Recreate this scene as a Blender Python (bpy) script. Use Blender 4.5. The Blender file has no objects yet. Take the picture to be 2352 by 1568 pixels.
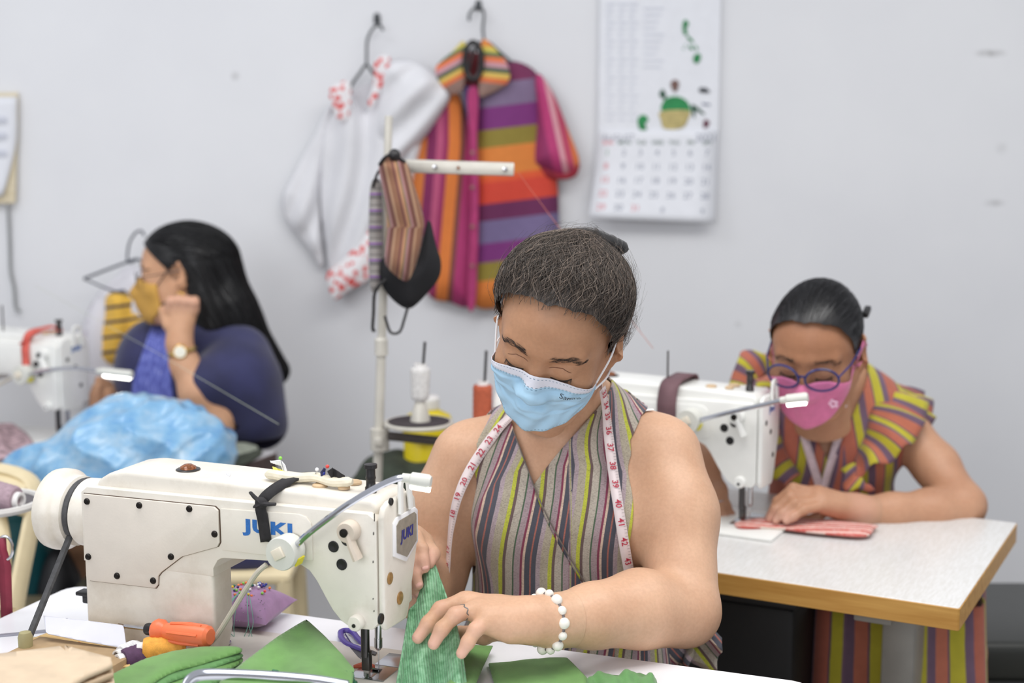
import bpy, bmesh, math, random
import numpy as np
from mathutils import Vector, Matrix
random.seed(7)
RNG = np.random.default_rng(7)
scene = bpy.context.scene
COL = scene.collection

# ------------------------------------------------------------------ camera
F_PX = 3267.0                      # 50 mm lens on a 36 mm sensor, 2352 px wide
PITCH = math.radians(8.13)
CAM_Z = 1.46
cd = bpy.data.cameras.new('camera')
cd.lens = 50.0; cd.sensor_width = 36.0; cd.clip_start = 0.05; cd.clip_end = 50
cd.dof.use_dof = True; cd.dof.focus_distance = 1.90; cd.dof.aperture_fstop = 2.8
cam = bpy.data.objects.new('camera', cd); COL.objects.link(cam)
cam.location = (0, 0, CAM_Z); cam.rotation_euler = (math.pi/2 - PITCH, 0, 0)
scene.camera = cam

# ------------------------------------------------------------------ world, lights, exposure
w = bpy.data.worlds.new('world'); scene.world = w; w.use_nodes = True
bg = w.node_tree.nodes['Background']
bg.inputs[0].default_value = (0.93, 0.95, 1.0, 1); bg.inputs[1].default_value = 0.62
def area(name, loc, rot, sx, sy, power, col=(1, 1, 1)):
    l = bpy.data.lights.new(name, 'AREA'); l.shape = 'RECTANGLE'; l.size = sx; l.size_y = sy
    l.energy = power; l.color = col
    o = bpy.data.objects.new(name, l); COL.objects.link(o); o.location = loc; o.rotation_euler = rot
    return o
area('assumed_ceiling_light', (0.5, 1.6, 2.75), (0, 0, 0.3), 2.4, 1.0, 42, (1.0, 0.985, 0.96))  # unseen ceiling fixture, assumed from shadows that fall from above
area('assumed_ceiling_light', (-1.4, 2.3, 2.75), (0, 0, 0.3), 1.2, 0.6, 14, (0.97, 0.98, 1.0))  # smaller ceiling source at the left, unseen and likewise assumed
area('assumed_window_fill', (-1.6, -1.6, 2.1), (math.radians(68), 0, math.radians(-24)), 2.6, 1.6, 52, (0.95, 0.97, 1.0))  # unseen area light added behind the camera, standing for an assumed window
scene.view_settings.view_transform = 'Standard'; scene.view_settings.look = 'None'
scene.view_settings.gamma = 1.0; scene.view_settings.use_curve_mapping = False
scene.view_settings.exposure = 0.0

# ------------------------------------------------------------------ helpers: photograph -> place
CAM = np.array([0, 0, CAM_Z]); FWD = np.array([0, math.cos(PITCH), -math.sin(PITCH)])
UPV = np.array([0, math.sin(PITCH), math.cos(PITCH)]); RTV = np.array([1.0, 0, 0])
def ray(x, y): return FWD + (x-1176)/F_PX*RTV + (784-y)/F_PX*UPV
def P(x, y, Y): r = ray(x, y); return CAM + r*(Y/r[1])
def PZ(x, y, z): r = ray(x, y); return CAM + r*((z-CAM_Z)/r[2])
def V(*a): return np.array(a, float)
def unit(v): v = np.asarray(v, float); return v/(np.linalg.norm(v)+1e-12)

# ------------------------------------------------------------------ materials
def lin(c):
    c = [x/255.0 for x in c]
    return tuple((x/12.92 if x <= 0.04045 else ((x+0.055)/1.055)**2.4) for x in c) + (1.0,)
MATS = {}
class NT:
    def __init__(s, name):
        s.m = bpy.data.materials.new(name); s.m.use_nodes = True
        s.t = s.m.node_tree; s.n = s.t.nodes; s.l = s.t.links
        s.b = s.n['Principled BSDF']
    def node(s, t, **kw):
        n = s.n.new(t)
        for k, v in kw.items(): setattr(n, k, v)
        return n
    def link(s, a, b): s.l.new(a, b)
    def math(s, op, a, b=None, c=None):
        n = s.node('ShaderNodeMath', operation=op)
        for i, x in enumerate((a, b, c)):
            if x is None: continue
            if isinstance(x, (int, float)): n.inputs[i].default_value = x
            else: s.link(x, n.inputs[i])
        return n.outputs[0]
    def mix(s, f, a, b, mode='MIX'):
        n = s.node('ShaderNodeMix', data_type='RGBA', blend_type=mode)
        for i, x in ((0, f), (6, a), (7, b)):
            if isinstance(x, (int, float)): n.inputs[i].default_value = x
            elif isinstance(x, tuple): n.inputs[i].default_value = x
            else: s.link(x, n.inputs[i])
        return n.outputs[2]
    def noise(s, scale, detail=3, vec=None, rough=0.55):
        n = s.node('ShaderNodeTexNoise'); n.inputs['Scale'].default_value = scale
        n.inputs['Detail'].default_value = detail; n.inputs['Roughness'].default_value = rough
        s.link(vec if vec is not None else s.coord(), n.inputs['Vector']); return n.outputs[0]
    def coord(s, which='Object'):
        if not hasattr(s, 'tc'): s.tc = s.node('ShaderNodeTexCoord')
        return s.tc.outputs[which]
    def scaled(s, v, vec=None):
        n = s.node('ShaderNodeMapping'); n.inputs['Scale'].default_value = v
        s.link(vec if vec is not None else s.coord(), n.inputs[0]); return n.outputs[0]
    def attr(s, name): return s.node('ShaderNodeAttribute', attribute_name=name).outputs['Fac']
    def bump(s, h, strength=0.2, dist=0.002):
        n = s.node('ShaderNodeBump'); n.inputs['Strength'].default_value = strength
        n.inputs['Distance'].default_value = dist; s.link(h, n.inputs['Height'])
        if s.b.inputs['Normal'].is_linked: s.link(s.b.inputs['Normal'].links[0].from_socket, n.inputs['Normal'])
        s.link(n.outputs[0], s.b.inputs['Normal'])
    def ramp(s, fac, stops, interp='LINEAR'):
        n = s.node('ShaderNodeValToRGB'); r = n.color_ramp; r.interpolation = interp
        while len(r.elements) > 1: r.elements.remove(r.elements[0])
        r.elements[0].position = stops[0][0]; r.elements[0].color = stops[0][1]
        for p, c in stops[1:]: r.elements.new(p).color = c
        s.link(fac, n.inputs[0]); return n.outputs[0]
    def color(s, x):
        if isinstance(x, tuple): s.b.inputs['Base Color'].default_value = x
        else: s.link(x, s.b.inputs['Base Color'])
def mat(name, col, rough=0.5, metal=0.0, var=0.06, vscale=30, bump=0.0, bscale=300, spec=0.5, sss=0.0, coat=0.0,
        trans=0.0, alpha=1.0, emit=0.0, sheen=0.0, grime=None, gscale=6, bdist=0.001):
    if name in MATS: return MATS[name]
    s = NT(name); c = lin(col)
    if var > 0:
        n = s.noise(vscale, 4)
        dark = tuple(x*(1-var*2.2) for x in c[:3])+(1,); lite = tuple(min(1, x*(1+var)) for x in c[:3])+(1,)
        out = s.ramp(n, [(0.3, dark), (0.7, lite)])
        if grime:
            g = s.ramp(s.noise(gscale, 6, rough=0.7), [(0.5, (0, 0, 0, 1)), (0.72, (1, 1, 1, 1))])
            out = s.mix(s.math('MULTIPLY', g, grime[1]), out, lin(grime[0]))
        s.color(out)
    else: s.color(c)
    b = s.b.inputs
    b['Roughness'].default_value = rough; b['Metallic'].default_value = metal
    b['Specular IOR Level'].default_value = spec; b['Coat Weight'].default_value = coat
    b['Transmission Weight'].default_value = trans; b['Alpha'].default_value = alpha
    b['Sheen Weight'].default_value = sheen
    if sss > 0:
        b['Subsurface Weight'].default_value = sss; b['Subsurface Radius'].default_value = (1, 0.35, 0.2)
        b['Subsurface Scale'].default_value = 0.004
    if emit > 0:
        b['Emission Color'].default_value = c; b['Emission Strength'].default_value = emit
    if bump > 0: s.bump(s.noise(bscale, 3), bump, bdist)
    MATS[name] = s.m; return s.m
def stripes(name, coord, period, bands, rough=0.85, weave=900, cross=0.0, crosscol=(60, 55, 50), wob=0.0, ucoord=None):
    """woven cloth: bands = [(width, colour)...] repeated every `period` metres along the float attribute `coord`"""
    if name in MATS: return MATS[name]
    s = NT(name); a = s.attr(coord)
    if wob: a = s.math('ADD', a, s.math('MULTIPLY', s.math('SUBTRACT', s.noise(9, 2), 0.5), wob))
    f = s.math('FRACT', s.math('DIVIDE', a, period))
    tot = sum(b[0] for b in bands); stops = []; p = 0.0
    for wd, c in bands: stops.append((p/tot, lin(c))); p += wd
    col = s.ramp(f, stops, 'CONSTANT')
    n = s.noise(1, 3, s.scaled((weave*0.25, weave*0.25, weave)))
    if cross:
        t = s.ramp(n, [(0.48, (0, 0, 0, 1)), (0.62, (1, 1, 1, 1))])
        col = s.mix(s.math('MULTIPLY', t, cross), col, lin(crosscol))
    s.color(s.mix(0.25, col, s.ramp(s.noise(60, 3), [(0.3, (0.55, 0.55, 0.55, 1)), (0.7, (1, 1, 1, 1))]), 'MULTIPLY'))
    s.b.inputs['Roughness'].default_value = rough; s.b.inputs['Sheen Weight'].default_value = 0.15
    s.bump(n, 0.25, 0.0006); MATS[name] = s.m; return s.m

# ------------------------------------------------------------------ objects and tags
def link(o, parent=None):
    COL.objects.link(o)
    if parent is not None: o.parent = parent
    return o
def tag(o, label=None, cat=None, group=None, kind=None):
    if label: o['label'] = label
    if cat: o['category'] = cat
    if group: o['group'] = group
    if kind: o['kind'] = kind
    return o
def empty(name, loc, label=None, cat=None, rz=0.0, group=None):
    o = bpy.data.objects.new(name, None); o.empty_display_size = 0.05; COL.objects.link(o)
    o.location = tuple(loc); o.rotation_euler = (0, 0, rz); return tag(o, label, cat, group)
def local(o, pts):
    """world points -> the object's own coordinates (translation and z-rotation only)"""
    p = np.asarray(pts, float) - np.array(o.location); a = -o.rotation_euler[2]
    c, s = math.cos(a), math.sin(a)
    return np.stack([p[..., 0]*c - p[..., 1]*s, p[..., 0]*s + p[..., 1]*c, p[..., 2]], -1)
class MB:
    """collects shapes for ONE mesh object"""
    def __init__(s): s.v = []; s.f = []; s.at = {}
    def add(s, v, f):
        k = len(s.v); s.v.extend([tuple(map(float, x)) for x in v]); s.f.extend([tuple(int(i)+k for i in q) for q in f]); return s
    def box(s, c, d, R=None, bev=0.0):
        bm = bmesh.new(); bmesh.ops.create_cube(bm, size=1.0)
        bmesh.ops.scale(bm, vec=d, verts=bm.verts)
        if bev: bmesh.ops.bevel(bm, geom=bm.edges[:], offset=bev, segments=2, profile=0.5, affect='EDGES')
        v = np.array([x.co[:] for x in bm.verts]); bm.verts.index_update()
        f = [[q.index for q in x.verts] for x in bm.faces]; bm.free()
        if R is not None: v = v @ np.asarray(R, float).T
        return s.add(v+np.asarray(c, float), f)
    def prism(s, pts, n0, n1, o=(0, 0, 0), a=(1, 0, 0), b=(0, 0, 1), n=(0, 1, 0), bev=0.0, seg=2):
        """polygon (a,b coordinates) extruded from n0 to n1 along n"""
        o, a, b, n = [np.asarray(x, float) for x in (o, a, b, n)]
        bm = bmesh.new(); vs = [bm.verts.new(tuple(o+a*p+b*q+n*n0)) for p, q in pts]
        fc = bm.faces.new(vs); r = bmesh.ops.extrude_face_region(bm, geom=[fc])
        bmesh.ops.translate(bm, vec=tuple(n*(n1-n0)), verts=[x for x in r['geom'] if isinstance(x, bmesh.types.BMVert)])
        bmesh.ops.recalc_face_normals(bm, faces=bm.faces)
        if bev: bmesh.ops.bevel(bm, geom=bm.edges[:], offset=bev, segments=seg, profile=0.5, affect='EDGES', clamp_overlap=True)
        bm.verts.index_update(); v = [x.co[:] for x in bm.verts]; f = [[q.index for q in x.verts] for x in bm.faces]; bm.free()
        return s.add(v, f)
    def tube(s, pts, r, seg=10, cap=True, flat=None):
        pts = np.asarray(pts, float); n = len(pts); r = np.broadcast_to(np.asarray(r, float), (n,))
        t = np.gradient(pts, axis=0); t /= np.linalg.norm(t, axis=1)[:, None]+1e-12
        ref = np.array([0, 0, 1.0]) if abs(t[0, 2]) < 0.9 else np.array([1.0, 0, 0])
        v = []; f = []; u = unit(np.cross(ref, t[0]))
        for i in range(n):
            u = unit(u - t[i]*np.dot(u, t[i])); wv = np.cross(t[i], u)
            for k in range(seg):
                a = 2*math.pi*k/seg; v.append(pts[i]+r[i]*(u*math.cos(a)+wv*math.sin(a)*(flat or 1.0)))
        for i in range(n-1):
            for k in range(seg):
                a, b = i*seg+k, i*seg+(k+1) % seg; f.append((a, b, b+seg, a+seg))
        if cap: f.append(tuple(range(seg-1, -1, -1))); f.append(tuple(range((n-1)*seg, n*seg)))
        return s.add(v, f)
    def lathe(s, prof, o=(0, 0, 0), ax=(0, 0, 1), seg=24):
        """prof = [(radius, height)...] about axis ax through o"""
        o = np.asarray(o, float); ax = unit(ax); ref = np.array([1.0, 0, 0]) if abs(ax[0]) < 0.9 else np.array([0, 1.0, 0])
        u = unit(np.cross(ax, ref)); wv = np.cross(ax, u); v = []; f = []; n = len(prof)
        for r, h in prof:
            for k in range(seg):
                a = 2*math.pi*k/seg; v.append(o+ax*h+r*(u*math.cos(a)+wv*math.sin(a)))
        for i in range(n-1):
            for k in range(seg):
                a, b = i*seg+k, i*seg+(k+1) % seg; f.append((a, b, b+seg, a+seg))
        if prof[0][0] > 1e-6: f.append(tuple(range(seg-1, -1, -1)))
        if prof[-1][0] > 1e-6: f.append(tuple(range((n-1)*seg, n*seg)))
        return s.add(v, f)
    def sphere(s, c, r, seg=12, rings=8):
        pr = [(max(1e-7, math.sin(math.pi*i/rings)), -math.cos(math.pi*i/rings)) for i in range(rings+1)]
        r = np.broadcast_to(np.asarray(r, float), (3,)); k = len(s.v)
        s.lathe(pr, (0, 0, 0), (0, 0, 1), seg)
        for i in range(k, len(s.v)): s.v[i] = tuple(np.array(s.v[i])*r+np.asarray(c, float))
        return s
    def grid(s, pts, closed_u=False):
        pts = np.asarray(pts, float); nu, nv = pts.shape[:2]; f = []
        for i in range(nu if closed_u else nu-1):
            for j in range(nv-1):
                a = i*nv+j; b = ((i+1) % nu)*nv+j; f.append((a, b, b+1, a+1))
        return s.add(pts.reshape(-1, 3), f)
    def ribbon(s, pts, wid, width, thick=0.0):
        """flat strip along pts, wid = direction(s) across"""
        pts = np.asarray(pts, float); wd = np.broadcast_to(np.asarray(wid, float), pts.shape)
        return s.grid(np.stack([pts-wd*width/2, pts+wd*width/2], 1))
    def build(s, name, m, parent=None, smooth=True, attrs=None, thick=0.0, sub=0, auto=35, off=-1.0, uvw=None):
        me = bpy.data.meshes.new(name); me.from_pydata(s.v, [], s.f); me.update()
        for mm in (m if isinstance(m, (list, tuple)) else [m]):
            if mm is not None: me.materials.append(mm)
        at = dict(s.at); at.update(attrs or {})
        for k, arr in at.items():
            a = me.attributes.new(k, 'FLOAT', 'POINT'); a.data.foreach_set('value', np.asarray(arr, np.float32))
        bm = bmesh.new(); bm.from_mesh(me); bmesh.ops.recalc_face_normals(bm, faces=bm.faces); bm.to_mesh(me); bm.free()
        if smooth:
            me.polygons.foreach_set('use_smooth', [True]*len(me.polygons))
            if auto is not None and auto < 180: me.set_sharp_from_angle(angle=math.radians(auto))
        o = link(bpy.data.objects.new(name, me), parent)
        if thick:
            md = o.modifiers.new('Solidify', 'SOLIDIFY'); md.thickness = thick; md.offset = off
        if sub:
            md = o.modifiers.new('Subdivision', 'SUBSURF'); md.levels = sub; md.render_levels = sub
        return o
def raw(name, verts, faces, m, parent=None, attrs=None, auto=None, mids=None, thick=0.0):
    me = bpy.data.meshes.new(name)
    verts = np.asarray(verts, np.float32); faces = np.asarray(faces, np.int32); nf, k = faces.shape
    me.vertices.add(len(verts)); me.vertices.foreach_set('co', verts.ravel())
    me.loops.add(nf*k); me.loops.foreach_set('vertex_index', faces.ravel())
    me.polygons.add(nf); me.polygons.foreach_set('loop_start', np.arange(nf, dtype=np.int32)*k)
    me.polygons.foreach_set('loop_total', np.full(nf, k, np.int32))
    me.update(calc_edges=True); me.validate()
    me.polygons.foreach_set('use_smooth', [True]*len(me.polygons))
    for mm in (m if isinstance(m, (list, tuple)) else [m]): me.materials.append(mm)
    if mids is not None: me.polygons.foreach_set('material_index', np.asarray(mids, np.int32))
    for kk, arr in (attrs or {}).items():
        a = me.attributes.new(kk, 'FLOAT', 'POINT'); a.data.foreach_set('value', np.asarray(arr, np.float32))
    if auto: me.set_sharp_from_angle(angle=math.radians(auto))
    o = link(bpy.data.objects.new(name, me), parent)
    if thick:
        md = o.modifiers.new('Solidify', 'SOLIDIFY'); md.thickness = thick; md.offset = 0
    return o
def text_mesh(txt, size, bold=0.0, extrude=0.0, align='CENTER', shear=0.0, spacing=1.0):
    """lettering as plain (x, y) mesh data"""
    c = bpy.data.curves.new('lettering', 'FONT'); c.body = txt; c.size = size; c.offset = bold; c.align_x = align
    c.align_y = 'CENTER'; c.extrude = extrude; c.shear = shear; c.space_character = spacing; c.resolution_u = 3
    o = bpy.data.objects.new('lettering', c); COL.objects.link(o)
    me = bpy.data.meshes.new_from_object(o.evaluated_get(bpy.context.evaluated_depsgraph_get()))
    v = np.array([x.co[:] for x in me.vertices]); f = [list(p.vertices) for p in me.polygons]
    bpy.data.objects.remove(o); bpy.data.curves.remove(c); bpy.data.meshes.remove(me)
    return v, f
def lettering(name, txt, size, o, a, b, m, parent, n=None, lift=0.0006, xs=1.0, **kw):
    """flat lettering at point o with reading direction a and up direction b"""
    v, f = text_mesh(txt, size, **kw); v = v*V(xs, 1, 1); a = unit(a); b = unit(b); nn = np.cross(a, b)
    mb = MB().add(np.asarray(o)+v[:, :1]*a+v[:, 1:2]*b+nn*lift, f)
    return mb.build(name, m, parent, smooth=False)
def spline(pts, n=24):
    """Catmull-Rom through pts"""
    p = np.asarray(pts, float); p = np.vstack([2*p[0]-p[1], p, 2*p[-1]-p[-2]]); out = []
    m = len(p)-3
    for i in range(n):
        t = i/(n-1)*m; k = min(int(t), m-1); t -= k; a, b, c, d = p[k:k+4]
        out.append(0.5*((2*b)+(-a+c)*t+(2*a-5*b+4*c-d)*t*t+(-a+3*b-3*c+d)*t**3))
    return np.array(out)

# ------------------------------------------------------------------ implicit surfaces (bodies, cloth, soft things)
class Fld:
    def __init__(s, lo, hi, h):
        s.lo = np.asarray(lo, float); s.h = h; s.n = np.ceil((np.asarray(hi)-s.lo)/h).astype(int)+1
        s.v = np.full(s.n, 0.5, np.float32)
    def axes(s, sl): return [(s.lo[i]+s.h*np.arange(sl[i].start, sl[i].stop, dtype=np.float32)).astype(np.float32) for i in range(3)]
    def sl(s, lo, hi):
        a = np.clip(np.floor((np.asarray(lo)-s.lo)/s.h).astype(int), 0, s.n); b = np.clip(np.ceil((np.asarray(hi)-s.lo)/s.h).astype(int)+1, 0, s.n)
        return tuple(slice(int(i), int(j)) for i, j in zip(a, b))
    def op(s, prim, k=0.01, sub=False, pad=0.035):
        fn, lo, hi = prim; sl = s.sl(np.asarray(lo)-pad-k, np.asarray(hi)+pad+k)
        if any(q.stop <= q.start for q in sl): return s
        x, y, z = s.axes(sl); d = fn(x[:, None, None], y[None, :, None], z[None, None, :]).astype(np.float32); a = s.v[sl]
        if sub:
            d = -d; hh = np.maximum(k-np.abs(a-d), 0)/k; s.v[sl] = np.maximum(a, d)+hh*hh*k*0.25
        else:
            hh = np.maximum(k-np.abs(a-d), 0)/k; s.v[sl] = np.minimum(a, d)-hh*hh*k*0.25
        return s
    def sample(s, p):
        q = (np.asarray(p)-s.lo)/s.h; q = np.clip(q, 0, s.n-1.001); i = q.astype(int); f = q-i; r = 0
        for dx in (0, 1):
            for dy in (0, 1):
                for dz in (0, 1):
                    r = r+s.v[i[..., 0]+dx, i[..., 1]+dy, i[..., 2]+dz]*np.where(dx, f[..., 0], 1-f[..., 0])*np.where(dy, f[..., 1], 1-f[..., 1])*np.where(dz, f[..., 2], 1-f[..., 2])
        return r
    def grad(s, p, e=None):
        e = e or s.h; g = np.stack([s.sample(p+np.eye(3)[i]*e)-s.sample(p-np.eye(3)[i]*e) for i in range(3)], -1)
        return g/(np.linalg.norm(g, axis=-1, keepdims=True)+1e-9)
    def project(s, p, level=0.0, it=6):
        p = np.array(p, float)
        for _ in range(it): p = p-s.grad(p)*(s.sample(p)-level)[..., None]
        return p
    def cast(s, x, y, level=0.0, y0=1.5, y1=3.8):
        """first point of the surface along the view ray of a photograph pixel"""
        Y = np.arange(y0, y1, .002); r = ray(x, y); p = CAM+r*(Y/r[1])[:, None]
        ins = np.all((p > s.lo) & (p < s.lo+s.h*(s.n-1)), axis=1); d = np.where(ins, s.sample(p), .5)-level; k = np.argmax(d < 0)
        return p[k] if d[k] < 0 else s.project(p[np.argmin(d)], level, 10)
    def mesh(s, level=0.0):
        v = s.v-level; sg = v < 0; n = s.n
        c = np.zeros(n-1, np.int8)
        for dx in (0, 1):
            for dy in (0, 1):
                for dz in (0, 1): c += sg[dx:n[0]-1+dx, dy:n[1]-1+dy, dz:n[2]-1+dz]
        act = (c > 0) & (c < 8); ii = np.argwhere(act); idx = np.full(act.shape, -1, np.int32); idx[act] = np.arange(len(ii))
        cor = np.array([(a, b, d) for a in (0, 1) for b in (0, 1) for d in (0, 1)])
        val = np.stack([v[ii[:, 0]+a, ii[:, 1]+b, ii[:, 2]+d] for a, b, d in cor], 1)
        pos = np.zeros((len(ii), 3)); cnt = np.zeros(len(ii))
        for a in range(8):
            for b in range(a+1, 8):
                if np.abs(cor[a]-cor[b]).sum() != 1: continue
                m = (val[:, a] < 0) != (val[:, b] < 0); t = val[:, a]/np.where(m, val[:, a]-val[:, b], 1)
                pos += np.where(m[:, None], cor[a]+(cor[b]-cor[a])*t[:, None], 0); cnt += m
        verts = s.lo+s.h*(ii+pos/cnt[:, None]); quads = []
        for ax in range(3):
            o1, o2 = [(1, 2), (2, 0), (0, 1)][ax]
            A = [slice(None)]*3; A[ax] = slice(0, n[ax]-1); B = [slice(None)]*3; B[ax] = slice(1, n[ax])
            d = sg[tuple(A)] != sg[tuple(B)]
            e = np.argwhere(d); ok = (e[:, o1] > 0) & (e[:, o2] > 0) & (e[:, o1] < n[o1]-1) & (e[:, o2] < n[o2]-1); e = e[ok]
            q = []
            for s1, s2 in ((1, 1), (0, 1), (0, 0), (1, 0)):
                k = e.copy(); k[:, o1] -= s1; k[:, o2] -= s2; q.append(idx[k[:, 0], k[:, 1], k[:, 2]])
            q = np.stack(q, 1); flip = ~sg[e[:, 0], e[:, 1], e[:, 2]]; q[flip] = q[flip][:, ::-1]; quads.append(q)
        return verts, np.concatenate(quads)
def rc(a, b, ra, rb=None):
    a = np.asarray(a, float); b = np.asarray(b, float); rb = ra if rb is None else rb; d = b-a; L = d@d+1e-12; R = max(ra, rb)
    def fn(x, y, z):
        px, py, pz = x-a[0], y-a[1], z-a[2]
        t = np.clip((px*d[0]+py*d[1]+pz*d[2])/L, 0, 1)
        return np.sqrt((px-t*d[0])**2+(py-t*d[1])**2+(pz-t*d[2])**2)-(ra+(rb-ra)*t)
    return fn, np.minimum(a, b)-R, np.maximum(a, b)+R
def el(c, r, R=None):
    c = np.asarray(c, float); r = np.broadcast_to(np.asarray(r, float), (3,)); R = np.eye(3) if R is None else np.asarray(R, float)
    def fn(x, y, z):
        p = (x-c[0], y-c[1], z-c[2]); q = [R[0, i]*p[0]+R[1, i]*p[1]+R[2, i]*p[2] for i in range(3)]
        k0 = np.sqrt(sum((q[i]/r[i])**2 for i in range(3))); k1 = np.sqrt(sum((q[i]/r[i]**2)**2 for i in range(3)))+1e-9
        return k0*(k0-1.0)/k1
    e = np.sqrt(((R*r)**2).sum(1)); return fn, c-e, c+e
def chain(fl, pts, k=0.012):
    for (a, ra), (b, rb) in zip(pts[:-1], pts[1:]): fl.op(rc(a, b, ra, rb), k)
def clip(verts, faces, g, attrs=None):
    """keep the part of a mesh where g(vertex) > 0, cutting faces cleanly; returns triangles"""
    verts = np.asarray(verts); tri = []
    for f in (np.asarray(faces) if not isinstance(faces, list) else faces):
        if len(f) == 3: tri.append(tuple(f))
        else: tri.append((f[0], f[1], f[2])); tri.append((f[0], f[2], f[3]))
    tri = np.array(tri); s = np.asarray(g); ins = s > 0; cnt = ins[tri].sum(1)
    full = tri[cnt == 3].tolist(); nv = verts.tolist(); cache = {}
    def cut(a, b):
        key = (a, b) if a < b else (b, a)
        if key not in cache:
            t = s[a]/(s[a]-s[b]); cache[key] = len(nv); nv.append((verts[a]+(verts[b]-verts[a])*t).tolist())
        return cache[key]
    for t in tri[(cnt == 1) | (cnt == 2)]:
        t = t.tolist(); k = [bool(ins[i]) for i in t]; c = sum(k)
        i = k.index(True) if c == 1 else k.index(False); a, b, d = t[i], t[(i+1) % 3], t[(i+2) % 3]
        ab, ad = cut(a, b), cut(a, d)
        if c == 1: full.append([a, ab, ad])
        else: full.append([ab, b, d]); full.append([ab, d, ad])
    full = np.array(full); nv = np.array(nv); used = np.unique(full); mp = np.full(len(nv), -1); mp[used] = np.arange(len(used))
    return nv[used], mp[full]
def euler(p, y, r):
    cx, sx = math.cos(p), math.sin(p); Rx = np.array([[1, 0, 0], [0, cx, -sx], [0, sx, cx]])
    cr, sr = math.cos(r), math.sin(r); Ry = np.array([[cr, 0, sr], [0, 1, 0], [-sr, 0, cr]])
    cz, sz = math.cos(y), math.sin(y); Rz = np.array([[cz, -sz, 0], [sz, cz, 0], [0, 0, 1]])
    return Rz @ Rx @ Ry

# ================================================================== SETTING
def wall_mat():
    s = NT('wall_paint'); c = s.coord('Object')
    base = s.ramp(s.noise(1.3, 4, c), [(0.35, lin((226, 227, 231))), (0.65, lin((234, 235, 238)))])
    def spot(p, sx, sz, amt, base):
        n = s.node('ShaderNodeMapping'); n.inputs['Location'].default_value = (-p[0]/sx, 0, -p[2]/sz); n.inputs['Scale'].default_value = (1/sx, 0.0, 1/sz)
        s.link(c, n.inputs[0]); g = s.node('ShaderNodeTexGradient', gradient_type='SPHERICAL'); s.link(n.outputs[0], g.inputs[0])
        f = s.math('MULTIPLY', s.math('MULTIPLY', g.outputs['Fac'], s.noise(60, 4, c)), amt)
        return s.mix(f, base, lin((120, 118, 115)))
    for (x, y, sx, sz, a) in ((2275, 122, .05, .012, 1.2), (2285, 466, .035, .012, .8), (540, 175, .015, .015, .8), (2300, 340, .02, .02, .4), (1695, 745, .012, .012, .5)):
        base = spot(P(x, y, 3.9), sx, sz, a, base)
    s.color(base); s.b.inputs['Roughness'].default_value = 0.6
    s.bump(s.noise(40, 5, c), 0.05, 0.002); return s.m
WALL_Y = 3.9
tag(MB().box((0, WALL_Y+0.06, 1.5), (9, 0.12, 3.0)).build('wall_back', wall_mat(), smooth=False), kind='structure',
    label='plain white painted wall behind everything')
fl = NT('floor_tile'); br = fl.node('ShaderNodeTexBrick'); br.offset = 0
br.inputs['Color1'].default_value = lin((120, 116, 110)); br.inputs['Color2'].default_value = lin((112, 108, 104)); br.inputs['Mortar'].default_value = lin((80, 78, 75))
br.inputs['Scale'].default_value = 1.0; br.inputs['Mortar Size'].default_value = 0.004; br.inputs['Brick Width'].default_value = 0.4; br.inputs['Row Height'].default_value = 0.4
fl.link(fl.coord(), br.inputs[0]); fl.color(br.outputs[0]); fl.b.inputs['Roughness'].default_value = 0.35
tag(MB().box((0, 1.4, -0.05), (9, 5.2, 0.1)).build('floor', fl.m, smooth=False), kind='structure', label='dull grey tiled floor under the tables')

TZ = 0.76
class Frame:
    """a sewing station: u runs along the table towards the handwheel, n across it towards the camera"""
    def __init__(s, o, phi):
        s.o = np.array(o, float); s.rz = math.pi-phi
        s.U = np.array([math.cos(s.rz), math.sin(s.rz), 0]); s.N = np.array([-s.U[1], s.U[0], 0])
    def w(s, u, n, z): return s.o+s.U*u+s.N*n+np.array([0, 0, z])
    def on_n(s, x, y, n):
        r = ray(x, y); t = (n-(CAM-s.o)@s.N)/(r@s.N); p = CAM+r*t-s.o; return np.array([p@s.U, n, p[2]])
    def on_u(s, x, y, u):
        r = ray(x, y); t = (u-(CAM-s.o)@s.U)/(r@s.U); p = CAM+r*t-s.o; return np.array([u, p@s.N, p[2]])
    def on_z(s, x, y, z):
        r = ray(x, y); t = (z+s.o[2]-CAM[2])/r[2]; p = CAM+r*t-s.o; return np.array([p@s.U, p@s.N, z])
FA = Frame((-0.181, 1.785, TZ), math.radians(20.7))      # near machine
FB = Frame(PZ(1714, 1207, TZ), math.radians(28))         # machine on the right
FC = Frame(PZ(150, 1014, TZ), math.radians(23))          # machine on the left

M_WHITETOP = mat('white_laminate', (240, 240, 244), 0.28, var=0.02, vscale=14, coat=0.2)
def lam():
    s = NT('grey_grained_laminate'); n = s.noise(1, 4, s.scaled((260, 40, 40)))
    s.color(s.ramp(n, [(0.35, lin((212, 211, 208))), (0.65, lin((222, 222, 221)))]))
    s.b.inputs['Roughness'].default_value = 0.24; s.bump(n, 0.12, 0.0006); return s.m
def wood(name, c1, c2, rough=0.45, sc=(6, 90, 90)):
    s = NT(name); n = s.noise(1, 5, s.scaled(sc)); s.color(s.ramp(n, [(0.3, lin(c1)), (0.7, lin(c2))]))
    s.b.inputs['Roughness'].default_value = rough; s.bump(n, 0.1, 0.0005); return s.m
M_LAM = lam(); M_OAK = wood('yellow_oak_edging', (178, 128, 58), (205, 158, 84))
M_DARKW = wood('dark_brown_edging', (52, 34, 30), (78, 52, 46)); M_GREYMET = mat('grey_painted_steel', (150, 147, 140), 0.42, 0.2, var=0.04)
M_BLACKMET = mat('black_painted_steel', (28, 28, 30), 0.45, var=0.05)
M_WARMGREY = mat('pale_grey_top', (196, 194, 196), 0.4, var=0.04)
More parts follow.
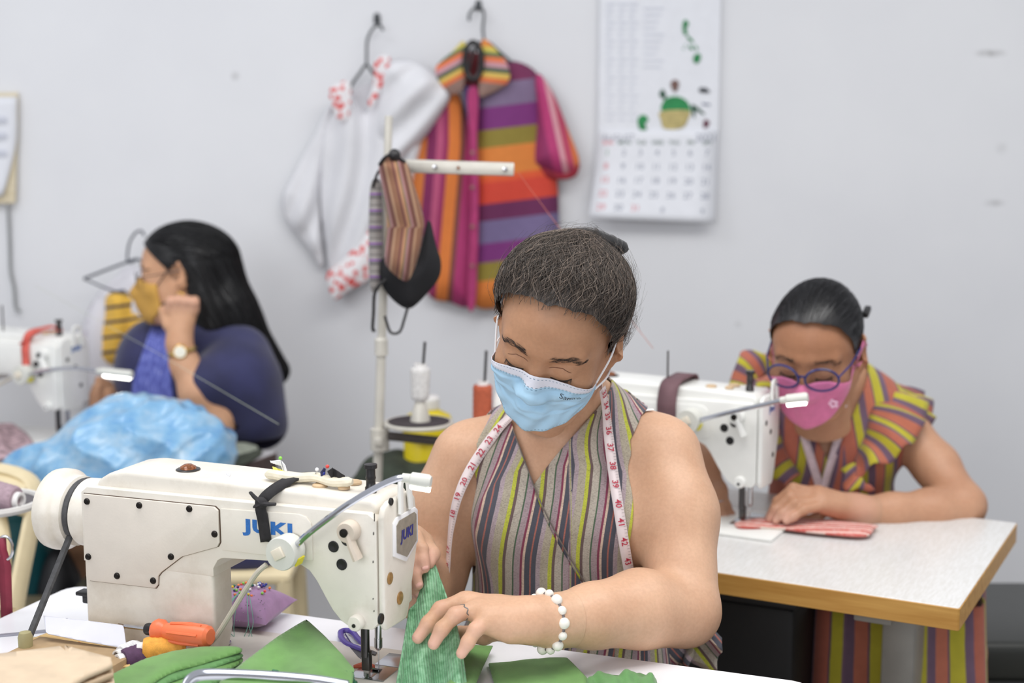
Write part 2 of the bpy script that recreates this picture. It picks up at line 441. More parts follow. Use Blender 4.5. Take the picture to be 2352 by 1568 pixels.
def sewing_table(fr, u0, u1, n0, n1, top, edge, label, th=0.032, rad=0.03, legs=((0.12,), (0.12,))):
    t = empty('sewing_table', fr.w((u0+u1)/2, (n0+n1)/2, -TZ), label, 'table', fr.rz)
    cu, cn = (u0+u1)/2, (n0+n1)/2; a, b = (u1-u0)/2, (n1-n0)/2
    def ring(e):
        pts = []
        for sx, sy, a0 in ((1, 1, 0), (-1, 1, 90), (-1, -1, 180), (1, -1, 270)):
            for k in range(5):
                an = math.radians(a0+k*22.5); pts.append((sx*(a-rad-e)+(rad)*math.cos(an), sy*(b-rad-e)+rad*math.sin(an)))
        return pts
    MB().prism(ring(0.0015), TZ-0.0015-0.004, TZ, a=(1, 0, 0), b=(0, 1, 0), n=(0, 0, 1), bev=0.0006, seg=1).build('tabletop', top, t, auto=30)
    MB().prism(ring(0.0), TZ-th, TZ-0.0012, a=(1, 0, 0), b=(0, 1, 0), n=(0, 0, 1), bev=0.0012, seg=1).build('edge_band', edge, t, auto=30)
    for sx in (-1, 1):
        lx = sx*(a-0.14)
        MB().box((lx, -0.0, (TZ-th+0.05)/2), (0.055, 0.085, TZ-th-0.052), bev=0.004).build('leg', M_GREYMET, t)
        MB().box((lx, 0.0, 0.026), (0.07, 2*b-0.05, 0.05), bev=0.006).build('foot', M_GREYMET, t)
        MB().box((lx, 0.0, TZ-th-0.012), (0.06, 2*b-0.08, 0.022), bev=0.003).build('top_bracket', M_GREYMET, t)
    return t
sewing_table(FA, -0.545, 0.62, -0.185, 0.37, M_WHITETOP, mat('white_edge', (216, 214, 220), 0.4, var=0.03), 'white topped sewing table in front with green cloth pieces on it')
# right-hand table: measured from its near corner
_c = PZ(2205, 1397, TZ)-FB.o
_u, _n = float(_c@FB.U), float(_c@FB.N)
sewing_table(FB, _u, _u+0.80, _n-0.545, _n, M_LAM, M_OAK, 'grey topped sewing table with yellow oak edging at the right', th=0.036, rad=0.004)
_c = PZ(640, 1037, TZ)-FC.o
_u, _n = float(_c@FC.U), float(_c@FC.N)
sewing_table(FC, _u, _u+1.15, _n, _n+0.50, M_WARMGREY, M_DARKW, 'sewing table with dark brown edge carrying the blue bag', th=0.045, rad=0.01)

# ================================================================== SEWING MACHINES
M_CREAM = mat('cream_enamel', (230, 224, 213), 0.42, var=0.025, vscale=20, bump=0.18, bscale=260, coat=0.15, grime=((176, 160, 138), 0.35), gscale=9, bdist=0.0006)
M_PANEL = mat('cream_panel_enamel', (222, 214, 203), 0.45, var=0.02, bump=0.25, bscale=300, bdist=0.0006)
M_WHITEM = mat('white_enamel', (234, 234, 230), 0.35, var=0.015, coat=0.2)
M_STEEL = mat('polished_steel', (205, 205, 208), 0.22, 1.0, var=0.03)
M_DKSTEEL = mat('dark_steel', (92, 90, 90), 0.3, 1.0, var=0.1)
M_SCREW = mat('black_screw', (38, 34, 32), 0.35, 0.6, var=0.1)
M_HOLE = mat('black_plug', (18, 16, 18), 0.5, var=0.1)
M_BRONZE = mat('amber_plug', (176, 138, 86), 0.3, 0.3, var=0.2, vscale=200)
M_BELT = mat('black_rubber_belt', (74, 74, 76), 0.7, var=0.15, vscale=120)
M_BEIGE = mat('beige_plastic', (214, 200, 184), 0.45, var=0.04)
M_BLUEINK = mat('blue_print', (42, 112, 190), 0.5, var=0.1, vscale=400)
M_NAVYINK = mat('navy_print', (48, 50, 132), 0.5, var=0.05)
M_BADGE = mat('brushed_silver', (190, 184, 172), 0.35, 0.6, var=0.08, vscale=90)
M_BLACKPL = mat('black_plastic', (30, 28, 30), 0.35, var=0.1)
def arc_pts(c, r, a0, a1, n): return [(c[0]+r*math.cos(math.radians(a0+(a1-a0)*i/n)), c[1]+r*math.sin(math.radians(a0+(a1-a0)*i/n))) for i in range(n+1)]
def sewing_machine(fr, label, main=False):
    t = empty('sewing_machine', fr.w(0, 0, 0), label, 'sewing machine', fr.rz)
    body_m = M_CREAM if main else M_WHITEM
    # base plate and needle plate
    bed = MB().box((0.17, -0.002, 0.0031), (0.49, 0.176, 0.0056), bev=0.0015).build('bed', M_WHITEM if not main else mat('worn_bed_enamel', (226, 220, 212), 0.4, var=0.04), t)
    MB().box((0.0, 0.0, 0.0062), (0.05, 0.05, 0.0022), bev=0.0006).build('needle_plate', M_STEEL, bed)
    MB().box((-0.03, -0.05, 0.0062), (0.085, 0.045, 0.0016), bev=0.0006).build('slide_plate', M_STEEL, bed)
    # arm casting
    low = [(.41, .004), (.41, .226), (.40, .234), (-.022, .236), (-.033, .228), (-.033, .094), (-.026, .086)] + \
          [(.004, .085), (.018, .093), (.030, .106), (.040, .122), (.052, .142), (.062, .154), (.076, .161), (.10, .1615), (.185, .157)] + \
          arc_pts((.187, .141), .016, 90, 0, 4)+[(.205, .05), (.212, .02), (.222, .004)]
    b = MB().prism(([(.41, .13)]+[q for q in low[1:] if q[1] > .08 and q[0] < .41 or q == (.41, .226)][:-2]+[(.205, .141), (.205, .13)])[::-1], -0.05, 0.055, bev=0.0055, seg=3)
    b.prism([(.41, .004), (.41, .16), (.206, .16), (.205, .05), (.212, .02), (.222, .004)][::-1], 0.008, 0.0548, bev=0.005, seg=3)
    cap = [(-.024, .222), (-.030, .240), (-.022, .2505), (.06, .253), (.22, .2565), (.345, .2575), (.372, .253), (.392, .241), (.398, .222)]
    b.prism(cap, -0.05, 0.043, bev=0.010, seg=4)
    body = b.build('body', body_m, t, auto=50)
    pad = [(.19, .168), (.19, .224), (.075, .2275), (.064, .225), (.057, .217), (.056, .206), (.056, .168)]
    MB().prism(pad, .0545, .0575, bev=0.0013, seg=2).build('name_pad', body_m, body)
    # cover panel with screws
    pn = [(.404, .2245), (.199, .2255), (.193, .221), (.1925, .178), (.196, .172), (.251, .153), (.284, .128), (.289, .122), (.290, .110), (.294, .105), (.400, .1035), (.405, .110)]
    if main:
        MB().prism([((p-.298)*1.010+.298, (q-.165)*1.016+.1648) for p, q in pn], .0548, .0556).build('gasket', mat('brown_grease_seam', (86, 66, 52), 0.6, var=0.2), t, smooth=False)
    pan = MB().prism(pn, .0551, .0590, bev=0.0011, seg=2).build('cover_panel', M_PANEL if main else M_WHITEM, t, auto=40)
    for x, y in ((200, 1151), (320, 1160), (435, 1168), (493, 1226), (203, 1278), (393, 1278), (269, 1322), (352, 1333)):
        p = FA.on_n(x, y, .059)
        if main: MB().lathe([(.0046, 0), (.0046, .0012), (.0036, .0026), (1e-6, .003)], p, (0, 1, 0), 12).box(p+V(0, .0031, 0), (.006, .0006, .0009)).build('screw', M_SCREW, pan)
    # handwheel
    wh = [(1e-6, .500), (.016, .500), (.018, .496), (.040, .495), (.050, .4985), (.056, .494), (.0575, .486), (.0570, .474), (.052, .468), (.0500, .466), (.049, .4545), (.044, .4525), (.0385, .4475), (.044, .4425), (.0475, .4405), (.048, .428), (.044, .418), (.028, .412), (.020, .405)]
    whl = MB().lathe(wh, (0, 0, .182), (1, 0, 0), 40).build('handwheel', body_m, t, auto=40)
    # belt: round the groove, then down through the table
    rg = .0435; zc = .182; ang = [math.radians(a) for a in range(-38, 219, 8)]
    arc = [(0.4475, rg*math.cos(a), zc+rg*math.sin(a)) for a in ang]
    f0 = V(*arc[0]); b0 = V(*arc[-1])
    front = FA.on_u(64, 1470, 0.4475) if main else V(.4475, .09, .004)
    back = V(0.4475, -0.012, 0.004)
    pts = np.vstack([spline([front, f0*0.5+front*0.5, f0], 8)[:-1], arc, spline([b0, b0*.5+back*.5, back], 8)[1:]])
    MB().tube(pts, .0052, 8, flat=0.8).build('belt', M_BELT, t)
    # bobbin winder beside the pillar
    bw = MB().box((.436, -.02, .05), (.062, .022, .016), bev=.003).box((.452, -.005, .061), (.03, .02, .006), bev=.002).box((.44, -.03, .03), (.03, .012, .05), bev=.002)
    bw.tube([(.418, -.01, .012), (.43, -.012, .03), (.446, -.004, .044)], .004, 8).build('bobbin_winder', M_BLACKPL, t)
    # face plate
    fp = [(.0535, .094), (.046, .084), (-.010, .081), (-.016, .084), (-.020, .092), (-.027, .108), (-.030, .122), (-.040, .148), (-.047, .168), (-.048, .215), (-.042, .238), (-.028, .2485), (.034, .2490), (.0475, .2440), (.0535, .232)]
    fpl = MB().prism(fp, .034, .0425, o=(0, 0, 0), a=(0, 1, 0), b=(0, 0, 1), n=(-1, 0, 0), bev=.0042, seg=3).build('face_plate', body_m, t, auto=50)
    if main:
        hexo = [(.028, .176), (.028, .219), (.018, .2245), (-.038, .2245), (-.0455, .219), (-.0455, .176), (-.009, .159)]
        bd = MB().prism(hexo, .0422, .0448, a=(0, 1, 0), n=(-1, 0, 0), bev=.0010, seg=2).build('badge_frame', mat('white_badge_rim', (240, 240, 242), 0.3, var=0.01), fpl, auto=40)
        hexi = [((p+.009)*.82-.009, (q-.195)*.82+.195) for p, q in hexo]
        MB().prism(hexi, .0448, .0456, a=(0, 1, 0), n=(-1, 0, 0)).build('badge', M_BADGE, bd, smooth=False)
        lettering('badge_lettering', 'JUKI', .0185, V(-.0459, -.009, .197), (0, -1, 0), (0, 0, 1), M_NAVYINK, bd, bold=.0007, shear=.12, spacing=1.05, lift=0.0002)
        for (x, y), m_, r_ in (((896, 1328), M_BRONZE, .0066), ((919, 1373), M_BRONZE, .0072), ((899, 1152), M_HOLE, .0042), ((876, 1421), M_HOLE, .0060)):
            p = FA.on_u(x, y, -.0432)
            MB().lathe([(r_*1.18, -.002), (r_*1.18, .0006), (r_, .0012), (1e-6, .0005)], p, (-1, 0, 0), 16).build('plug', m_, fpl)
        for x, y, dz in ((860, 1188, .010), (858, 1225, .004), (857, 1290, .003), (857, 1375, .002), (859, 1403, .002)):
            p = FA.on_u(x, y, -.0427); MB().box(p, (.0008, .0022, dz), bev=.0003).build('paint_chip', M_SCREW, fpl)
    else:
        for n_, z_ in ((.004, .18), (-.012, .135), (.03, .2)):
            MB().lathe([(.005, -.001), (.005, .0006), (1e-6, .0008)], (-.0425, n_, z_), (-1, 0, 0), 12).build('plug', M_HOLE, fpl)
        lettering('face_lettering', 'JUKI', .016, V(-.0428, .0, .222), (0, -1, 0), (0, 0, 1), M_BLUEINK, fpl, bold=.0005)
    # plugs on the back of the head
    for x, y in ((766, 1255), (796, 1240), (785, 1296)):
        p = FA.on_n(x, y, .0552); MB().lathe([(.0075, -.001), (.0075, .0006), (.0064, .0012), (1e-6, .0004)], p, (0, 1, 0), 16).build('plug', M_HOLE, t)
    # presser lifter: boss, pivot and lever
    p = FA.on_n(806, 1217, .056)
    lv = MB().lathe([(.014, -.002), (.014, .012), (.012, .015), (1e-6, .015)], p, (0, 1, 0), 20)
    q = FA.on_n(822, 1284, .066); lv.tube([p+V(0, .008, 0), (p+q)/2+V(0, .006, 0), q], [.008, .0085, .0095], 10, flat=0.7)
    lvo = lv.build('lifter_lever', M_BEIGE if main else M_WHITEM, t)
    MB().lathe([(.0055, 0), (.0055, .0025), (1e-6, .003)], p+V(0.002, .015, 0), (0, 1, 0), 14).build('pivot_screw', M_SCREW, lvo)
    p = FA.on_n(822, 1427, .055); kn = MB().lathe([(.010, -.003), (.0105, .008), (.009, .011), (1e-6, .0115)], p, (0, 1, 0), 18).build('guide_knob', body_m, t)
    MB().lathe([(.0026, 0), (.0026, .001), (1e-6, .001)], p+V(0, .0115, -.002), (0, 1, 0), 10).build('screw', M_HOLE, kn)
    # needle bar, presser bar, foot
    MB().lathe([(.0048, 0), (.0048, .045)], (-.004, -.006, .046), (0, 0, 1), 14).lathe([(.0026, 0), (.0055, .004), (.0055, .016)], (-.004, -.006, .036), (0, 0, 1), 12).tube([(-.004, -.006, .04), (-.004, -.006, .004)], .0008, 6).build('needle_bar', M_STEEL, t)
    MB().lathe([(.0058, 0), (.0058, .055)], (.004, .016, .034), (0, 0, 1), 14).box((.003, .014, .028), (.012, .010, .026), bev=.002).build('presser_bar', M_DKSTEEL, t)
    ft = MB().box((.0, .008, .006), (.013, .030, .0035), bev=.001).box((.003, .014, .015), (.008, .006, .018), bev=.001).box((.0, -.008, .0085), (.012, .010, .002), R=euler(.4, 0, 0))
    ft.build('presser_foot', M_STEEL, t)
    # top of the head: thread post, take-up guard, plugs, oil window
    tp = FA.on_n(850, 1108, 0.01); uu = float(np.clip(tp[0], -.02, .05))
    MB().lathe([(.0075, 0), (.0075, .008), (.0062, .010), (.006, .018), (.0068, .020), (.006, .024), (.006, .032), (.0085, .033), (.0085, .038), (1e-6, .0385)], (uu, .008, .250), (0, 0, 1), 16).build('thread_post', M_BLACKPL if main else M_DKSTEEL, t)
    g = [(-.046, .010, .228), (-.046, .010, .262), (-.046, .006, .270), (-.046, -.008, .270), (-.046, -.014, .262), (-.046, -.020, .228)]
    MB().tube(spline(g, 18), .0055, 8, flat=0.6).build('take_up_guard', M_WHITEM, t)
    for x, y, r_ in ((735, 1114, .010), (790, 1119, .008), (812, 1107, .011)):
        z = .2535; p = FA.on_z(x, y, z+.0012); p[1] = float(np.clip(p[1], -.04, .03))
        MB().lathe([(r_, -.002), (r_, .0008), (r_*.8, .0022), (1e-6, .0026)], p, (0, 0, 1), 16).build('top_plug', mat('tan_plug', (206, 178, 142), 0.5, var=0.1), t)
    p = V(.272, .005, .256); oc = MB().lathe([(.0165, -.002), (.0165, .0022), (.015, .003), (1e-6, .003)], p, (0, 0, 1), 20).build('oil_window', M_DKSTEEL, t)
    MB().lathe([(.0115, .002), (.0105, .0058), (.006, .0085), (1e-6, .0092)], p, (0, 0, 1), 16).build('dome', mat('amber_dome', (150, 92, 58), 0.15, 0.2, var=0.3, vscale=300), oc)
    if main:
        a = FA.on_n(560, 1217, .0578); c2 = FA.on_n(676, 1224, .0578)
        lettering('lettering', 'JUKI', .0225, (a+c2)/2+V(0,0,.004), (-1, 0, 0.0), (0, 0, 1), M_BLUEINK, body, bold=.0011, spacing=1.1, lift=0.0, xs=1.55)
        # pencilled ring left of the lettering
        o_ = FA.on_n(547, 1200, .0557); MB().tube([o_+V(.0135*math.cos(a_), 0.0, .0165*math.sin(a_)) for a_ in np.linspace(0, 6.6, 40)], .0003, 5).build('pencil_ring', M_DKSTEEL, body)
    else:
        MB().tube([(.15, .02, .25), (.15, .02, .315)], .0018, 8).build('thread_pin', M_DKSTEEL, t)
    return t
sewing_machine(FA, 'large cream sewing machine in front with blue lettering and grey belt', True)
sewing_machine(FB, 'white sewing machine on the oak edged table at the right')
sewing_machine(FC, 'white sewing machine at the far left on the dark edged table')

# clip-on work lamps (one on each machine)
M_LAMPW = mat('pale_grey_plastic', (214, 214, 206), 0.4, var=0.02)
M_CHROME = mat('chrome', (200, 202, 210), 0.12, 1.0, var=0.02)
M_LED = mat('lit_led', (255, 253, 245), 0.3, var=0.0, emit=6.0)
M_CABLE = mat('grey_cable', (192, 184, 170), 0.5, var=0.03)
M_YEL = mat('yellow_sticker', (226, 214, 40), 0.5, var=0.03)
def work_lamp(fr, base_px, pts_px, head_px, cable_px, label, big=True):
    b = fr.on_n(base_px[0], base_px[1], .090)
    t = empty('work_lamp', fr.w(b[0], .0595, b[2]), label, 'lamp', fr.rz)
    o = V(b[0], .0595, b[2])
    L = lambda p: np.asarray(p)-o
    MB().lathe([(.018, .0), (.018, .004), (.021, .006), (.0217, .030), (.0205, .0325), (1e-6, .0327)], (0, 0, 0), (0, 1, 0), 28).build('magnet_base', M_LAMPW, t)
    MB().box((.002, .0345, .001), (.015, .005, .014), R=euler(0, 0, .5), bev=.001).build('switch', mat('cream_switch', (232, 222, 204), 0.4), t)
    MB().box((-.019, .0165, -.011), (.002, .016, .011), R=euler(0, 0, -.42)).build('sticker', M_YEL, t)
    pts = [L(fr.on_n(x, y, n)) for x, y, n in pts_px]
    MB().tube(spline(pts, 30), .0042, 10).build('gooseneck', M_CHROME, t)
    h0 = pts[-1]; h1 = L(fr.on_n(*head_px)); d = unit(h1-h0); ln = np.linalg.norm(h1-h0)
    hd = MB().lathe([(.0055, -.006), (.0062, .004), (.0088, .006), (.0092, ln-.004), (.007, ln), (1e-6, ln)], h0, d, 16).build('lamp_head', M_LAMPW, t)
    mid = h0+d*(ln*.55)+V(0, 0, -.0082); s_ = np.cross(d, V(0, 0, 1))
    led = MB()
    R = np.stack([d, unit(s_), np.cross(d, unit(s_))], 1)
    led.box(mid, (ln*.8, .013, .005), R=R, bev=.001); led.build('led_strip', M_LED, hd)
    for k in range(8): MB().sphere(h0+d*(ln*(.2+.7*k/7))+V(0, 0, -.0112), .0024, 8, 5).build('led', M_LED, hd)
    if cable_px:
        MB().tube(spline([L(fr.on_n(x, y, n)) for x, y, n in cable_px], 24), .0034, 8).build('cable', M_CABLE, t)
    return t
work_lamp(FA, (645, 1272), [(676, 1256, .078), (720, 1216, .085), (800, 1158, .085), (872, 1116, .07), (915, 1098, .06), (935, 1098, .055)], (990, 1107, .05),
          [(612, 1296, .084), (590, 1316, .088), (560, 1360, .09), (520, 1425, .088), (496, 1462, .085), (478, 1480, .082)], 'chrome necked work lamp stuck on the large cream machine')
work_lamp(FB, (1578, 968, ), [(1600, 966, .08), (1680, 946, .09), (1750, 930, .08), (1800, 918, .07)], (1856, 912, .065), None, 'small lit work lamp on the machine at the right')
work_lamp(FC, (45, 862), [(70, 858, .08), (120, 848, .09), (180, 846, .08), (228, 852, .07)], (303, 860, .065), [(30, 866, .084), (0, 882, .09), (-40, 900, .09)], 'bright lit work lamp on the machine at far left')

# ================================================================== PEOPLE
def skin_mat(name, c1, c2, pink):
    s = NT(name); n = s.noise(14, 5); n2 = s.noise(220, 3)
    c = s.ramp(n, [(0.3, lin(c1)), (0.7, lin(c2))]); c = s.mix(0.25, c, s.ramp(n2, [(0.35, (.72, .70, .68, 1)), (0.65, (1, 1, 1, 1))]), 'MULTIPLY')
    c = s.mix(s.attr('pink'), c, lin(pink)); c = s.mix(s.attr('tan'), c, (.78, .68, .60, 1), 'MULTIPLY'); s.color(c)  # tan: shade on the bowed face put into the colour, besides a browner tone
    b = s.b.inputs; b['Roughness'].default_value = 0.48; b['Specular IOR Level'].default_value = 0.4
    b['Subsurface Weight'].default_value = 0.12; b['Subsurface Radius'].default_value = (1, .35, .2); b['Subsurface Scale'].default_value = 0.006
    s.bump(n2, 0.12, 0.0006); return s.m
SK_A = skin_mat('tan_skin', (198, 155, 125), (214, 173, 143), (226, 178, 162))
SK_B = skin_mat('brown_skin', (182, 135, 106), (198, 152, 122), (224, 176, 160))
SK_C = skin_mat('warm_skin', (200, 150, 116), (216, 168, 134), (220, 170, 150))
def hair_mat(name, c1, c2, rough):
    s = NT(name); n = s.noise(1, 3, s.scaled((350, 350, 60))); h_ = s.attr('hs'); s.color(s.mix(h_, s.ramp(n, [(0.35, lin(c1)), (0.7, lin([int(a+(b-a)*.4) for a, b in zip(c1, c2)]))]), lin(c2)))
    s.b.inputs['Roughness'].default_value = rough; s.b.inputs['Specular IOR Level'].default_value = 0.45; return s.m
HAIR_A = hair_mat('brown_black_hair', (25, 21, 19), (140, 124, 112), 0.38)
HAIR_B = hair_mat('black_hair', (14, 14, 16), (44, 43, 46), 0.35)
M_BROW = mat('dark_brow_hair', (52, 40, 34), 0.7, var=0.1)

def head_field(h=0.0022, ears=True):
    """head in its own frame: +y face, +z up, +x the person's right"""
    f = Fld((-.105, -.13, -.19), (.105, .13, .135), h)
    f.op(el((0, -.014, .030), (.0735, .094, .083)), .01)
    f.op(el((0, .028, .030), (.063, .058, .060)), .03)
    f.op(el((0, .030, -.030), (.0600, .057, .070)), .03)
    f.op(el((0, .044, -.078), (.044, .042, .034)), .03)
    f.op(el((0, .076, -.098), (.019, .015, .015)), .02)
    for s in (-1, 1):
        f.op(el((s*.040, .058, -.030), (.024, .022, .026)), .025)
        f.op(rc((s*.055, .0, -.045), (s*.030, .055, -.09), .022, .02), .03)
        f.op(rc((s*.010, .083, .024), (s*.046, .068, .024), .0075, .007), .016)
        f.op(el((s*.031, .0985, .0095), (.0180, .013, .0075)), .016, sub=True)
        f.op(el((s*.0325, .0655, .0010), (.0195, .0220, .0145)), .006)
    f.op(rc((0, .084, .008), (0, .104, -.034), .0075, .0105), .012)
    for s in (-1, 1): f.op(el((s*.0125, .096, -.038), (.0085, .010, .0075)), .008)
    f.op(el((0, .090, -.066), (.020, .008, .005)), .006); f.op(el((0, .088, -.074), (.017, .008, .006)), .006)
    if ears:
        for s in (-1, 1):
            R = euler(0, s*-.62, 0)
            f.op(el((s*.082, -.014, -.001), (.0062, .020, .034), R), .006)
            f.op(el((s*.089, -.006, .004), (.006, .011, .020), R), .005, sub=True)
            f.op(el((s*.077, -.004, -.030), (.006, .009, .011)), .006)
    f.op(rc((0, -.020, -.05), (0, -.036, -.19), .050, .052), .03)
    return f
HEAD_F = head_field()
HEAD_V, HEAD_Q = HEAD_F.mesh()
class Head:
    def __init__(s, pos, pitch, yaw, roll, scale=1.0):
        s.p = np.array(pos, float); s.R = euler(pitch, yaw, roll); s.s = scale
    def w(s, v): return (np.asarray(v, float)*s.s) @ s.R.T+s.p
    def d(s, v): return np.asarray(v, float) @ s.R.T
def strands(fld, seeds, flow, nseg, step, rad, wave=0.0, freq=60, lift0=0.0005, lift1=0.003, level=0.0, stray=0.0, seed=1):
    """thin three-sided hairs that follow a flow over an implicit surface; returns verts, faces"""
    rng = np.random.default_rng(seed); p = seeds.copy(); n = len(p); ph = rng.uniform(0, 6.28, n); fr = freq*rng.uniform(.6, 1.4, n)
    amp = wave*rng.uniform(.3, 1.3, n); lf = rng.uniform(lift0, lift1, n); st = step*rng.uniform(.5, 1.2, n); out = [];
    sty = (rng.uniform(0, 1, n) < stray)*rng.uniform(.2, 1.0, n)
    for k in range(nseg+1):
        g = fld.grad(p); out.append(p+g*0)
        d = flow(p); d = d-g*(d*g).sum(1)[:, None]; d /= np.linalg.norm(d, axis=1)[:, None]+1e-9
        side = np.cross(g, d); d = d+side*(amp*np.cos(ph+fr*st*k))[:, None]
        p = p+d*st[:, None]; lev = level+lf*min(1, (k+1)/3)+sty*.012*(k/nseg)**2
        p = p-fld.grad(p)*(fld.sample(p)-lev)[:, None]
    pts = np.stack(out, 1)                                             # n, k, 3
    t = np.gradient(pts, axis=1); t /= np.linalg.norm(t, axis=2, keepdims=True)+1e-9
    ref = rng.normal(size=(n, 1, 3)); u = np.cross(t, ref); u /= np.linalg.norm(u, axis=2, keepdims=True)+1e-9; v2 = np.cross(t, u)
    r = rad*rng.uniform(.6, 1.2, (n, 1, 1))*np.linspace(1, .35, nseg+1)[None, :, None]
    V3 = np.stack([pts+r*(u*math.cos(a)+v2*math.sin(a)) for a in (0, 2.094, 4.189)], 2)  # n,k,3,3
    K = nseg+1; base = (np.arange(n)*K*3)[:, None, None]; kk = (np.arange(nseg)*3)[None, :, None]; j = np.arange(3)[None, None, :]
    a = base+kk+j; b = base+kk+(j+1) % 3; F = np.stack([a, b, b+3, a+3], -1).reshape(-1, 4)
    return V3.reshape(-1, 3), F
def hs_attr(*counts):
    """a random shade per hair; counts = (vertices, vertices per hair, highest value)"""
    rng = np.random.default_rng(17); return np.concatenate([np.repeat(rng.uniform(0, 1, (n//k)+1)**2.6*m, k)[:n] if k else np.zeros(n) for n, k, m in counts])
def rand_on(verts, tris, n, seed=0):
    rng = np.random.default_rng(seed); a, b, c = verts[tris[:, 0]], verts[tris[:, 1]], verts[tris[:, 2]]
    ar = np.linalg.norm(np.cross(b-a, c-a), axis=1); i = rng.choice(len(tris), n, p=ar/ar.sum()); r = rng.uniform(size=(n, 2)); m = r.sum(1) > 1; r[m] = 1-r[m]
    return a[i]+(b[i]-a[i])*r[:, :1]+(c[i]-a[i])*r[:, 1:]
def eyebrow(hd, root, s, m=M_BROW, n=170, up=.0):
    """short hairs along the brow ridge"""
    rng = np.random.default_rng(5+int(s)); mb = MB()
    for k in range(n):
        t = rng.uniform(); x = s*(.012+.040*t); z = .0240+.0045*math.sin(t*3.0)-.006*t+rng.normal()*(.0015*(1-t*.6))+up+.001
        p = HEAD_F.project(V(x, .085-.02*t, z), .0002); d = V(s*.006, -.002, .0025*(1-t*1.3)); q = HEAD_F.project(p+d, .0009)
        mb.tube(np.array([p, (p+q)/2+V(0, .0003, 0), q]), [.00018, .0002, .00006], 3, cap=False)
    mb.v = [tuple(x) for x in local(root, hd.w(mb.v))]; return mb.build('eyebrow', m, root)
def lashes(hd, root, s, m=M_BROW, zl=-.0075):
    """lowered upper lid: the lash line of a down-turned eye"""
    mb = MB(); rng = np.random.default_rng(3); line = []
    for t in np.linspace(0, 1, 13):
        x = s*(.017+.031*t); z = zl-.0035*math.sin(t*math.pi)+.002*t
        line.append(HEAD_F.project(V(x, .085, z), .0004))
    mb.tube(line, [.0003]+[.0009]*11+[.0003], 5)
    for k in range(34):
        t = rng.uniform(.05, 1); i = t*12; a = line[int(min(11, i))]; b = line[int(min(11, i))+1]; p = a+(b-a)*(i-int(min(11, i)))
        q = p+V(s*.0015*(t-.3), .0042, -.0042); mb.tube([p, (p+q)/2+V(0, .0003, -.0006), q], [.0003, .00025, .0001], 3, cap=False)
    mb.v = [tuple(x) for x in local(root, hd.w(mb.v))]; return mb.build('eyelashes', m, root)
def lid_crease(hd, root, s, m):
    mb = MB(); line = [HEAD_F.project(V(s*(.016+.033*t), .09, .0100-.003*abs(t-.5)*2+.0015*math.sin(t*3.1)), .00005) for t in np.linspace(0, 1, 11)]
    mb.tube(line, [.0002]+[.00055]*9+[.0002], 5); mb.v = [tuple(x) for x in local(root, hd.w(mb.v))]; return mb.build('eyelid_crease', m, root)
M_CREASE = mat('brown_fold', (120, 78, 56), 0.7, var=0.05)
def mask_grid(top, bot, amax, nu=41, nv=29, off=.004, fld=None, push=None, ctr=0.0):
    """sheet over the lower face: top(a), bot(a) heights for the angle a about the head axis; returns points [nu,nv,3]"""
    fld = fld or HEAD_F; A = np.linspace(-amax, amax, nu); W = np.linspace(0, 1, nv); R = np.zeros((nu, nv)); Z = np.zeros((nu, nv))
    rr = np.linspace(.16, .02, 141)
    for i, a in enumerate(A):
        z = bot(a)+(top(a)-bot(a))*W; Z[i] = z
        pts = np.stack([np.outer(rr, [math.sin(a)]*nv), ctr+np.outer(rr, [math.cos(a)]*nv), np.outer(np.ones(141), z)], -1)
        ins = fld.sample(pts) < 0; R[i] = np.where(ins.any(0), rr[ins.argmax(0)], .05)
    R0 = R.copy()
    for _ in range(10):                                                 # taut cloth: bridges hollows, never sinks below the face
        S = R.copy(); S[1:-1] = (R[:-2]+R[2:]+2*R[1:-1])/4; S[:, 1:-1] = (S[:, :-2]+S[:, 2:]+2*S[:, 1:-1])/4; R = np.maximum(R0, S)
    R = R+off
    if push is not None: R = R+push(A[:, None], W[None, :])
    return np.stack([R*np.sin(A)[:, None], ctr+R*np.cos(A)[:, None], Z], -1), A, W
def hand(fl, wrist, palm, fingers, thumb, rw, rp, k=.007):
    """wrist centre, palm = list of (point, radius) blobs joined to the wrist; fingers = list of 4-point chains"""
    for p, r in palm: fl.op(rc(wrist, p, rw, r), .014)
    for ch in fingers+[thumb]:
        r0 = ch[1] if isinstance(ch[1], float) else .0085
        pts = ch[0] if isinstance(ch[1], float) else ch
        rs = [r0*1.12, r0*1.08, r0*.98, r0*.82]
        for i in range(len(pts)-1): fl.op(rc(pts[i], pts[i+1], rs[i], rs[i+1]), k)
def nails(root, lst, m, frame=None):
    """lst of (tip point, previous joint, nail normal)"""
    for tip, prev, nr, r in lst:
        d = unit(np.asarray(tip)-prev); n = unit(np.asarray(nr)-d*np.dot(nr, d)); s = np.cross(d, n); g = []
        for a in np.linspace(-1, 1, 7):
            g.append([np.asarray(tip)+s*(a*r*.72)+n*(r*(1.02-.30*a*a))+d*(x*r*(1-.12*a*a)) for x in (-1.0, -.5, 0, .45)])
        mb = MB().grid(g); mb.v = [tuple(x) for x in local(root, mb.v)]; mb.build('fingernail', m, root, thick=.0004)
M_NAIL = mat('pink_nail', (228, 178, 164), 0.3, var=0.02)

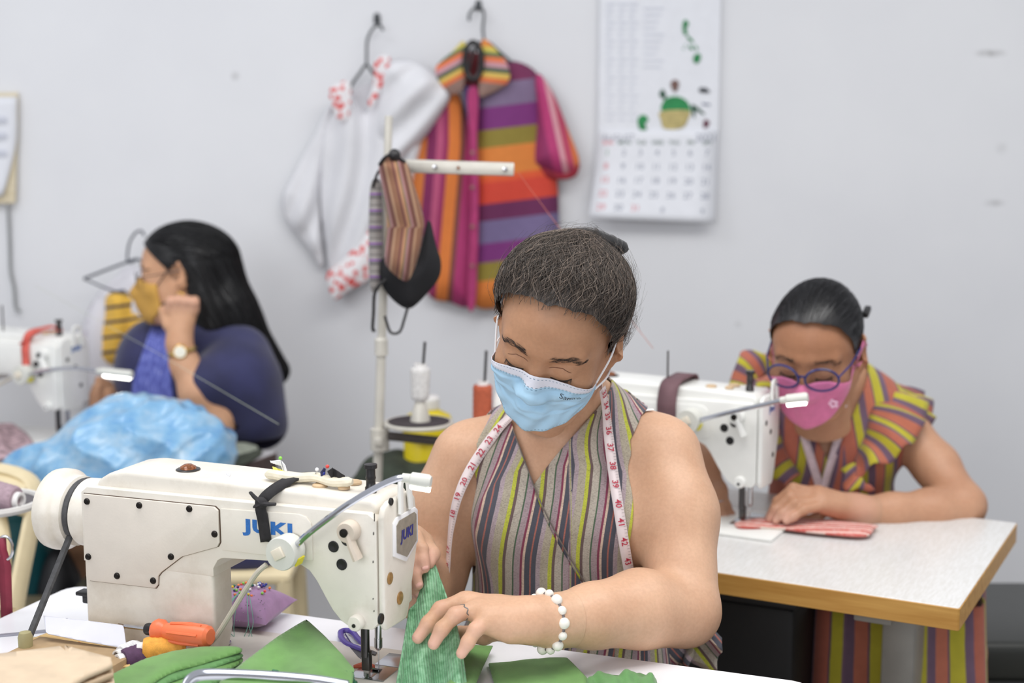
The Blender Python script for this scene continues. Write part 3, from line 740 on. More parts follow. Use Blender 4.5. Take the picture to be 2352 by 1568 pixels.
# ------------------------------------------------------------------ woman at the near machine
HA = Head((0.0640, 1.935, 1.2015), -0.51, 2.75, -0.30, 1.025)
pa = empty('person', (0.10, 2.06, 0.0), 'person in sleeveless striped wrap top and blue surgical mask guiding green cloth', 'person')
fa = Fld((-.24, 1.66, .42), (.36, 2.30, 1.18), .0042)
T0 = P(1290, 1000, 2.06)                                               # top of the chest
cx = T0[0]+.01
def build_body_a(f):
    nb = HA.w((0, -.036, -.15))
    # torso
    f.op(el((cx+.005, 2.09, .985), (.140, .078, .075)), .03)
    f.op(el((cx, 2.075, .90), (.138, .098, .10)), .05)
    for s in (-1, 1): f.op(el((cx+s*.062, 2.025, .905), (.070, .070, .066)), .04)
    f.op(el((cx, 2.085, .79), (.135, .105, .11)), .06)
    f.op(el((cx, 2.10, .66), (.165, .13, .12)), .06)
    f.op(el((cx, 2.13, .52), (.18, .15, .09)), .05)
    # neck and trapezius
    f.op(rc(HA.w((0, -.03, -.09)), (cx+.022, 2.085, 1.045), .052, .056), .03)
    for s, sh in ((1, SHL), (-1, SHR)): f.op(rc((cx+.02+s*.02, 2.10, 1.055), sh+V(-s*.02, .02, .008), .040, .042), .04)
SHL = P(1518, 1046, 2.06); ELL = P(1572, 1402, 1.905); WRL = P(1222, 1424, 1.765)
SHR = P(1078, 1056, 2.085); ELR = P(985, 1330, 2.05); WRR = P(925, 1262, 1.90)
build_body_a(fa)
def arms_a(f):
    m = P(1553, 1180, 2.0)
    chain(f, [(SHL, .060), (m, .0565), (ELL, .048)], .03)
    chain(f, [(ELL, .050), (P(1470, 1398, 1.865), .053), (P(1360, 1414, 1.82), .0425), (P(1270, 1426, 1.785), .0325), (WRL, .0285)], .012)
    chain(f, [(SHR, .058), (P(1020, 1180, 2.08), .054), (ELR, .048)], .03)
    chain(f, [(ELR, .047), (P(958, 1340, 1.99), .044), (P(935, 1300, 1.94), .034), (WRR, .029)], .03)
arms_a(fa)
# left hand (right in the photograph), palm down, fingers on the cloth
LF = {'index': [P(1056, 1392, 1.80), P(1018, 1425, 1.798), P(990, 1462, 1.79), P(962, 1500, 1.78)],
      'middle': [P(1062, 1380, 1.785), P(1012, 1399, 1.775), P(984, 1431, 1.763), P(960, 1464, 1.757)],
      'ring': [P(1092, 1398, 1.762), P(1046, 1412, 1.745), P(1015, 1444, 1.736), P(996, 1478, 1.732)],
      'little': [P(1122, 1424, 1.745), P(1092, 1446, 1.728), P(1075, 1474, 1.722), P(1060, 1500, 1.720)]}
LT = [P(1150, 1440, 1.80), P(1112, 1458, 1.81), P(1080, 1458, 1.815), P(1056, 1452, 1.818)]
hlo = np.min([P(930, 1530, 1.68), P(1360, 1300, 1.92)], 0)-.02; hhi = np.max([P(930, 1300, 1.68), P(1360, 1530, 1.86), P(1360, 1300, 1.92)], 0)+.02
fh = Fld(np.minimum(hlo, hhi), np.maximum(hlo, hhi), .0022)
def hand_l(f):
    w = WRL
    f.op(rc(w, P(1150, 1414, 1.775), .0270, .0225), .010); f.op(rc(P(1190, 1418, 1.78), P(1080, 1388, 1.785), .022, .0165), .016)
    f.op(rc(P(1180, 1424, 1.755), P(1110, 1408, 1.757), .0215, .0155), .016); f.op(rc(P(1170, 1436, 1.752), P(1124, 1428, 1.747), .020, .0145), .016)
    f.op(rc(P(1185, 1432, 1.785), P(1135, 1444, 1.80), .020, .015), .016)
    for nme, r in (('index', .0084), ('middle', .0090), ('ring', .0087), ('little', .0080)):
        c = LF[nme]; rs = [r*1.15, r*1.06, r*.96, r*.80]
        for i in range(3): f.op(rc(c[i], c[i+1], rs[i], rs[i+1]), .0055 if i else .009)
    rs = [.0125, .0115, .0102, .0085]
    for i in range(3): f.op(rc(LT[i], LT[i+1], rs[i], rs[i+1]), .006)
hand_l(fh); chain(fh, [(P(1360, 1414, 1.82), .0425), (P(1270, 1426, 1.785), .0325), (WRL, .0285)], .012)
# right hand, pinching the top of the cloth behind the face plate
RF = {'index': [P(955, 1232, 1.86), P(968, 1262, 1.846), P(970, 1285, 1.838), P(975, 1304, 1.834)],
      'middle': [P(940, 1250, 1.858), P(942, 1290, 1.838), P(950, 1318, 1.832), P(960, 1342, 1.83)],
      'ring': [P(932, 1268, 1.862), P(932, 1310, 1.842), P(942, 1340, 1.84), P(960, 1364, 1.838)],
      'little': [P(922, 1282, 1.868), P(920, 1318, 1.855), P(930, 1345, 1.85), P(945, 1364, 1.848)]}
RT = [P(945, 1238, 1.895), P(975, 1248, 1.885), P(992, 1272, 1.868), P(984, 1292, 1.85)]
rlo = np.min([P(860, 1420, 1.80), P(1030, 1190, 2.03)], 0)-.015; rhi = np.max([P(860, 1190, 1.80), P(860, 1190, 2.03), P(1030, 1420, 1.80), P(1030, 1190, 2.03)], 0)+.015
fr_ = Fld(np.minimum(rlo, rhi), np.maximum(rlo, rhi), .0022)
def hand_r(f):
    f.op(rc(WRR, P(935, 1252, 1.875), .0275, .022), .014); f.op(rc(WRR, P(930, 1275, 1.87), .025, .020), .014); f.op(rc(WRR, P(952, 1238, 1.885), .024, .016), .014)
    for nme, r in (('index', .0086), ('middle', .0090), ('ring', .0085), ('little', .0076)):
        c = RF[nme]; rs = [r*1.18, r*1.06, r*.98, r*.84]
        for i in range(3): f.op(rc(c[i], c[i+1], rs[i], rs[i+1]), .0055 if i else .009)
    rs = [.0125, .0115, .0108, .0090]
    for i in range(3): f.op(rc(RT[i], RT[i+1], rs[i], rs[i+1]), .006)
hand_r(fr_); chain(fr_, [(P(935, 1300, 1.94), .034), (WRR, .029)], .03)
def join(*parts):
    v = []; f = []; k = 0
    for a, b in parts:
        b = to_tris(b)
        v.append(np.asarray(a)); f.append(b+k); k += len(a)
    return np.concatenate(v), np.concatenate(f)
def to_tris(q):
    q = np.asarray(q); return q if q.shape[1] == 3 else np.concatenate([q[:, :3], q[:, [0, 2, 3]]])
def cut(fld, g, level=0.0):
    v, q = fld.mesh(level); return clip(v, q, g(v))
def rawtri(name, parts, m, root, pinkpts=None, attrs=None, thick=0.0, tan=None):
    v = []; f = []; k = 0
    for a, b in parts: v.append(np.asarray(a)); f.append(to_tris(b)+k); k += len(a)
    v = np.concatenate(v); f = np.concatenate(f); at = dict(attrs or {})
    if pinkpts is not None:
        pk = np.zeros(len(v))
        for p, r in pinkpts: pk = np.maximum(pk, np.clip(1-np.linalg.norm(v-np.asarray(p), axis=1)/r, 0, 1)*.75)
        at['pink'] = pk
    if tan is not None: at['tan'] = np.clip((tan[1]-np.linalg.norm(v-tan[0], axis=1))/.05, 0, 1)  # face darkening for shade and a little tan, fading out around the head
    return raw(name, local(root, v), f, m, root, attrs=at, thick=thick)
# forearms of the coarse body end where the finer hands take over
cutL = P(1290, 1422, 1.792); dirL = unit(WRL-P(1360, 1412, 1.82)); cutR = P(932, 1294, 1.93); dirR = unit(WRR-P(935, 1300, 1.94))
def g_body(v):
    a = -((v-cutL)@dirL); near = (np.linalg.norm(v-WRL, axis=1) < .16)
    b = -((v-cutR)@dirR); nearr = (np.linalg.norm(v-WRR, axis=1) < .09)
    g = np.where(near, a, 1.0); return np.minimum(g, np.where(nearr, b, 1.0))
bodyA = fa.mesh()
hl = cut(fh, lambda v: (v-cutL)@dirL+.012, .0008); hr = fr_.mesh()
legsA = Fld((-.22, 1.66, .0), (.36, 2.28, .62), .008)
for s in (-1, 1):
    chain(legsA, [((cx+s*.085, 2.12, .52), .082), ((cx+s*.10, 1.80, .50), .062), ((cx+s*.10, 1.86, .12), .042)], .03); legsA.op(rc((cx+s*.10, 1.86, .06), (cx+s*.10, 1.72, .04), .038, .028), .02)
tips = [(LF[k][3], .03) for k in LF]+[(RF[k][3], .035) for k in RF]+[(LF[k][1], .016) for k in LF]+[(RT[3], .03)]
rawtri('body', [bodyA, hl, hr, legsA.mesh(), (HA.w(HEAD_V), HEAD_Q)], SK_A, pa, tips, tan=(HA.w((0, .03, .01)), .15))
nl = []
for k, r in (('middle', .0074), ('ring', .0071), ('little', .0066), ('index', .0069)):
    c = LF[k]; nl.append((c[3], c[2], V(-.45, -.45, .75), r))
for k, r in (('index', .0074), ('middle', .0076), ('ring', .0072)):
    c = RF[k]; nl.append((c[3], c[2], V(.25, -.9, .25), r))
nails(pa, nl, M_NAIL)
for s in (-1, 1): eyebrow(HA, pa, s); lashes(HA, pa, s); lid_crease(HA, pa, s, M_CREASE)

# hair: wavy, pulled back into a knot with a black scrunchie
hfa = Fld((-.12, -.16, -.14), (.12, .12, .16), .0026)
hfa.op(el((0, -.016, .034), (.0785, .0985, .0905)), .01); hfa.op(el((0, .030, .045), (.0685, .0628, .0602)), .03)
for s in (-1, 1): hfa.op(el((s*.040, -.005, .055), (.046, .070, .055)), .02); hfa.op(el((s*.047, -.045, -.01), (.030, .050, .045)), .02)
hfa.op(el((0, -.07, -.02), (.06, .045, .06)), .03)
BUN = V(-.012, -.088, .098)
def hairline(v, peak=.0):
    x, y, z = v[:, 0], v[:, 1], v[:, 2]
    zl = np.where(y > .012, 1.85*(y-.012)-.010, .75*(y-.012)-.010)
    zl = zl+.010*np.clip(np.abs(x)/.05, 0, 1)**2*np.clip(y/.05, 0, 1)-.007*np.exp(-(x/.012)**2)*(y > .05)
    ear = np.sqrt(((y+.010)/.027)**2+((z+.004)/.040)**2)-1
    return np.minimum(z-zl+.0025*np.sin(x*160)+.0015*np.sin(x*390+1), np.where(np.abs(x) > .05, ear*.03, 1.0))
hv, hq = hfa.mesh(); hv, ht = clip(hv, hq, hairline(hv))
flow_a = lambda p: BUN-p+V(0, .0, .02)
seeds = rand_on(hv, ht, 8500, 2); sv, sf = strands(hfa, seeds, flow_a, 9, .0085, .00044, wave=1.0, freq=120, lift0=.0003, lift1=.0060, seed=4)
edge = rand_on(hv, ht, 16000, 8); he = hairline(edge); edge = edge[(he < .006)][:1900]; ev, ef = strands(hfa, edge+V(0, .003, -.004)*np.random.default_rng(3).uniform(.2, 2.6, (len(edge), 1)), flow_a, 8, .0065, .00028, wave=.5, freq=110, lift0=.0, lift1=.0025, seed=6)
fly = rand_on(hv, ht, 420, 12); fv, ff = strands(hfa, fly, flow_a, 10, .0055, .00018, wave=1.3, freq=130, lift0=.004, lift1=.014, stray=.8, seed=9)
rng_ = np.random.default_rng(2)
side = V(-.079, -.045, -.01)+rng_.normal(size=(80, 3))*V(.004, .016, .022); cf, cff = strands(hfa, hfa.project(side), lambda p: V(-.2, -.4, -1.0)+np.zeros_like(p), 12, .005, .0002, wave=1.8, freq=240, lift0=.004, lift1=.014, stray=.6, seed=21)
allv, allf = join((hv, ht), (sv, sf), (ev, ef), (fv, ff), (cf, cff))
hairA = raw('hair', local(pa, HA.w(allv)), allf, HAIR_A, pa, attrs={'hs': hs_attr((len(hv), 0, 0), (len(sv), 30, 1), (len(ev), 27, .8), (len(fv), 33, .8), (len(cf), 39, .6))}); hairA['label'] = 'dark brown wavy hair tied back'
mb = MB()
for i in range(26):
    a = 2*math.pi*i/26; rr = .027*(1+.10*math.sin(i*2.3)); 
    u1 = unit(np.cross(V(0, -.75, .66), V(1, 0, 0))); u2 = V(1, 0, 0); c_ = V(-.016, -.098, .084)
    mb.v.append(None); mb.v.pop()
    mb.sphere(c_+u2*(rr*math.cos(a))+u1*(rr*.8*math.sin(a)), (.011+.003*math.sin(i*1.7), .011, .010), 8, 6)
mb.sphere(V(-.016, -.094, .080), (.024, .02, .022), 12, 8)
mb.v = [tuple(x) for x in local(pa, HA.w(mb.v))]; sc_ = mb.build('scrunchie', mat('black_velvet', (20, 20, 24), 0.8, var=0.2, sheen=0.3), pa); sc_['label'] = 'black hair scrunchie'

# surgical mask
def top_a(a): return -.0005-.020*min(1, abs(a)/.9)**1.0-.022*max(0, abs(a)-.45)
def bot_a(a): return -.104+.050*min(1.2, abs(a)/.95)**1.7
def pleat(A, W):
    f = 0
    for w0 in (.30, .52, .74): f = f-.0030*np.clip((W-w0)/.045, 0, 1)*np.clip(1-(W-w0)/.20, 0, 1)
    return (f+.0016*np.sin(A*9+W*7)*np.sin(W*13+A*3)+.0012*np.sin(A*21+W*15))*np.clip((1.02-np.abs(A))/.5, 0, 1)*np.clip((.90-W)/.12, 0, 1)+.004*np.exp(-(A/.1)**2)*(1-W)
mg, mA, mW = mask_grid(top_a, bot_a, 1.02, 61, 61, .0048, push=pleat, ctr=.0)
def mask_mat(name, body, band):
    s = NT(name); v = s.attr('mv'); u = s.attr('mu')
    c = s.mix(s.ramp(v, [(0.0, (0, 0, 0, 1)), (.855, (1, 1, 1, 1))], 'CONSTANT'), lin(body), lin(band))
    lines = None
    for v0 in (.835, .862, .965, .03):
        d = s.math('LESS_THAN', s.math('ABSOLUTE', s.math('SUBTRACT', v, v0)), .0055)
        lines = d if lines is None else s.math('MAXIMUM', lines, d)
    dash = s.math('GREATER_THAN', s.math('FRACT', s.math('MULTIPLY', u, 42.0)), .5)
    for e0 in (.965, .945):
        d = s.math('LESS_THAN', s.math('ABSOLUTE', s.math('SUBTRACT', s.math('ABSOLUTE', s.math('SUBTRACT', u, .5)), e0*.5)), .004)
        d = s.math('MULTIPLY', d, s.math('GREATER_THAN', s.math('FRACT', s.math('MULTIPLY', v, 40.0)), .5)); lines = s.math('MAXIMUM', s.math('MULTIPLY', lines, 1.0), d)
    c = s.mix(s.math('MULTIPLY', s.math('MULTIPLY', lines, dash), .75), c, lin((96, 128, 152)))
    c = s.mix(0.2, c, s.ramp(s.noise(70, 3), [(0.3, (.75, .78, .8, 1)), (.7, (1, 1, 1, 1))]), 'MULTIPLY')
    s.color(c); s.b.inputs['Roughness'].default_value = .75; s.bump(s.noise(900, 2), .15, .0003)
    return s.m
mb = MB().grid(mg); mb.v = [tuple(x) for x in local(pa, HA.w(mb.v))]
UU, WW = np.meshgrid(np.linspace(0, 1, 61), np.linspace(0, 1, 61), indexing='ij')
mko = mb.build('face_mask', mask_mat('blue_mask_fabric', (172, 208, 232), (222, 222, 232)), pa, attrs={'mu': UU.ravel(), 'mv': WW.ravel()}, thick=.0010, auto=180, off=0.0); mko['label'] = 'pale blue pleated surgical mask'
def on_mask(u, w):                                                      # u,w in 0..1 on the sheet
    i = np.clip(np.asarray(u)*60, 0, 59.999); j = np.clip(np.asarray(w)*60, 0, 59.999); a = i.astype(int); b = j.astype(int); fi = (i-a)[:, None]; fj = (j-b)[:, None]
    return mg[a, b]*(1-fi)*(1-fj)+mg[a+1, b]*fi*(1-fj)+mg[a, b+1]*(1-fi)*fj+mg[a+1, b+1]*fi*fj
tv, tf = text_mesh('Sanwo', .16, shear=.25, bold=.0)
tu = .255-tv[:, 0]*.34; tw = .745+tv[:, 1]*.62-tv[:, 0]*.05; tp_ = on_mask(tu, tw); tp_ = tp_+unit(V(0, 1, 0))*0+tp_/np.linalg.norm(tp_*V(1, 1, 0), axis=1)[:, None]*V(1, 1, 0)*.0030
MB().add(local(pa, HA.w(tp_)), tf).build('mask_lettering', mat('black_print', (40, 44, 52), 0.6, var=0), mko, smooth=False)
for s, i in ((-1, 0), (1, 60)):
    a = mg[i, 58]; b = mg[i, 4]; e1 = V(s*.0815, -.004, .030); e2 = V(s*.083, -.030, .004); e3 = V(s*.078, -.012, -.040)
    pts = np.vstack([spline([a, (a+e1)/2+V(s*.004, 0, 0), e1, e2], 16), spline([e2, e3, (b+e3)/2+V(s*.005, 0, 0), b], 16)[1:]])
    mb = MB().tube(pts, .0014, 6); mb.v = [tuple(x) for x in local(pa, HA.w(mb.v))]; mb.build('ear_loop', mat('white_elastic', (236, 236, 238), 0.7, var=0.02), mko)

# wrap top: right front passes under, left front crosses over it
DRESS = [(10, (178, 168, 148)), (5, (190, 194, 62)), (4, (106, 84, 82)), (9, (184, 174, 160)), (2, (70, 98, 72)), (8, (170, 150, 154)), (3, (134, 54, 82)), (3, (216, 190, 170)), (7, (76, 78, 90)),
         (2, (172, 104, 92)), (6, (76, 78, 90)), (6, (176, 158, 164))]
M_DRESS = stripes('striped_handwoven_cotton', 'su', .078, DRESS, weave=1500, cross=.45, crosscol=(70, 64, 62), wob=.004)
fd = Fld((-.24, 1.80, .42), (.36, 2.30, 1.16), .0042)
_b = fa; fa_bak = fd
def torso_only(f):
    build_body_a(f); f.op(rc(SHL, P(1545, 1090, 2.04), .058, .050), .03); f.op(rc(SHR, P(1050, 1100, 2.085), .054, .048), .03)
    # gathers below the bust
    for i, (x, y, z) in enumerate(((.06, 1.99, .80), (.17, 1.99, .80))): f.op(el((x, y+.012, z), (.03, .02, .05)), .03)
torso_only(fd)
dv, dq = fd.mesh(.006)
def shoulders(v):
    """armholes: keep the trunk side of the shoulder seam and stay clear of the arms"""
    def arm(a, b, r):
        d = b-a; t = np.clip((v-a)@d/(d@d), 0, 1); return np.linalg.norm(v-a-t[:, None]*d, axis=1)-r
    g = np.minimum(arm(SHL, ELL, .0675), arm(SHR, ELR, .0625))
    def seam(pts):
        q = np.array([P(x, y, 2.04) for x, y in pts])[::-1]; return np.interp(v[:, 2], q[:, 2], q[:, 0])
    hi = np.minimum(seam(((1535, 925), (1474, 955), (1444, 1005), (1450, 1080), (1474, 1180), (1486, 1250), (1520, 1330)))-v[:, 0],
                    v[:, 0]-seam(((1158, 920), (1104, 1000), (1046, 1090), (1028, 1150), (1016, 1220), (1000, 1300))))
    return np.minimum(g, np.where(v[:, 2] > .86, hi, 1.0))
# neckline: two straight edges meeting in a V, each lies in a plane through the camera-side of the chest
VX = P(1226, 1115, 1.98); NL = P(1178, 985, 2.03); NR = P(1385, 905, 2.06); WE = P(1350, 1358, 1.97)
def below(v, a, b, side):
    """signed distance in the frontal (x,z) view from the line a-b"""
    d = np.array([b[0]-a[0], b[2]-a[2]]); d /= np.linalg.norm(d); n = np.array([-d[1], d[0]])*side
    return (v[:, 0]-a[0])*n[0]+(v[:, 2]-a[2])*n[1]
front = lambda v: v[:, 1] < 2.10
def wrap_curve(v):
    """over-wrap edge: from the neck on the right of the picture, through the V, curving to the waist on the right"""
    x0 = VX[0]+.0*v[:, 2]; z = v[:, 2]; t = np.clip((VX[2]-z)/(VX[2]-WE[2]), -1, 1.4)
    return VX[0]+(WE[0]-VX[0])*(np.clip(t, 0, 2)**1.25*.92+.08*t)
def g_left(v):   # picture-left front (crosses over at the bottom)
    g = shoulders(v); up = np.where(v[:, 2] > VX[2], below(v, VX, NL, 1), wrap_curve(v)-v[:, 0])
    return np.minimum(g, np.where(front(v), up, 1.0))
def g_right(v):
    g = shoulders(v); up = np.where(v[:, 2] > VX[2]-.02, below(v, VX, NR, -1), v[:, 0]-wrap_curve(v)+.03)
    return np.minimum(np.minimum(g, np.where(front(v), up, v[:, 0]-cx)), np.where(front(v), 1.0, 1.0))
if below(np.array([VX+V(-.05, 0, -.02)]), VX, NL, 1)[0] < 0: _s1 = -1
else: _s1 = 1
_below = below
def below(v, a, b, side):
    return _below(v, a, b, _s1 if b is NL else _s2)
_s2 = 1 if _below(np.array([VX+V(.06, 0, -.0)]), VX, NR, 1)[0] > 0 else -1
back_cut = lambda v: np.where(v[:, 1] > 2.10, 1.085-v[:, 2]-.4*np.abs(v[:, 0]-cx-.02)*0, 1.0)
lv, lt = clip(dv, dq, np.minimum(g_left(dv), back_cut(dv)))
stretch = lambda v, tilt: (v[:, 0]-cx)*1.12+tilt*(v[:, 2]-.9)+np.clip(v[:, 1]-2.06, -.06, .2)*np.sign(v[:, 0]-cx)*.6+.010*np.sin((v[:, 2]-.82)*16)*np.exp(-((v[:, 2]-.85)/.1)**2)
top_l = rawtri('top', [(lv, lt)], M_DRESS, pa, attrs={'su': stretch(lv, -.16)}, thick=.003); top_l['label'] = 'striped wrap top with lime, slate and maroon stripes'
rv, rq = fd.mesh(.0038); rv, rt = clip(rv, rq, g_right(rv))
rawtri('under_wrap', [(rv, rt)], M_DRESS, pa, attrs={'su': stretch(rv, -.10)+.03}, thick=.003)
# piping along the crossing edges
edge_l = [NL+(VX-NL)*t for t in np.linspace(0, 1, 10)]+[V(wrap_curve(np.array([[0, 0, z]]))[0], 2.0, z) for z in np.linspace(VX[2], WE[2], 14)][1:]
_px = lambda p: (1176+F_PX*((p-CAM)@RTV)/((p-CAM)@FWD), 784-F_PX*((p-CAM)@UPV)/((p-CAM)@FWD))
el_ = [fd.cast(*_px(p), .0095) for p in np.array(edge_l)]
mb = MB().tube(local(pa, np.array(el_)), .0011, 6); mb.build('neck_binding', mat('dark_binding', (112, 102, 96), 0.8, var=0.1), top_l)
# skirt panel and the tied sash at the back
M_SASH = M_DRESS
bw_ = MB()
k1 = P(1540, 1498, 2.07)
for p0, p1, p2, wd in ((k1, P(1600, 1478, 2.06), P(1652, 1505, 2.04), .062), (k1, P(1585, 1505, 2.07), P(1568, 1545, 2.05), .045), (P(1440, 1492, 2.04), P(1490, 1496, 2.06), k1, .04)):
    c_ = spline([p0, p1, p2], 14); g = []
    for i, q in enumerate(c_):
        t = i/13; wv = V(.15, -.25, 1)*wd*(.35+.75*math.sin(.4+t*2.0))
        g.append([q+wv*a+V(0, .010*math.sin(a*9+t*3), 0) for a in np.linspace(-.5, .5, 9)])
    k0_ = len(bw_.v); bw_.grid(g)
bw_.sphere(k1, (.024, .02, .02), 12, 8); bw_.v = [tuple(x) for x in local(pa, bw_.v)]
va = np.array(bw_.v); bw_.build('sash', M_SASH, top_l, attrs={'su': va[:, 0]*.9+va[:, 2]*.8}, thick=.003)
# thin white strap with dark edge at the armhole
sp = [P(1444, 990, 2.02), P(1456, 962, 2.03), P(1476, 944, 2.05), P(1500, 940, 2.08)]
MB().tube(local(pa, spline([fa.cast(*_px(q), .003) for q in sp], 16)), .0026, 6, flat=.5).build('strap', mat('white_strap', (236, 236, 234), 0.6, var=0.02), pa)
# bead bracelet
br_ = empty('bead_bracelet', (0, 0, 0)); bpy.data.objects.remove(br_)
c_ = P(1254, 1427, 1.780); ax = unit(P(1200, 1424, 1.755)-P(1300, 1424, 1.80)); e1 = unit(np.cross(ax, V(0, 0, 1))); e2 = np.cross(e1, ax)
cord = []; bead0 = None
for i in range(48):
    a = 2*math.pi*i/48; cord.append(c_+e1*(.0352*math.cos(a))+e2*(.0356*math.sin(a))+ax*(.003*math.sin(a)))
brc = MB().tube(local(pa, np.array(cord+cord[:1])), .0026, 6).build('bracelet', mat('grey_cord', (120, 112, 112), 0.8, var=0.2, vscale=400), pa); brc['label'] = 'white bead bracelet'
for i in range(14):
    a = 2*math.pi*i/14+.25; q = c_+e1*(.0362*math.cos(a))+e2*(.0366*math.sin(a))+ax*(.003*math.sin(a)); MB().sphere(local(pa, q), .0076 if i % 2 == 0 else .0060, 12, 9).build('bead', mat('white_bead', (236, 232, 222), 0.35, var=0.04, vscale=200), brc)
# ring tattoo-like dark band on the ring finger
c_ = LF['ring'][0]*.42+LF['ring'][1]*.58; ax = unit(LF['ring'][1]-LF['ring'][0]); e1 = unit(np.cross(ax, V(0, 0, 1))); e2 = np.cross(e1, ax)
MB().tube(local(pa, np.array([c_+(e1*math.cos(a)+e2*math.sin(a))*.0101+ax*.0015*math.sin(a*7) for a in np.linspace(0, 6.283, 40)])), .0010, 5).build('finger_ring', mat('dark_silver', (120, 122, 122), 0.4, .5, var=0.2, vscale=500), pa)

# ------------------------------------------------------------------ woman at the machine on the right
HB = Head((0.556, 2.57, 1.078), -0.38, 2.70, -0.04, 1.01)
pb = empty('person', (0.62, 2.80, 0.0), 'person in orange, yellow and purple striped blouse with pink mask and blue glasses', 'person')
BL = dict(sh=P(2072, 985, 2.76), el=P(2212, 1160, 2.62), wr=P(1962, 1172, 2.55), shr=P(1735, 950, 2.80), elr=P(1598, 1075, 2.66), wrr=P(1640, 1128, 2.62))
bx0 = P(1905, 1050, 2.79); bcx = bx0[0]
def body_b(f):
    f.op(rc(HB.w((0, -.03, -.09)), (bcx+.0, 2.80, .985), .048, .050), .03)
    f.op(el((bcx, 2.80, .925), (.135, .075, .08)), .03); f.op(el((bcx, 2.785, .84), (.125, .09, .10)), .05)
    for s in (-1, 1): f.op(el((bcx+s*.058, 2.735, .85), (.055, .05, .055)), .04)
    f.op(el((bcx+.01, 2.80, .70), (.125, .10, .12)), .05); f.op(el((bcx+.02, 2.84, .56), (.17, .15, .10)), .05)
    f.op(rc((bcx-.02, 2.81, .985), BL['shr'], .038, .045), .04); f.op(rc((bcx+.02, 2.81, .985), BL['sh'], .038, .048), .04)
fb = Fld((.24, 2.38, .42), (1.02, 3.02, 1.12), .0058); body_b(fb)
chain(fb, [(BL['sh'], .047), (P(2150, 1070, 2.70), .043), (BL['el'], .040), (P(2140, 1175, 2.60), .042), (P(2050, 1176, 2.575), .034), (BL['wr'], .026)], .02)
chain(fb, [(BL['shr'], .044), (BL['elr'], .038), (BL['wrr'], .026)], .02)
fbh = Fld(P(1600, 1240, 2.40)-V(.02, 0, .01), P(2010, 1070, 2.72)+V(.02, 0, .02), .0028)
BF = [[P(1870, 1130, 2.53), P(1822, 1120, 2.52), P(1785, 1150, 2.515), P(1765, 1188, 2.512)],
      [P(1866, 1140, 2.52), P(1815, 1138, 2.505), P(1780, 1168, 2.50), P(1768, 1194, 2.50)],
      [P(1872, 1152, 2.505), P(1826, 1154, 2.49), P(1796, 1178, 2.485), P(1782, 1196, 2.485)],
      [P(1884, 1162, 2.495), P(1846, 1170, 2.48), P(1822, 1186, 2.475), P(1806, 1196, 2.475)]]
BT = [P(1905, 1165, 2.53), P(1880, 1186, 2.535), P(1850, 1194, 2.53), P(1825, 1196, 2.53)]
BR = [[P(1655, 1130, 2.60), P(1668, 1160, 2.59), P(1680, 1185, 2.585), P(1692, 1206, 2.58)],
      [P(1642, 1136, 2.595), P(1655, 1165, 2.58), P(1666, 1190, 2.575), P(1676, 1208, 2.575)],
      [P(1632, 1142, 2.59), P(1640, 1168, 2.575), P(1650, 1190, 2.57), P(1658, 1207, 2.57)],
      [P(1622, 1146, 2.59), P(1628, 1170, 2.575), P(1634, 1188, 2.57), P(1642, 1202, 2.57)]]
def fing(f, chains, r=.0082):
    for c in chains:
        rs = [r*1.2, r*1.06, r*.96, r*.8]
        for i in range(3): f.op(rc(c[i], c[i+1], rs[i], rs[i+1]), .006)
for p, r in ((P(1878, 1136, 2.525), .018), (P(1880, 1150, 2.51), .016), (P(1892, 1160, 2.505), .015)): fbh.op(rc(BL['wr'], p, .024, r), .014)
fing(fbh, BF+[BT]); chain(fbh, [(P(2050, 1176, 2.575), .034), (BL['wr'], .026)], .02)
for p in (P(1655, 1134, 2.60), P(1640, 1140, 2.595), P(1628, 1144, 2.592)): fbh.op(rc(BL['wrr'], p, .022, .014), .014)
fing(fbh, BR, .0080)
cb = P(1990, 1173, 2.56); db = unit(BL['wr']-P(2050, 1176, 2.575)); 
bodyB = cut(fb, lambda v: np.where(np.linalg.norm(v-BL['wr'], axis=1) < .12, -((v-cb)@db), 1.0)); handB = cut(fbh, lambda v: np.where(v[:, 0] > .5, (v-cb)@db+.014, 1.0))
legsB = Fld((.30, 2.30, .0), (1.0, 2.98, .66), .010)
for s in (-1, 1): chain(legsB, [((bcx+.05+s*.085, 2.82, .55), .08), ((bcx+.08+s*.085, 2.50, .53), .06), ((bcx+.08+s*.085, 2.54, .12), .04)], .03); legsB.op(rc((bcx+.08+s*.085, 2.54, .05), (bcx+.08+s*.085, 2.42, .035), .036, .026), .02)
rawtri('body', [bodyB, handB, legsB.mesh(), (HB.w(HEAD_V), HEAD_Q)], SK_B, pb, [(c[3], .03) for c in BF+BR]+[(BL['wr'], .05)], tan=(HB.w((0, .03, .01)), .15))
for s in (-1, 1): eyebrow(HB, pb, s, n=120); lashes(HB, pb, s); lid_crease(HB, pb, s, M_CREASE)
c_ = BR[1][0]*.3+BR[1][1]*.7; ax = unit(BR[1][1]-BR[1][0]); e1 = unit(np.cross(ax, V(0, 0, 1))); e2 = np.cross(e1, ax)
MB().tube(local(pb, np.array([c_+(e1*math.cos(a)+e2*math.sin(a))*.0096 for a in np.linspace(0, 6.283, 24)])), .0014, 6).build('finger_ring', M_STEEL, pb)
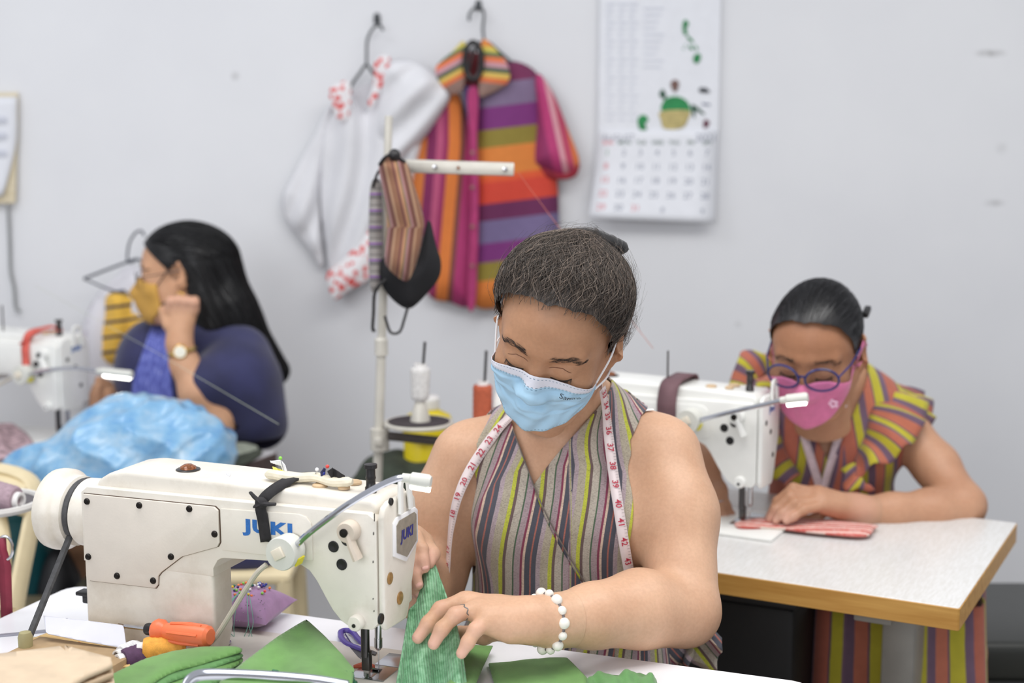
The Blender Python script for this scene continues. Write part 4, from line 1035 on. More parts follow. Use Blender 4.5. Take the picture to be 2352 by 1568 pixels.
# sleek black hair
hfb = Fld((-.12, -.16, -.14), (.12, .12, .15), .0032)
hfb.op(el((0, -.018, .034), (.078, .098, .0885)), .01); hfb.op(el((0, .028, .046), (.0690, .0630, .0590)), .03); hfb.op(el((0, -.07, -.02), (.058, .045, .06)), .03); hfb.op(el((-.02, -.115, .02), (.034, .03, .034)), .01)
hv, hq = hfb.mesh(); hv, ht = clip(hv, hq, hairline(hv)); seeds = rand_on(hv, ht, 2600, 5); fl_b = lambda p: V(-.01, -.12, .03)-p
sv, sf = strands(hfb, seeds, fl_b, 8, .010, .0005, wave=.12, freq=30, lift0=.0002, lift1=.0016, seed=8); hsb = hs_attr((len(hv), 0, 0), (len(sv), 27, .7))
av, af = join((hv, ht), (sv, sf)); raw('hair', local(pb, HB.w(av)), af, HAIR_B, pb, attrs={'hs': hsb})['label'] = 'black hair combed back tightly'
mb = MB().box(V(-.075, -.075, .045), (.012, .03, .012), bev=.003); mb.v = [tuple(x) for x in local(pb, HB.w(mb.v))]; mb.build('hair_clip', M_BLACKPL, pb)
# pink cloth mask with straps of the same cloth
M_PINK = mat('pink_jersey', (214, 116, 158), 0.8, var=0.05, vscale=60, bump=.2, bscale=900, sheen=.2)
top_b = lambda a: -.012-.020*np.clip((abs(a)-.5)/.6, -.1, 1)+.030*max(0, abs(a)-.95)
bot_b = lambda a: -.112+.070*min(1.35, abs(a)/.95)**1.6
g_, _, _ = mask_grid(top_b, bot_b, 1.22, 45, 21, .004, push=lambda A, W: .004*np.exp(-(A/.12)**2)+0*W)
mb = MB().grid(g_); mb.v = [tuple(x) for x in local(pb, HB.w(mb.v))]; mk = mb.build('face_mask', M_PINK, pb, thick=.0014, auto=180); mk['label'] = 'pink cloth mask with small white flower print'
for s, i in ((-1, 0), (1, 44)):
    a, b = g_[i, 20], g_[i, 0]; e1 = V(s*.083, -.006, .026); e2 = V(s*.0845, -.030, .002); e3 = V(s*.080, -.010, -.032); lp = []
    o_ = spline([a, e1, e2], 8); q_ = spline([b, e3, e2+V(0, .006, -.004)], 8); mb = MB()
    mb.grid(np.stack([o_, o_*.6+q_*.4 if False else o_+(q_-o_)*.32], 1)); mb.grid(np.stack([q_, q_+(o_-q_)*.25], 1)); mb.v = [tuple(x) for x in local(pb, HB.w(mb.v))]; mb.build('ear_loop', M_PINK, mk, thick=.0014)
pf = MB(); cpt = g_[13, 8]; 
for k in range(5):
    a = 2*math.pi*k/5; pf.sphere(cpt+V(-.004, .0035, 0)+V(math.cos(a)*.006, .0, math.sin(a)*.006), (.004, .0012, .004), 8, 5)
pf.v = [tuple(x) for x in local(pb, HB.w(pf.v))]; pf.build('flower_print', mat('pale_pink_print', (236, 190, 214), 0.8, var=0.05), mk)
# glasses
gl = None; M_GFR = mat('navy_acetate', (42, 48, 108), 0.25, var=0.15, vscale=60); M_LENS = mat('spectacle_lens', (246, 250, 255), 0.03, var=0, trans=1.0, spec=.6)
MATS['spectacle_lens'].node_tree.nodes['Principled BSDF'].inputs['IOR'].default_value = 1.05
mb = MB(); rims = []
for s in (-1, 1):
    c_ = V(s*.034, .105, .001); pts = [c_+V(s*0+.0285*math.cos(a), -.006*math.cos(a)*s, .0225*math.sin(a)*(1.0 if math.sin(a) > 0 else .95)) for a in np.linspace(0, 6.283, 29)]
    mb.tube(pts, .0022, 7, cap=False); rims.append(pts)
    mb.tube([V(s*.0625, .100, .008), V(s*.075, .06, .012), V(s*.0815, -.012, .014)], .0018, 6)
mb.tube(spline([V(-.0065, .106, .004), V(0, .108, .0065), V(.0065, .106, .004)], 7), .0022, 6)
mb.v = [tuple(x) for x in local(pb, HB.w(mb.v))]; gls = mb.build('glasses', M_GFR, pb); gls['label'] = 'round glasses with dark blue frame'
for pts in rims:
    q = MB().add(np.vstack([np.mean(pts[:-1], 0)[None]+V(0, .0012, 0), pts[:-1]]), [(0, 1+i, 1+(i+1) % 28) for i in range(28)]); q.v = [tuple(x) for x in local(pb, HB.w(q.v))]; q.build('lens', M_LENS, gls, thick=.0012)
# striped blouse with shoulder flounces
BLO = [(8, (176, 98, 78)), (1, (96, 72, 92)), (5, (180, 170, 44)), (1, (120, 92, 110)), (4, (108, 84, 104)), (6, (186, 108, 84)), (1, (110, 84, 100)), (6, (186, 176, 50)), (4, (112, 88, 108))]
M_BLO = stripes('orange_yellow_purple_cotton', 'su', .105, BLO, weave=900, wob=.004)
fbb = Fld((.30, 2.60, .44), (.96, 3.02, 1.10), .0058); body_b(fbb); v_, q_ = fbb.mesh(.008)
def g_bl(v):
    def arm(a, b, r):
        d = b-a; t = np.clip((v-a)@d/(d@d), 0, 1); return np.linalg.norm(v-a-t[:, None]*d, axis=1)-r
    vx = P(1895, 1055, 2.72); dn = np.abs(v[:, 0]-vx[0])*1.9-(v[:, 2]-vx[2]); neck = np.where(v[:, 1] < 2.80, dn, 1.035-v[:, 2])
    return np.minimum(np.minimum(arm(BL['sh']+V(.01, 0, 0), BL['el'], .048), arm(BL['shr']-V(.01, 0, 0), BL['elr'], .046)), neck)
v_, t_ = clip(v_, q_, g_bl(v_))
blo = rawtri('blouse', [(v_, t_)], M_BLO, pb, attrs={'su': (v_[:, 0]-bcx)+.12*(v_[:, 2]-.9)*np.sign(v_[:, 0]-bcx)}, thick=.003); blo['label'] = 'ruffled striped blouse'
def flounce(inner, outer, name, root, m, amp, cyc, nv=40, off=0.0, nu=10, sus=1.0):
    a = spline(inner, nv); b = spline(outer, nv); g = np.zeros((nv, nu, 3)); su = np.zeros((nv, nu)); L = np.cumsum(np.r_[0, np.linalg.norm(np.diff(b, axis=0), axis=1)])
    for i in range(nv):
        for j in range(nu):
            t = j/(nu-1); n = unit(np.cross(b[i]-a[i], (b[min(i+1, nv-1)]-b[max(i-1, 0)])))
            g[i, j] = a[i]+(b[i]-a[i])*t+n*(amp*t*math.sin(i/nv*cyc*6.283))+V(0, -.012*math.sin(t*math.pi), .008*math.sin(t*math.pi)); su[i, j] = L[i]*sus+off
    mb = MB().grid(g); mb.v = [tuple(x) for x in local(root, mb.v)]; return mb.build(name, m, root, attrs={'su': su.ravel()}, thick=.002, auto=180)
flounce([P(1992, 868, 2.80), P(2000, 920, 2.73), P(1990, 985, 2.69), P(1962, 1055, 2.67)], [P(2120, 905, 2.80), P(2128, 965, 2.70), P(2068, 1040, 2.63), P(1958, 1098, 2.62)], 'flounce', pb, M_BLO, .012, 4.5, off=.02)
flounce([P(2040, 888, 2.82), P(2085, 935, 2.76), P(2085, 985, 2.73)], [P(2125, 898, 2.83), P(2148, 955, 2.76), P(2118, 1010, 2.71)], 'flounce', pb, M_BLO, .010, 3, off=.05)
flounce([P(1800, 880, 2.80), P(1790, 950, 2.74), P(1800, 1020, 2.70), P(1840, 1090, 2.68)], [P(1735, 870, 2.78), P(1722, 960, 2.70), P(1745, 1060, 2.66), P(1800, 1120, 2.65)], 'flounce', pb, M_BLO, .010, 3.5, off=.01)
flounce([P(1790, 850, 2.84), P(1750, 870, 2.83), P(1740, 920, 2.80)], [P(1765, 812, 2.84), P(1702, 808, 2.84), P(1672, 900, 2.80)], 'flounce', pb, M_BLO, .010, 2, off=.06)
flounce([P(1968, 1062, 2.66), P(1985, 1085, 2.65), P(1975, 1110, 2.65)], [P(1930, 1078, 2.63), P(1950, 1128, 2.61), P(2010, 1120, 2.62)], 'flounce', pb, M_BLO, .008, 2, nv=24, off=.03)
# skirt hanging below the table edge
sk = []
for i, t in enumerate(np.linspace(0, 1, 60)):
    a = -2.2+t*4.6; c0 = V(bcx+.07, 2.78, 0); r = .165+.016*math.sin(t*70)+.010*math.sin(t*35+1)+.20*max(0, math.cos(a))**2
    sk.append([c0+V(math.sin(a)*r*.95*(1+.12*w_), -math.cos(a)*r*1.05*(1+.15*w_), .64-.46*w_) for w_ in np.linspace(0, 1, 12)])
mb = MB().grid(sk); mb.v = [tuple(x) for x in local(pb, mb.v)]; su = np.repeat(np.linspace(0, 1.15, 60)[:, None], 12, 1).ravel(); mb.build('skirt', M_BLO, pb, attrs={'su': su}, thick=.003, auto=180)

# ------------------------------------------------------------------ woman at the far left, chin on hand
HC = Head(P(418, 628, 3.40), -0.10, 1.62, 0.05, 1.0)
pc = empty('person', (-.72, 3.42, 0.0), 'person in navy blouse and mustard mask leaning chin on one hand', 'person')
CJ = dict(sh=P(545, 815, 3.33), el=P(492, 975, 3.20), wr=P(412, 790, 3.20), shr=P(420, 800, 3.58), elr=P(345, 940, 3.52), wrr=P(262, 912, 3.42))
ccx, ccy = P(476, 900, 3.43)[:2]
def body_c(f):
    f.op(rc(HC.w((0, -.03, -.08)), (ccx-.005, ccy, 1.025), .047, .05), .03); f.op(el((ccx+.01, ccy, .965), (.075, .14, .08)), .03)
    f.op(el((ccx-.01, ccy, .86), (.095, .135, .12)), .05); f.op(el(P(352, 860, 3.46), (.085, .12, .13)), .05); f.op(el((ccx, ccy, .70), (.10, .135, .14)), .05); f.op(el((ccx, ccy, .53), (.14, .17, .10)), .05)
    f.op(rc((ccx, ccy-.05, 1.005), CJ['sh'], .04, .05), .04); f.op(rc((ccx, ccy+.05, 1.0), CJ['shr'], .04, .048), .04)
fc = Fld((-1.06, 3.05, .42), (-.42, 3.78, 1.36), .0065); body_c(fc)
chain(fc, [(CJ['sh'], .05), (P(530, 890, 3.27), .046), (CJ['el'], .042), (P(455, 900, 3.195), .041), (P(424, 835, 3.20), .031), (CJ['wr'], .027)], .02)
chain(fc, [(CJ['shr'], .045), (CJ['elr'], .040), (CJ['wrr'], .027)], .02)
# loosely closed hand under the jaw, and the other hand at the machine
K = P(412, 722, 3.23)
fch = Fld(K-V(.12, .12, .16), K+V(.12, .12, .10), .0034)
fch.op(rc(CJ['wr'], K, .026, .028), .02); chain(fch, [(P(424, 835, 3.20), .031), (CJ['wr'], .027)], .02)
CF = []
for i in range(4): fch.op(rc(CJ['wr'], P(394+i*17, 704, 3.205), .021, .0125), .012)
for i in range(4):
    x = 391+i*18; c = [P(x, 712, 3.20), P(x+1, 690+2*abs(i-1), 3.195), P(x+2, 686+2*abs(i-1), 3.225), P(x+4, 708, 3.24)]; CF.append(c)
    fch.op(rc(c[0], c[1], .0115, .0110), .006); fch.op(rc(c[1], c[2], .0110, .010), .005); fch.op(rc(c[2], c[3], .010, .009), .005)
fch.op(rc(P(385, 745, 3.20), P(374, 712, 3.21), .013, .010), .01)
_k = P(236, 900, 3.38); fcr = Fld(_k-V(.12, .12, .12), _k+V(.12, .12, .12), .0036)
fcr.op(rc(CJ['wrr'], P(240, 905, 3.38), .026, .022), .014); fcr.op(rc(CJ['wrr'], P(240, 888, 3.40), .024, .018), .014)
for i in range(4):
    y = 882+i*14; fcr.op(rc(P(240, y, 3.38), P(222, y+8, 3.35), .0105, .010), .006); fcr.op(rc(P(222, y+8, 3.35), P(212, y+26, 3.34), .010, .0085), .006)
fcr.op(rc(P(246, 885, 3.40), P(226, 872, 3.36), .012, .009), .008)
cc = P(418, 815, 3.20); dc = unit(CJ['wr']-P(424, 835, 3.20))
bodyC = cut(fc, lambda v: np.where(np.linalg.norm(v-CJ['wr'], axis=1) < .07, -((v-cc)@dc), 1.0)); handC = cut(fch, lambda v: (v-cc)@dc+.012)
legsC = Fld((-1.2, 3.1, .0), (-.42, 3.78, .66), .012)
for s in (-1, 1): chain(legsC, [((ccx, ccy+s*.085, .54), .08), ((ccx-.33, ccy+s*.09, .52), .06), ((ccx-.30, ccy+s*.09, .12), .04)], .03); legsC.op(rc((ccx-.30, ccy+s*.09, .05), (ccx-.42, ccy+s*.09, .035), .036, .026), .02)
rawtri('body', [bodyC, handC, fcr.mesh(), legsC.mesh(), (HC.w(HEAD_V), HEAD_Q)], SK_C, pc, [(c[1], .03) for c in CF])
for s in (-1, 1): eyebrow(HC, pc, s, n=90); lashes(HC, pc, s)
# long straight black hair
hw = HC.w
hfc = Fld((-.17, -.34, -.36), (.15, .12, .15), .0045)
hfc.op(el((0, -.020, .034), (.081, .100, .090)), .01); hfc.op(el((0, .026, .044), (.0700, .0640, .0600)), .03)
hfc.op(rc((0, -.075, .02), (0, -.105, -.12), .066, .062), .04); hfc.op(rc((.02, -.105, -.12), (.03, -.190, -.26), .060, .034), .04); hfc.op(rc((-.02, -.09, -.10), (-.03, -.155, -.24), .058, .04), .04)
for s in (-1, 1): hfc.op(rc((s*.05, -.045, .03), (s*.055, -.065, -.13), .035, .04), .03)
hv, hq = hfc.mesh()
def hl_c(v):
    x, y, z = v[:, 0], v[:, 1], v[:, 2]; zl = np.where(y > -.02, 1.15*(y+.02)-.03, -1.0); ear = np.sqrt(((y+.004)/.022)**2+((z+.006)/.034)**2)-1
    return np.minimum(z-zl, np.where(np.abs(x) > .05, ear*.03, 1))
hv, ht = clip(hv, hq, hl_c(hv)); seeds = rand_on(hv, ht, 2600, 5)
fl_c = lambda p: np.where((p[:, 2] > .03)[:, None], V(0, -1, -.35)+np.zeros_like(p), V(0, -.42, -1)+np.zeros_like(p))
sv, sf = strands(hfc, seeds, fl_c, 9, .013, .0007, wave=.08, freq=20, lift0=.0003, lift1=.002, seed=18); av, af = join((hv, ht), (sv, sf))
raw('hair', local(pc, HC.w(av)), af, HAIR_B, pc)['label'] = 'long straight black hair'
# mustard mask, glasses, earring, watch
g_, _, _ = mask_grid(lambda a: .004-.02*min(1, abs(a)/.9), lambda a: -.122+.045*min(1.2, abs(a)/.95)**1.7, .98, 31, 17, .005, push=lambda A, W: .016*np.exp(-(A/.35)**2)*np.sin(W*3.14))
mb = MB().grid(g_); mb.v = [tuple(x) for x in local(pc, hw(mb.v))]; mk = mb.build('face_mask', mat('mustard_cloth', (208, 160, 78), 0.85, var=0.06, bump=.2, bscale=600), pc, thick=.0014, auto=180); mk['label'] = 'mustard yellow cloth mask'
for s, i in ((-1, 0), (1, 30)):
    mb = MB().tube(spline([g_[i, 15], V(s*.082, .0, .025), V(s*.083, -.028, .0), V(s*.079, -.008, -.036), g_[i, 2]], 20), .0013, 6); mb.v = [tuple(x) for x in local(pc, hw(mb.v))]; mb.build('ear_loop', M_BLACKPL, mk)
mb = MB()
for s in (-1, 1):
    c_ = V(s*.033, .103, -.004); mb.tube([c_+V(.026*math.cos(a), -.006*math.cos(a)*s, .019*math.sin(a)) for a in np.linspace(0, 6.283, 25)], .0012, 6, cap=False); mb.tube([V(s*.060, .097, .002), V(s*.075, .06, .004), V(s*.0815, -.012, .010)], .0012, 6)
mb.tube([V(-.007, .104, 0), V(0, .106, .002), V(.007, .104, 0)], .0012, 6); mb.v = [tuple(x) for x in local(pc, hw(mb.v))]; mb.build('glasses', M_DKSTEEL, pc)
mb = MB().tube([V(-.082, -.004, -.042)+V(0, .009*math.sin(a), -.010+.010*math.cos(a)) for a in np.linspace(0, 6.283, 17)], .0016, 6); mb.v = [tuple(x) for x in local(pc, hw(mb.v))]; mb.build('earring', mat('gold', (214, 170, 84), 0.2, 1.0, var=0.02), pc)
wc = P(418, 806, 3.20); ax = dc; e1 = unit(np.cross(ax, V(0, 1, 0))); e2 = np.cross(e1, ax)
mb = MB()
for rr in (.0295,): mb.tube(local(pc, np.array([wc+(e1*math.cos(a)+e2*math.sin(a))*rr for a in np.linspace(0, 6.283, 33)])), .0055, 8, cap=False)
wt = mb.build('wristwatch', mat('gold_band', (204, 176, 112), 0.25, 0.8, var=0.1), pc); wt['label'] = 'gold wristwatch'
nrm = unit(V(0.1, -1, .1)); MB().lathe([(.0165, -.004), (.0165, .003), (.0145, .0045), (1e-6, .0045)], local(pc, wc+nrm*.031), nrm, 20).build('watch_case', mat('gold', (214, 170, 84), 0.2, 1.0, var=0.02), wt)
MB().lathe([(.0135, .0045), (1e-6, .0048)], local(pc, wc+nrm*.031), nrm, 20).build('watch_dial', mat('cream_dial', (240, 236, 220), 0.3, var=0.02), wt)
# navy blouse with a wide sleeve and patterned front panel
M_NAVY = mat('navy_cotton', (42, 44, 84), 0.8, var=0.15, vscale=12, bump=.2, bscale=500, sheen=.2)
def pat():
    s = NT('periwinkle_pattern'); n = s.noise(1, 5, s.scaled((160, 160, 40)), .7); s.color(s.ramp(n, [(0.35, lin((64, 70, 150))), (0.6, lin((112, 122, 200))), (.72, lin((168, 176, 226)))])); s.b.inputs['Roughness'].default_value = .8; return s.m
M_PERI = pat()
fcb = Fld((-1.06, 3.05, .44), (-.36, 3.80, 1.14), .0065); body_c(fcb)
fcb.op(rc(CJ['sh']+V(.01, 0, 0), P(548, 890, 3.27), .060, .068), .03); fcb.op(rc(P(545, 870, 3.28), P(572, 965, 3.26), .070, .062), .04); fcb.op(rc(P(590, 880, 3.33), P(600, 975, 3.30), .05, .052), .05)
fcb.op(rc(P(545, 860, 3.28), P(478, 885, 3.22), .066, .060), .03); fcb.op(rc(CJ['shr'], P(385, 880, 3.56), .055, .058), .03)
v_, q_ = fcb.mesh(.006)
def g_c(v):
    hem = P(560, 1002, 3.26)[2]; d = unit(P(478, 985, 3.20)-P(540, 850, 3.30)); cuff = -((v-P(500, 960, 3.22))@unit(V(-.75, 0, -.66)))
    _d = CJ['el']-CJ['sh']; _t = np.clip((v-CJ['sh'])@_d/(_d@_d), 0, 1); armd = np.linalg.norm(v-CJ['sh']-_t[:, None]*_d, axis=1)
    near = (v[:, 1] < 3.37); neck = np.where((v[:, 0] < ccx), 1.055-(v[:, 2])-(v[:, 0]-ccx)*-.5*0, 1.06-v[:, 2])
    e = P(476, 910, 3.22); cf = (v[:, 0]-e[0])*.74+(v[:, 2]-e[2])*.67+.012*np.sin(v[:, 2]*60)
    return np.minimum(np.minimum(neck, np.where(near & (v[:, 2] > .80) & (armd < .115), cf, 1)), np.where(near & (v[:, 1] < 3.31), v[:, 2]-hem, 1))
v_, t_ = clip(v_, q_, g_c(v_)); nb = rawtri('blouse', [(v_, t_)], M_NAVY, pc, thick=.004); nb['label'] = 'loose navy blouse with wide sleeves'
pn = []
for (xa, xb, y) in [(np.interp(y, (735, 800, 870, 930, 1000), (352, 330, 306, 298, 292)), np.interp(y, (735, 800, 870, 930, 1000), (380, 384, 392, 400, 408)), y) for y in np.linspace(745, 990, 22)]:
    row = []
    for t in np.linspace(0, 1, 9):
        q = fcb.cast(xa+(xb-xa)*t, y, .014, 2.9); row.append(q)
    pn.append(row)
mb = MB().grid(pn); mb.v = [tuple(x) for x in local(pc, mb.v)]; mb.build('front_panel', M_PERI, nb, thick=.002, auto=180)

# ================================================================== THINGS ON THE WALL AND ON THE TABLES
def poly_sdf(p, poly):
    """signed distance (positive inside) of points p[n,2] to a polygon"""
    poly = np.asarray(poly, float); d = np.full(len(p), 1e9); ins = np.zeros(len(p), bool); n = len(poly)
    for i in range(n):
        a, b = poly[i], poly[(i+1) % n]; e = b-a; w = p-a; t = np.clip(w@e/(e@e+1e-9), 0, 1); d = np.minimum(d, np.linalg.norm(w-t[:, None]*e, axis=1))
        c = ((a[1] > p[:, 1]) != (b[1] > p[:, 1])) & (p[:, 0] < (b[0]-a[0])*(p[:, 1]-a[1])/(b[1]-a[1]+1e-12)+a[0]); ins ^= c
    return np.where(ins, d, -d)
def smooth_poly(pts, n=8):
    pts = [np.asarray(q, float) for q in pts]; m = len(pts); out = []
    for i in range(m):
        a, b, c, d = pts[i-1], pts[i], pts[(i+1) % m], pts[(i+2) % m]
        for t in np.linspace(0, 1, n, endpoint=False): out.append(0.5*((2*b)+(-a+c)*t+(2*a-5*b+4*c-d)*t*t+(-a+3*b-3*c+d)*t**3))
    return np.array(out)
def cloth(name, poly, m, place, parent=None, step=6, su=None, sv=None, thick=.002, smooth=True, attrs=None):
    """a cloth cut to an outline; place(px, py, d) gives the place of each point, d = distance to the edge in the outline's units"""
    poly = smooth_poly(poly) if smooth else np.asarray(poly, float); lo, hi = poly.min(0)-step, poly.max(0)+step
    xs = np.arange(lo[0], hi[0]+step, step); ys = np.arange(lo[1], hi[1]+step, step); X, Y = np.meshgrid(xs, ys, indexing='ij'); p = np.stack([X.ravel(), Y.ravel()], 1)
    nx, ny = len(xs), len(ys); i, j = np.meshgrid(np.arange(nx-1), np.arange(ny-1), indexing='ij'); a = (i*ny+j).ravel(); q = np.stack([a, a+ny, a+ny+1, a+1], 1)
    sd = poly_sdf(p, poly); v, t = clip(np.column_stack([p, sd]), q, sd); w3 = np.array([place(x, y, max(d, 0)) for x, y, d in v])
    at = {}
    if su is not None: at['su'] = np.array([su(x, y) for x, y, d in v])
    if sv is not None: at['sv'] = np.array([sv(x, y) for x, y, d in v])
    if parent is not None: w3 = local(parent, w3)
    return raw(name, w3, t, m, parent, attrs=at, thick=thick)
def pnoise(x, y, s, seed=0):
    return (math.sin(x*s*1.0+seed)+math.sin(y*s*1.3+seed*2.1+math.sin(x*s*.7))+math.sin((x+y)*s*.8+seed*.7)+math.sin((x-y*.6)*s*1.7+seed*3.3)*.6)/3.6

# ---------------------------------------------------------------- calendar
M_PAPER = mat('white_paper', (232, 234, 240), 0.6, var=0.015)
M_PALEINK = mat('pale_grey_print', (206, 209, 220), 0.6, var=0); M_GREENINK = mat('green_print', (36, 140, 78), 0.6, var=0.12, vscale=40); M_DKGREEN = mat('dark_green_print', (40, 84, 62), 0.6, var=0.1)
M_TANINK = mat('tan_print', (196, 180, 120), 0.6, var=0.12, vscale=60); M_GREYINK = mat('grey_print', (120, 126, 146), 0.6, var=0); M_REDINK = mat('red_print', (214, 84, 96), 0.6, var=0); M_BLKINK = mat('dark_print', (62, 66, 72), 0.6, var=0.05)
cal = empty('wall_calendar', P(1500, 300, 3.885), 'white wall calendar with green map and picture above the date sheet', 'calendar')
CY = 3.884
MB().add(local(cal, [P(1379, -70, CY), P(1657, -70, CY), P(1650, 304, CY-.004), P(1374, 304, CY-.004)]), [(0, 1, 2, 3)]).build('picture_sheet', M_PAPER, cal, smooth=False, thick=.0016)
g = []
for j, t in enumerate(np.linspace(0, 1, 14)):
    yl = 300+200*t; yr = 298+214*t; g.append([P(1374-22*t**1.5+(1650-10*t-1374+22*t**1.5)*s, yl+(yr-yl)*s, CY-.008-.040*t**1.6*(1-.25*s)) for s in np.linspace(0, 1, 7)])
g = np.array(g); MB().grid(local(cal, g)).build('date_sheet', M_PAPER, cal, thick=.0022, auto=180)
def on_cal(s, t, lift=.0022):
    i = min(max(t, 0), .9999)*13; j = min(max(s, 0), .9999)*6; a, b = int(i), int(j); u, v = i-a, j-b
    return g[a, b]*(1-u)*(1-v)+g[a+1, b]*u*(1-v)+g[a, b+1]*(1-u)*v+g[a+1, b+1]*u*v+V(0, -lift, .0006)
def cal_text(txt, s, t, h, m, name='date', bold=.0):
    v, f = text_mesh(txt, 1.0, bold=bold); w_ = [on_cal(s+x*h/.286, t-y*h/.215) for x, y, _ in v]; MB().add(local(cal, w_), f).build(name, m, cal, smooth=False)
def cal_rect(s0, s1, t0, t1, m, name, lift=.0020):
    n = 5; q = [[on_cal(s0+(s1-s0)*a, t0+(t1-t0)*b, lift) for b in np.linspace(0, 1, n)] for a in np.linspace(0, 1, n)]; MB().grid(local(cal, np.array(q))).build(name, m, cal, smooth=False)
cal_rect(.02, .97, .05, .155, mat('lavender_print', (204, 204, 222), 0.6, var=0.02), 'header_band', .0016)
cal_text('AUGUST', .17, .085, .020, M_GREYINK, 'month_lettering'); cal_text('2021', .90, .09, .026, M_GREYINK, 'year_lettering')
for k, dname in enumerate(('SUN', 'MON', 'TUE', 'WED', 'THU', 'FRI', 'SAT')): cal_text(dname, .085+.138*k, .142, .013, M_REDINK if k == 0 else M_DKGREEN, 'weekday_lettering', .02)
for d in range(1, 32):
    r, c = divmod(d-1, 7); red = c == 0 and d > 1 or d == 31
    cal_text(str(d), .085+.138*c, .255+.155*r, .021, M_GREENINK if d == 1 else (M_REDINK if red else M_GREYINK))
for s_, lab in ((.58, '8'), (.90, '9')): cal_text(lab, s_, .885, .018, M_GREYINK)
def cal_pic(name, poly, m, lift=.002, smooth=True):
    cloth(name, poly, m, lambda x, y, d: P(x, y, CY-.004-lift), cal, step=4, thick=.0003, smooth=smooth)
ln = MB()
for cx_ in (1392, 1420, 1445):
    for k in range(20): a = P(cx_, 8+14*k, CY-.0055); b = P(cx_+20-(k % 3)*4, 8+14*k, CY-.0055); ln.add(local(cal, [a, b, b-V(0, 0, .004), a-V(0, 0, .004)]), [(0, 1, 2, 3)])
for k in range(10): a = P(1478, 18+15*k, CY-.0055); b = P(1525-(k % 4)*6, 18+15*k, CY-.0055); ln.add(local(cal, [a, b, b-V(0, 0, .003), a-V(0, 0, .003)]), [(0, 1, 2, 3)])
tag(ln.build('text_lines', M_PALEINK, cal, smooth=False), kind='stuff')
cal_pic('map_island', [(1570, 48), (1578, 46), (1582, 56), (1576, 66), (1580, 78), (1572, 80), (1568, 66)], M_GREENINK)
for q in ([(1578, 82), (1588, 88), (1594, 98), (1588, 96), (1580, 90)], [(1582, 104), (1590, 106), (1592, 114), (1584, 112)], [(1596, 104), (1602, 108), (1602, 116), (1597, 112)], [(1566, 116), (1574, 100), (1576, 102), (1568, 118)], [(1594, 128), (1602, 122), (1610, 128), (1606, 142), (1598, 146), (1592, 138)]): cal_pic('map_island', q, M_GREENINK)
cal_pic('printed_basket', [(1518, 256), (1582, 254), (1580, 276), (1570, 292), (1548, 297), (1524, 294), (1518, 276)], M_TANINK, .0030)
cal_pic('printed_figure', [(1522, 256), (1524, 232), (1540, 222), (1560, 222), (1578, 232), (1586, 250), (1580, 258)], M_GREENINK, .0026)
cal_pic('printed_figure', [(1544, 204), (1540, 192), (1546, 184), (1555, 184), (1560, 192), (1556, 206), (1550, 212)], mat('brown_print', (122, 92, 84), 0.6, var=0.1), .0026)
cal_pic('printed_leaf', [(1464, 278), (1470, 266), (1482, 264), (1490, 276), (1482, 284), (1486, 298), (1470, 298)], M_GREENINK); cal_pic('printed_leaf', [(1514, 218), (1522, 204), (1530, 218), (1526, 228)], M_DKGREEN)
cal_pic('printed_car', [(1604, 206), (1610, 200), (1624, 202), (1632, 212), (1618, 214), (1606, 212)], M_BLKINK, smooth=False); cal_pic('printed_car', [(1612, 236), (1632, 238), (1632, 243), (1612, 241)], M_GREYINK, smooth=False)
cal_pic('printed_leaf', [(1588, 240), (1602, 246), (1620, 262), (1612, 262), (1598, 254), (1596, 272), (1590, 262)], M_DKGREEN); cal_pic('printed_wheel', [(1616, 278), (1622, 274), (1630, 280), (1626, 292), (1616, 294)], mat('maroon_print', (110, 62, 78), 0.6, var=0.1))

# ---------------------------------------------------------------- hooks, hangers, garments
M_WIRE = mat('grey_plastic_hanger', (66, 70, 74), 0.4, var=0.05)
def wall_hook(px, py, label):
    o = P(px, py, 3.898); t = empty('wall_hook', o, label, 'hook')
    MB().prism([(-.009, -.014), (.009, -.014), (.009, .006), (.005, .014), (-.005, .014), (-.009, .006)], -.004, .0, bev=.001).build('plate', M_WIRE, t)
    MB().tube(spline([(0, -.004, 0), (0, -.016, -.006), (0, -.026, -.012), (0, -.032, -.004)], 10), .0026, 8).build('prong', M_WIRE, t)
wall_hook(866, 42, 'small dark wall hook holding the white blouse hanger'); wall_hook(1099, 12, 'small dark wall hook above the striped shirt')
def hanger(hook_px, neck_px, tips_px, Y, label, m=M_WIRE, r=.004):
    t = empty('clothes_hanger', P(neck_px[0], neck_px[1], Y), label, 'hanger'); hx, hy = hook_px
    hk = [P(hx-22, hy+22, Y), P(hx-20, hy+4, Y), P(hx-4, hy-10, Y), P(hx+12, hy+2, Y), P(hx+10, hy+40, Y)] if hx > neck_px[0]-30 and hx > 1000 else [P(hx+14, hy+20, Y), P(hx+6, hy+8, Y), P(hx-8, hy+14, Y), P(hx-22, hy+40, Y), P(hx-24, hy+80, Y)]
    MB().tube(local(t, spline(hk+[P(neck_px[0], neck_px[1], Y)], 24)), r*.9, 8).build('hook', m, t)
    (ax, ay), (bx, by) = tips_px
    MB().tube(local(t, spline([P(ax, ay, Y), P((ax*.35+neck_px[0]*.65), ay*.3+neck_px[1]*.7, Y), P(neck_px[0], neck_px[1], Y), P((bx*.35+neck_px[0]*.65), by*.3+neck_px[1]*.7, Y), P(bx, by, Y)], 20)), r, 8).build('shoulder_bar', m, t)
    MB().tube(local(t, spline([P(ax, ay, Y), P((ax+bx)/2, (ay+by)/2+12, Y), P(bx, by, Y)], 12)), r*.8, 8).build('crossbar', m, t)
    return t
hanger((866, 50), (842, 150), ((800, 205), (900, 240)), 3.855, 'grey hanger inside the white blouse')
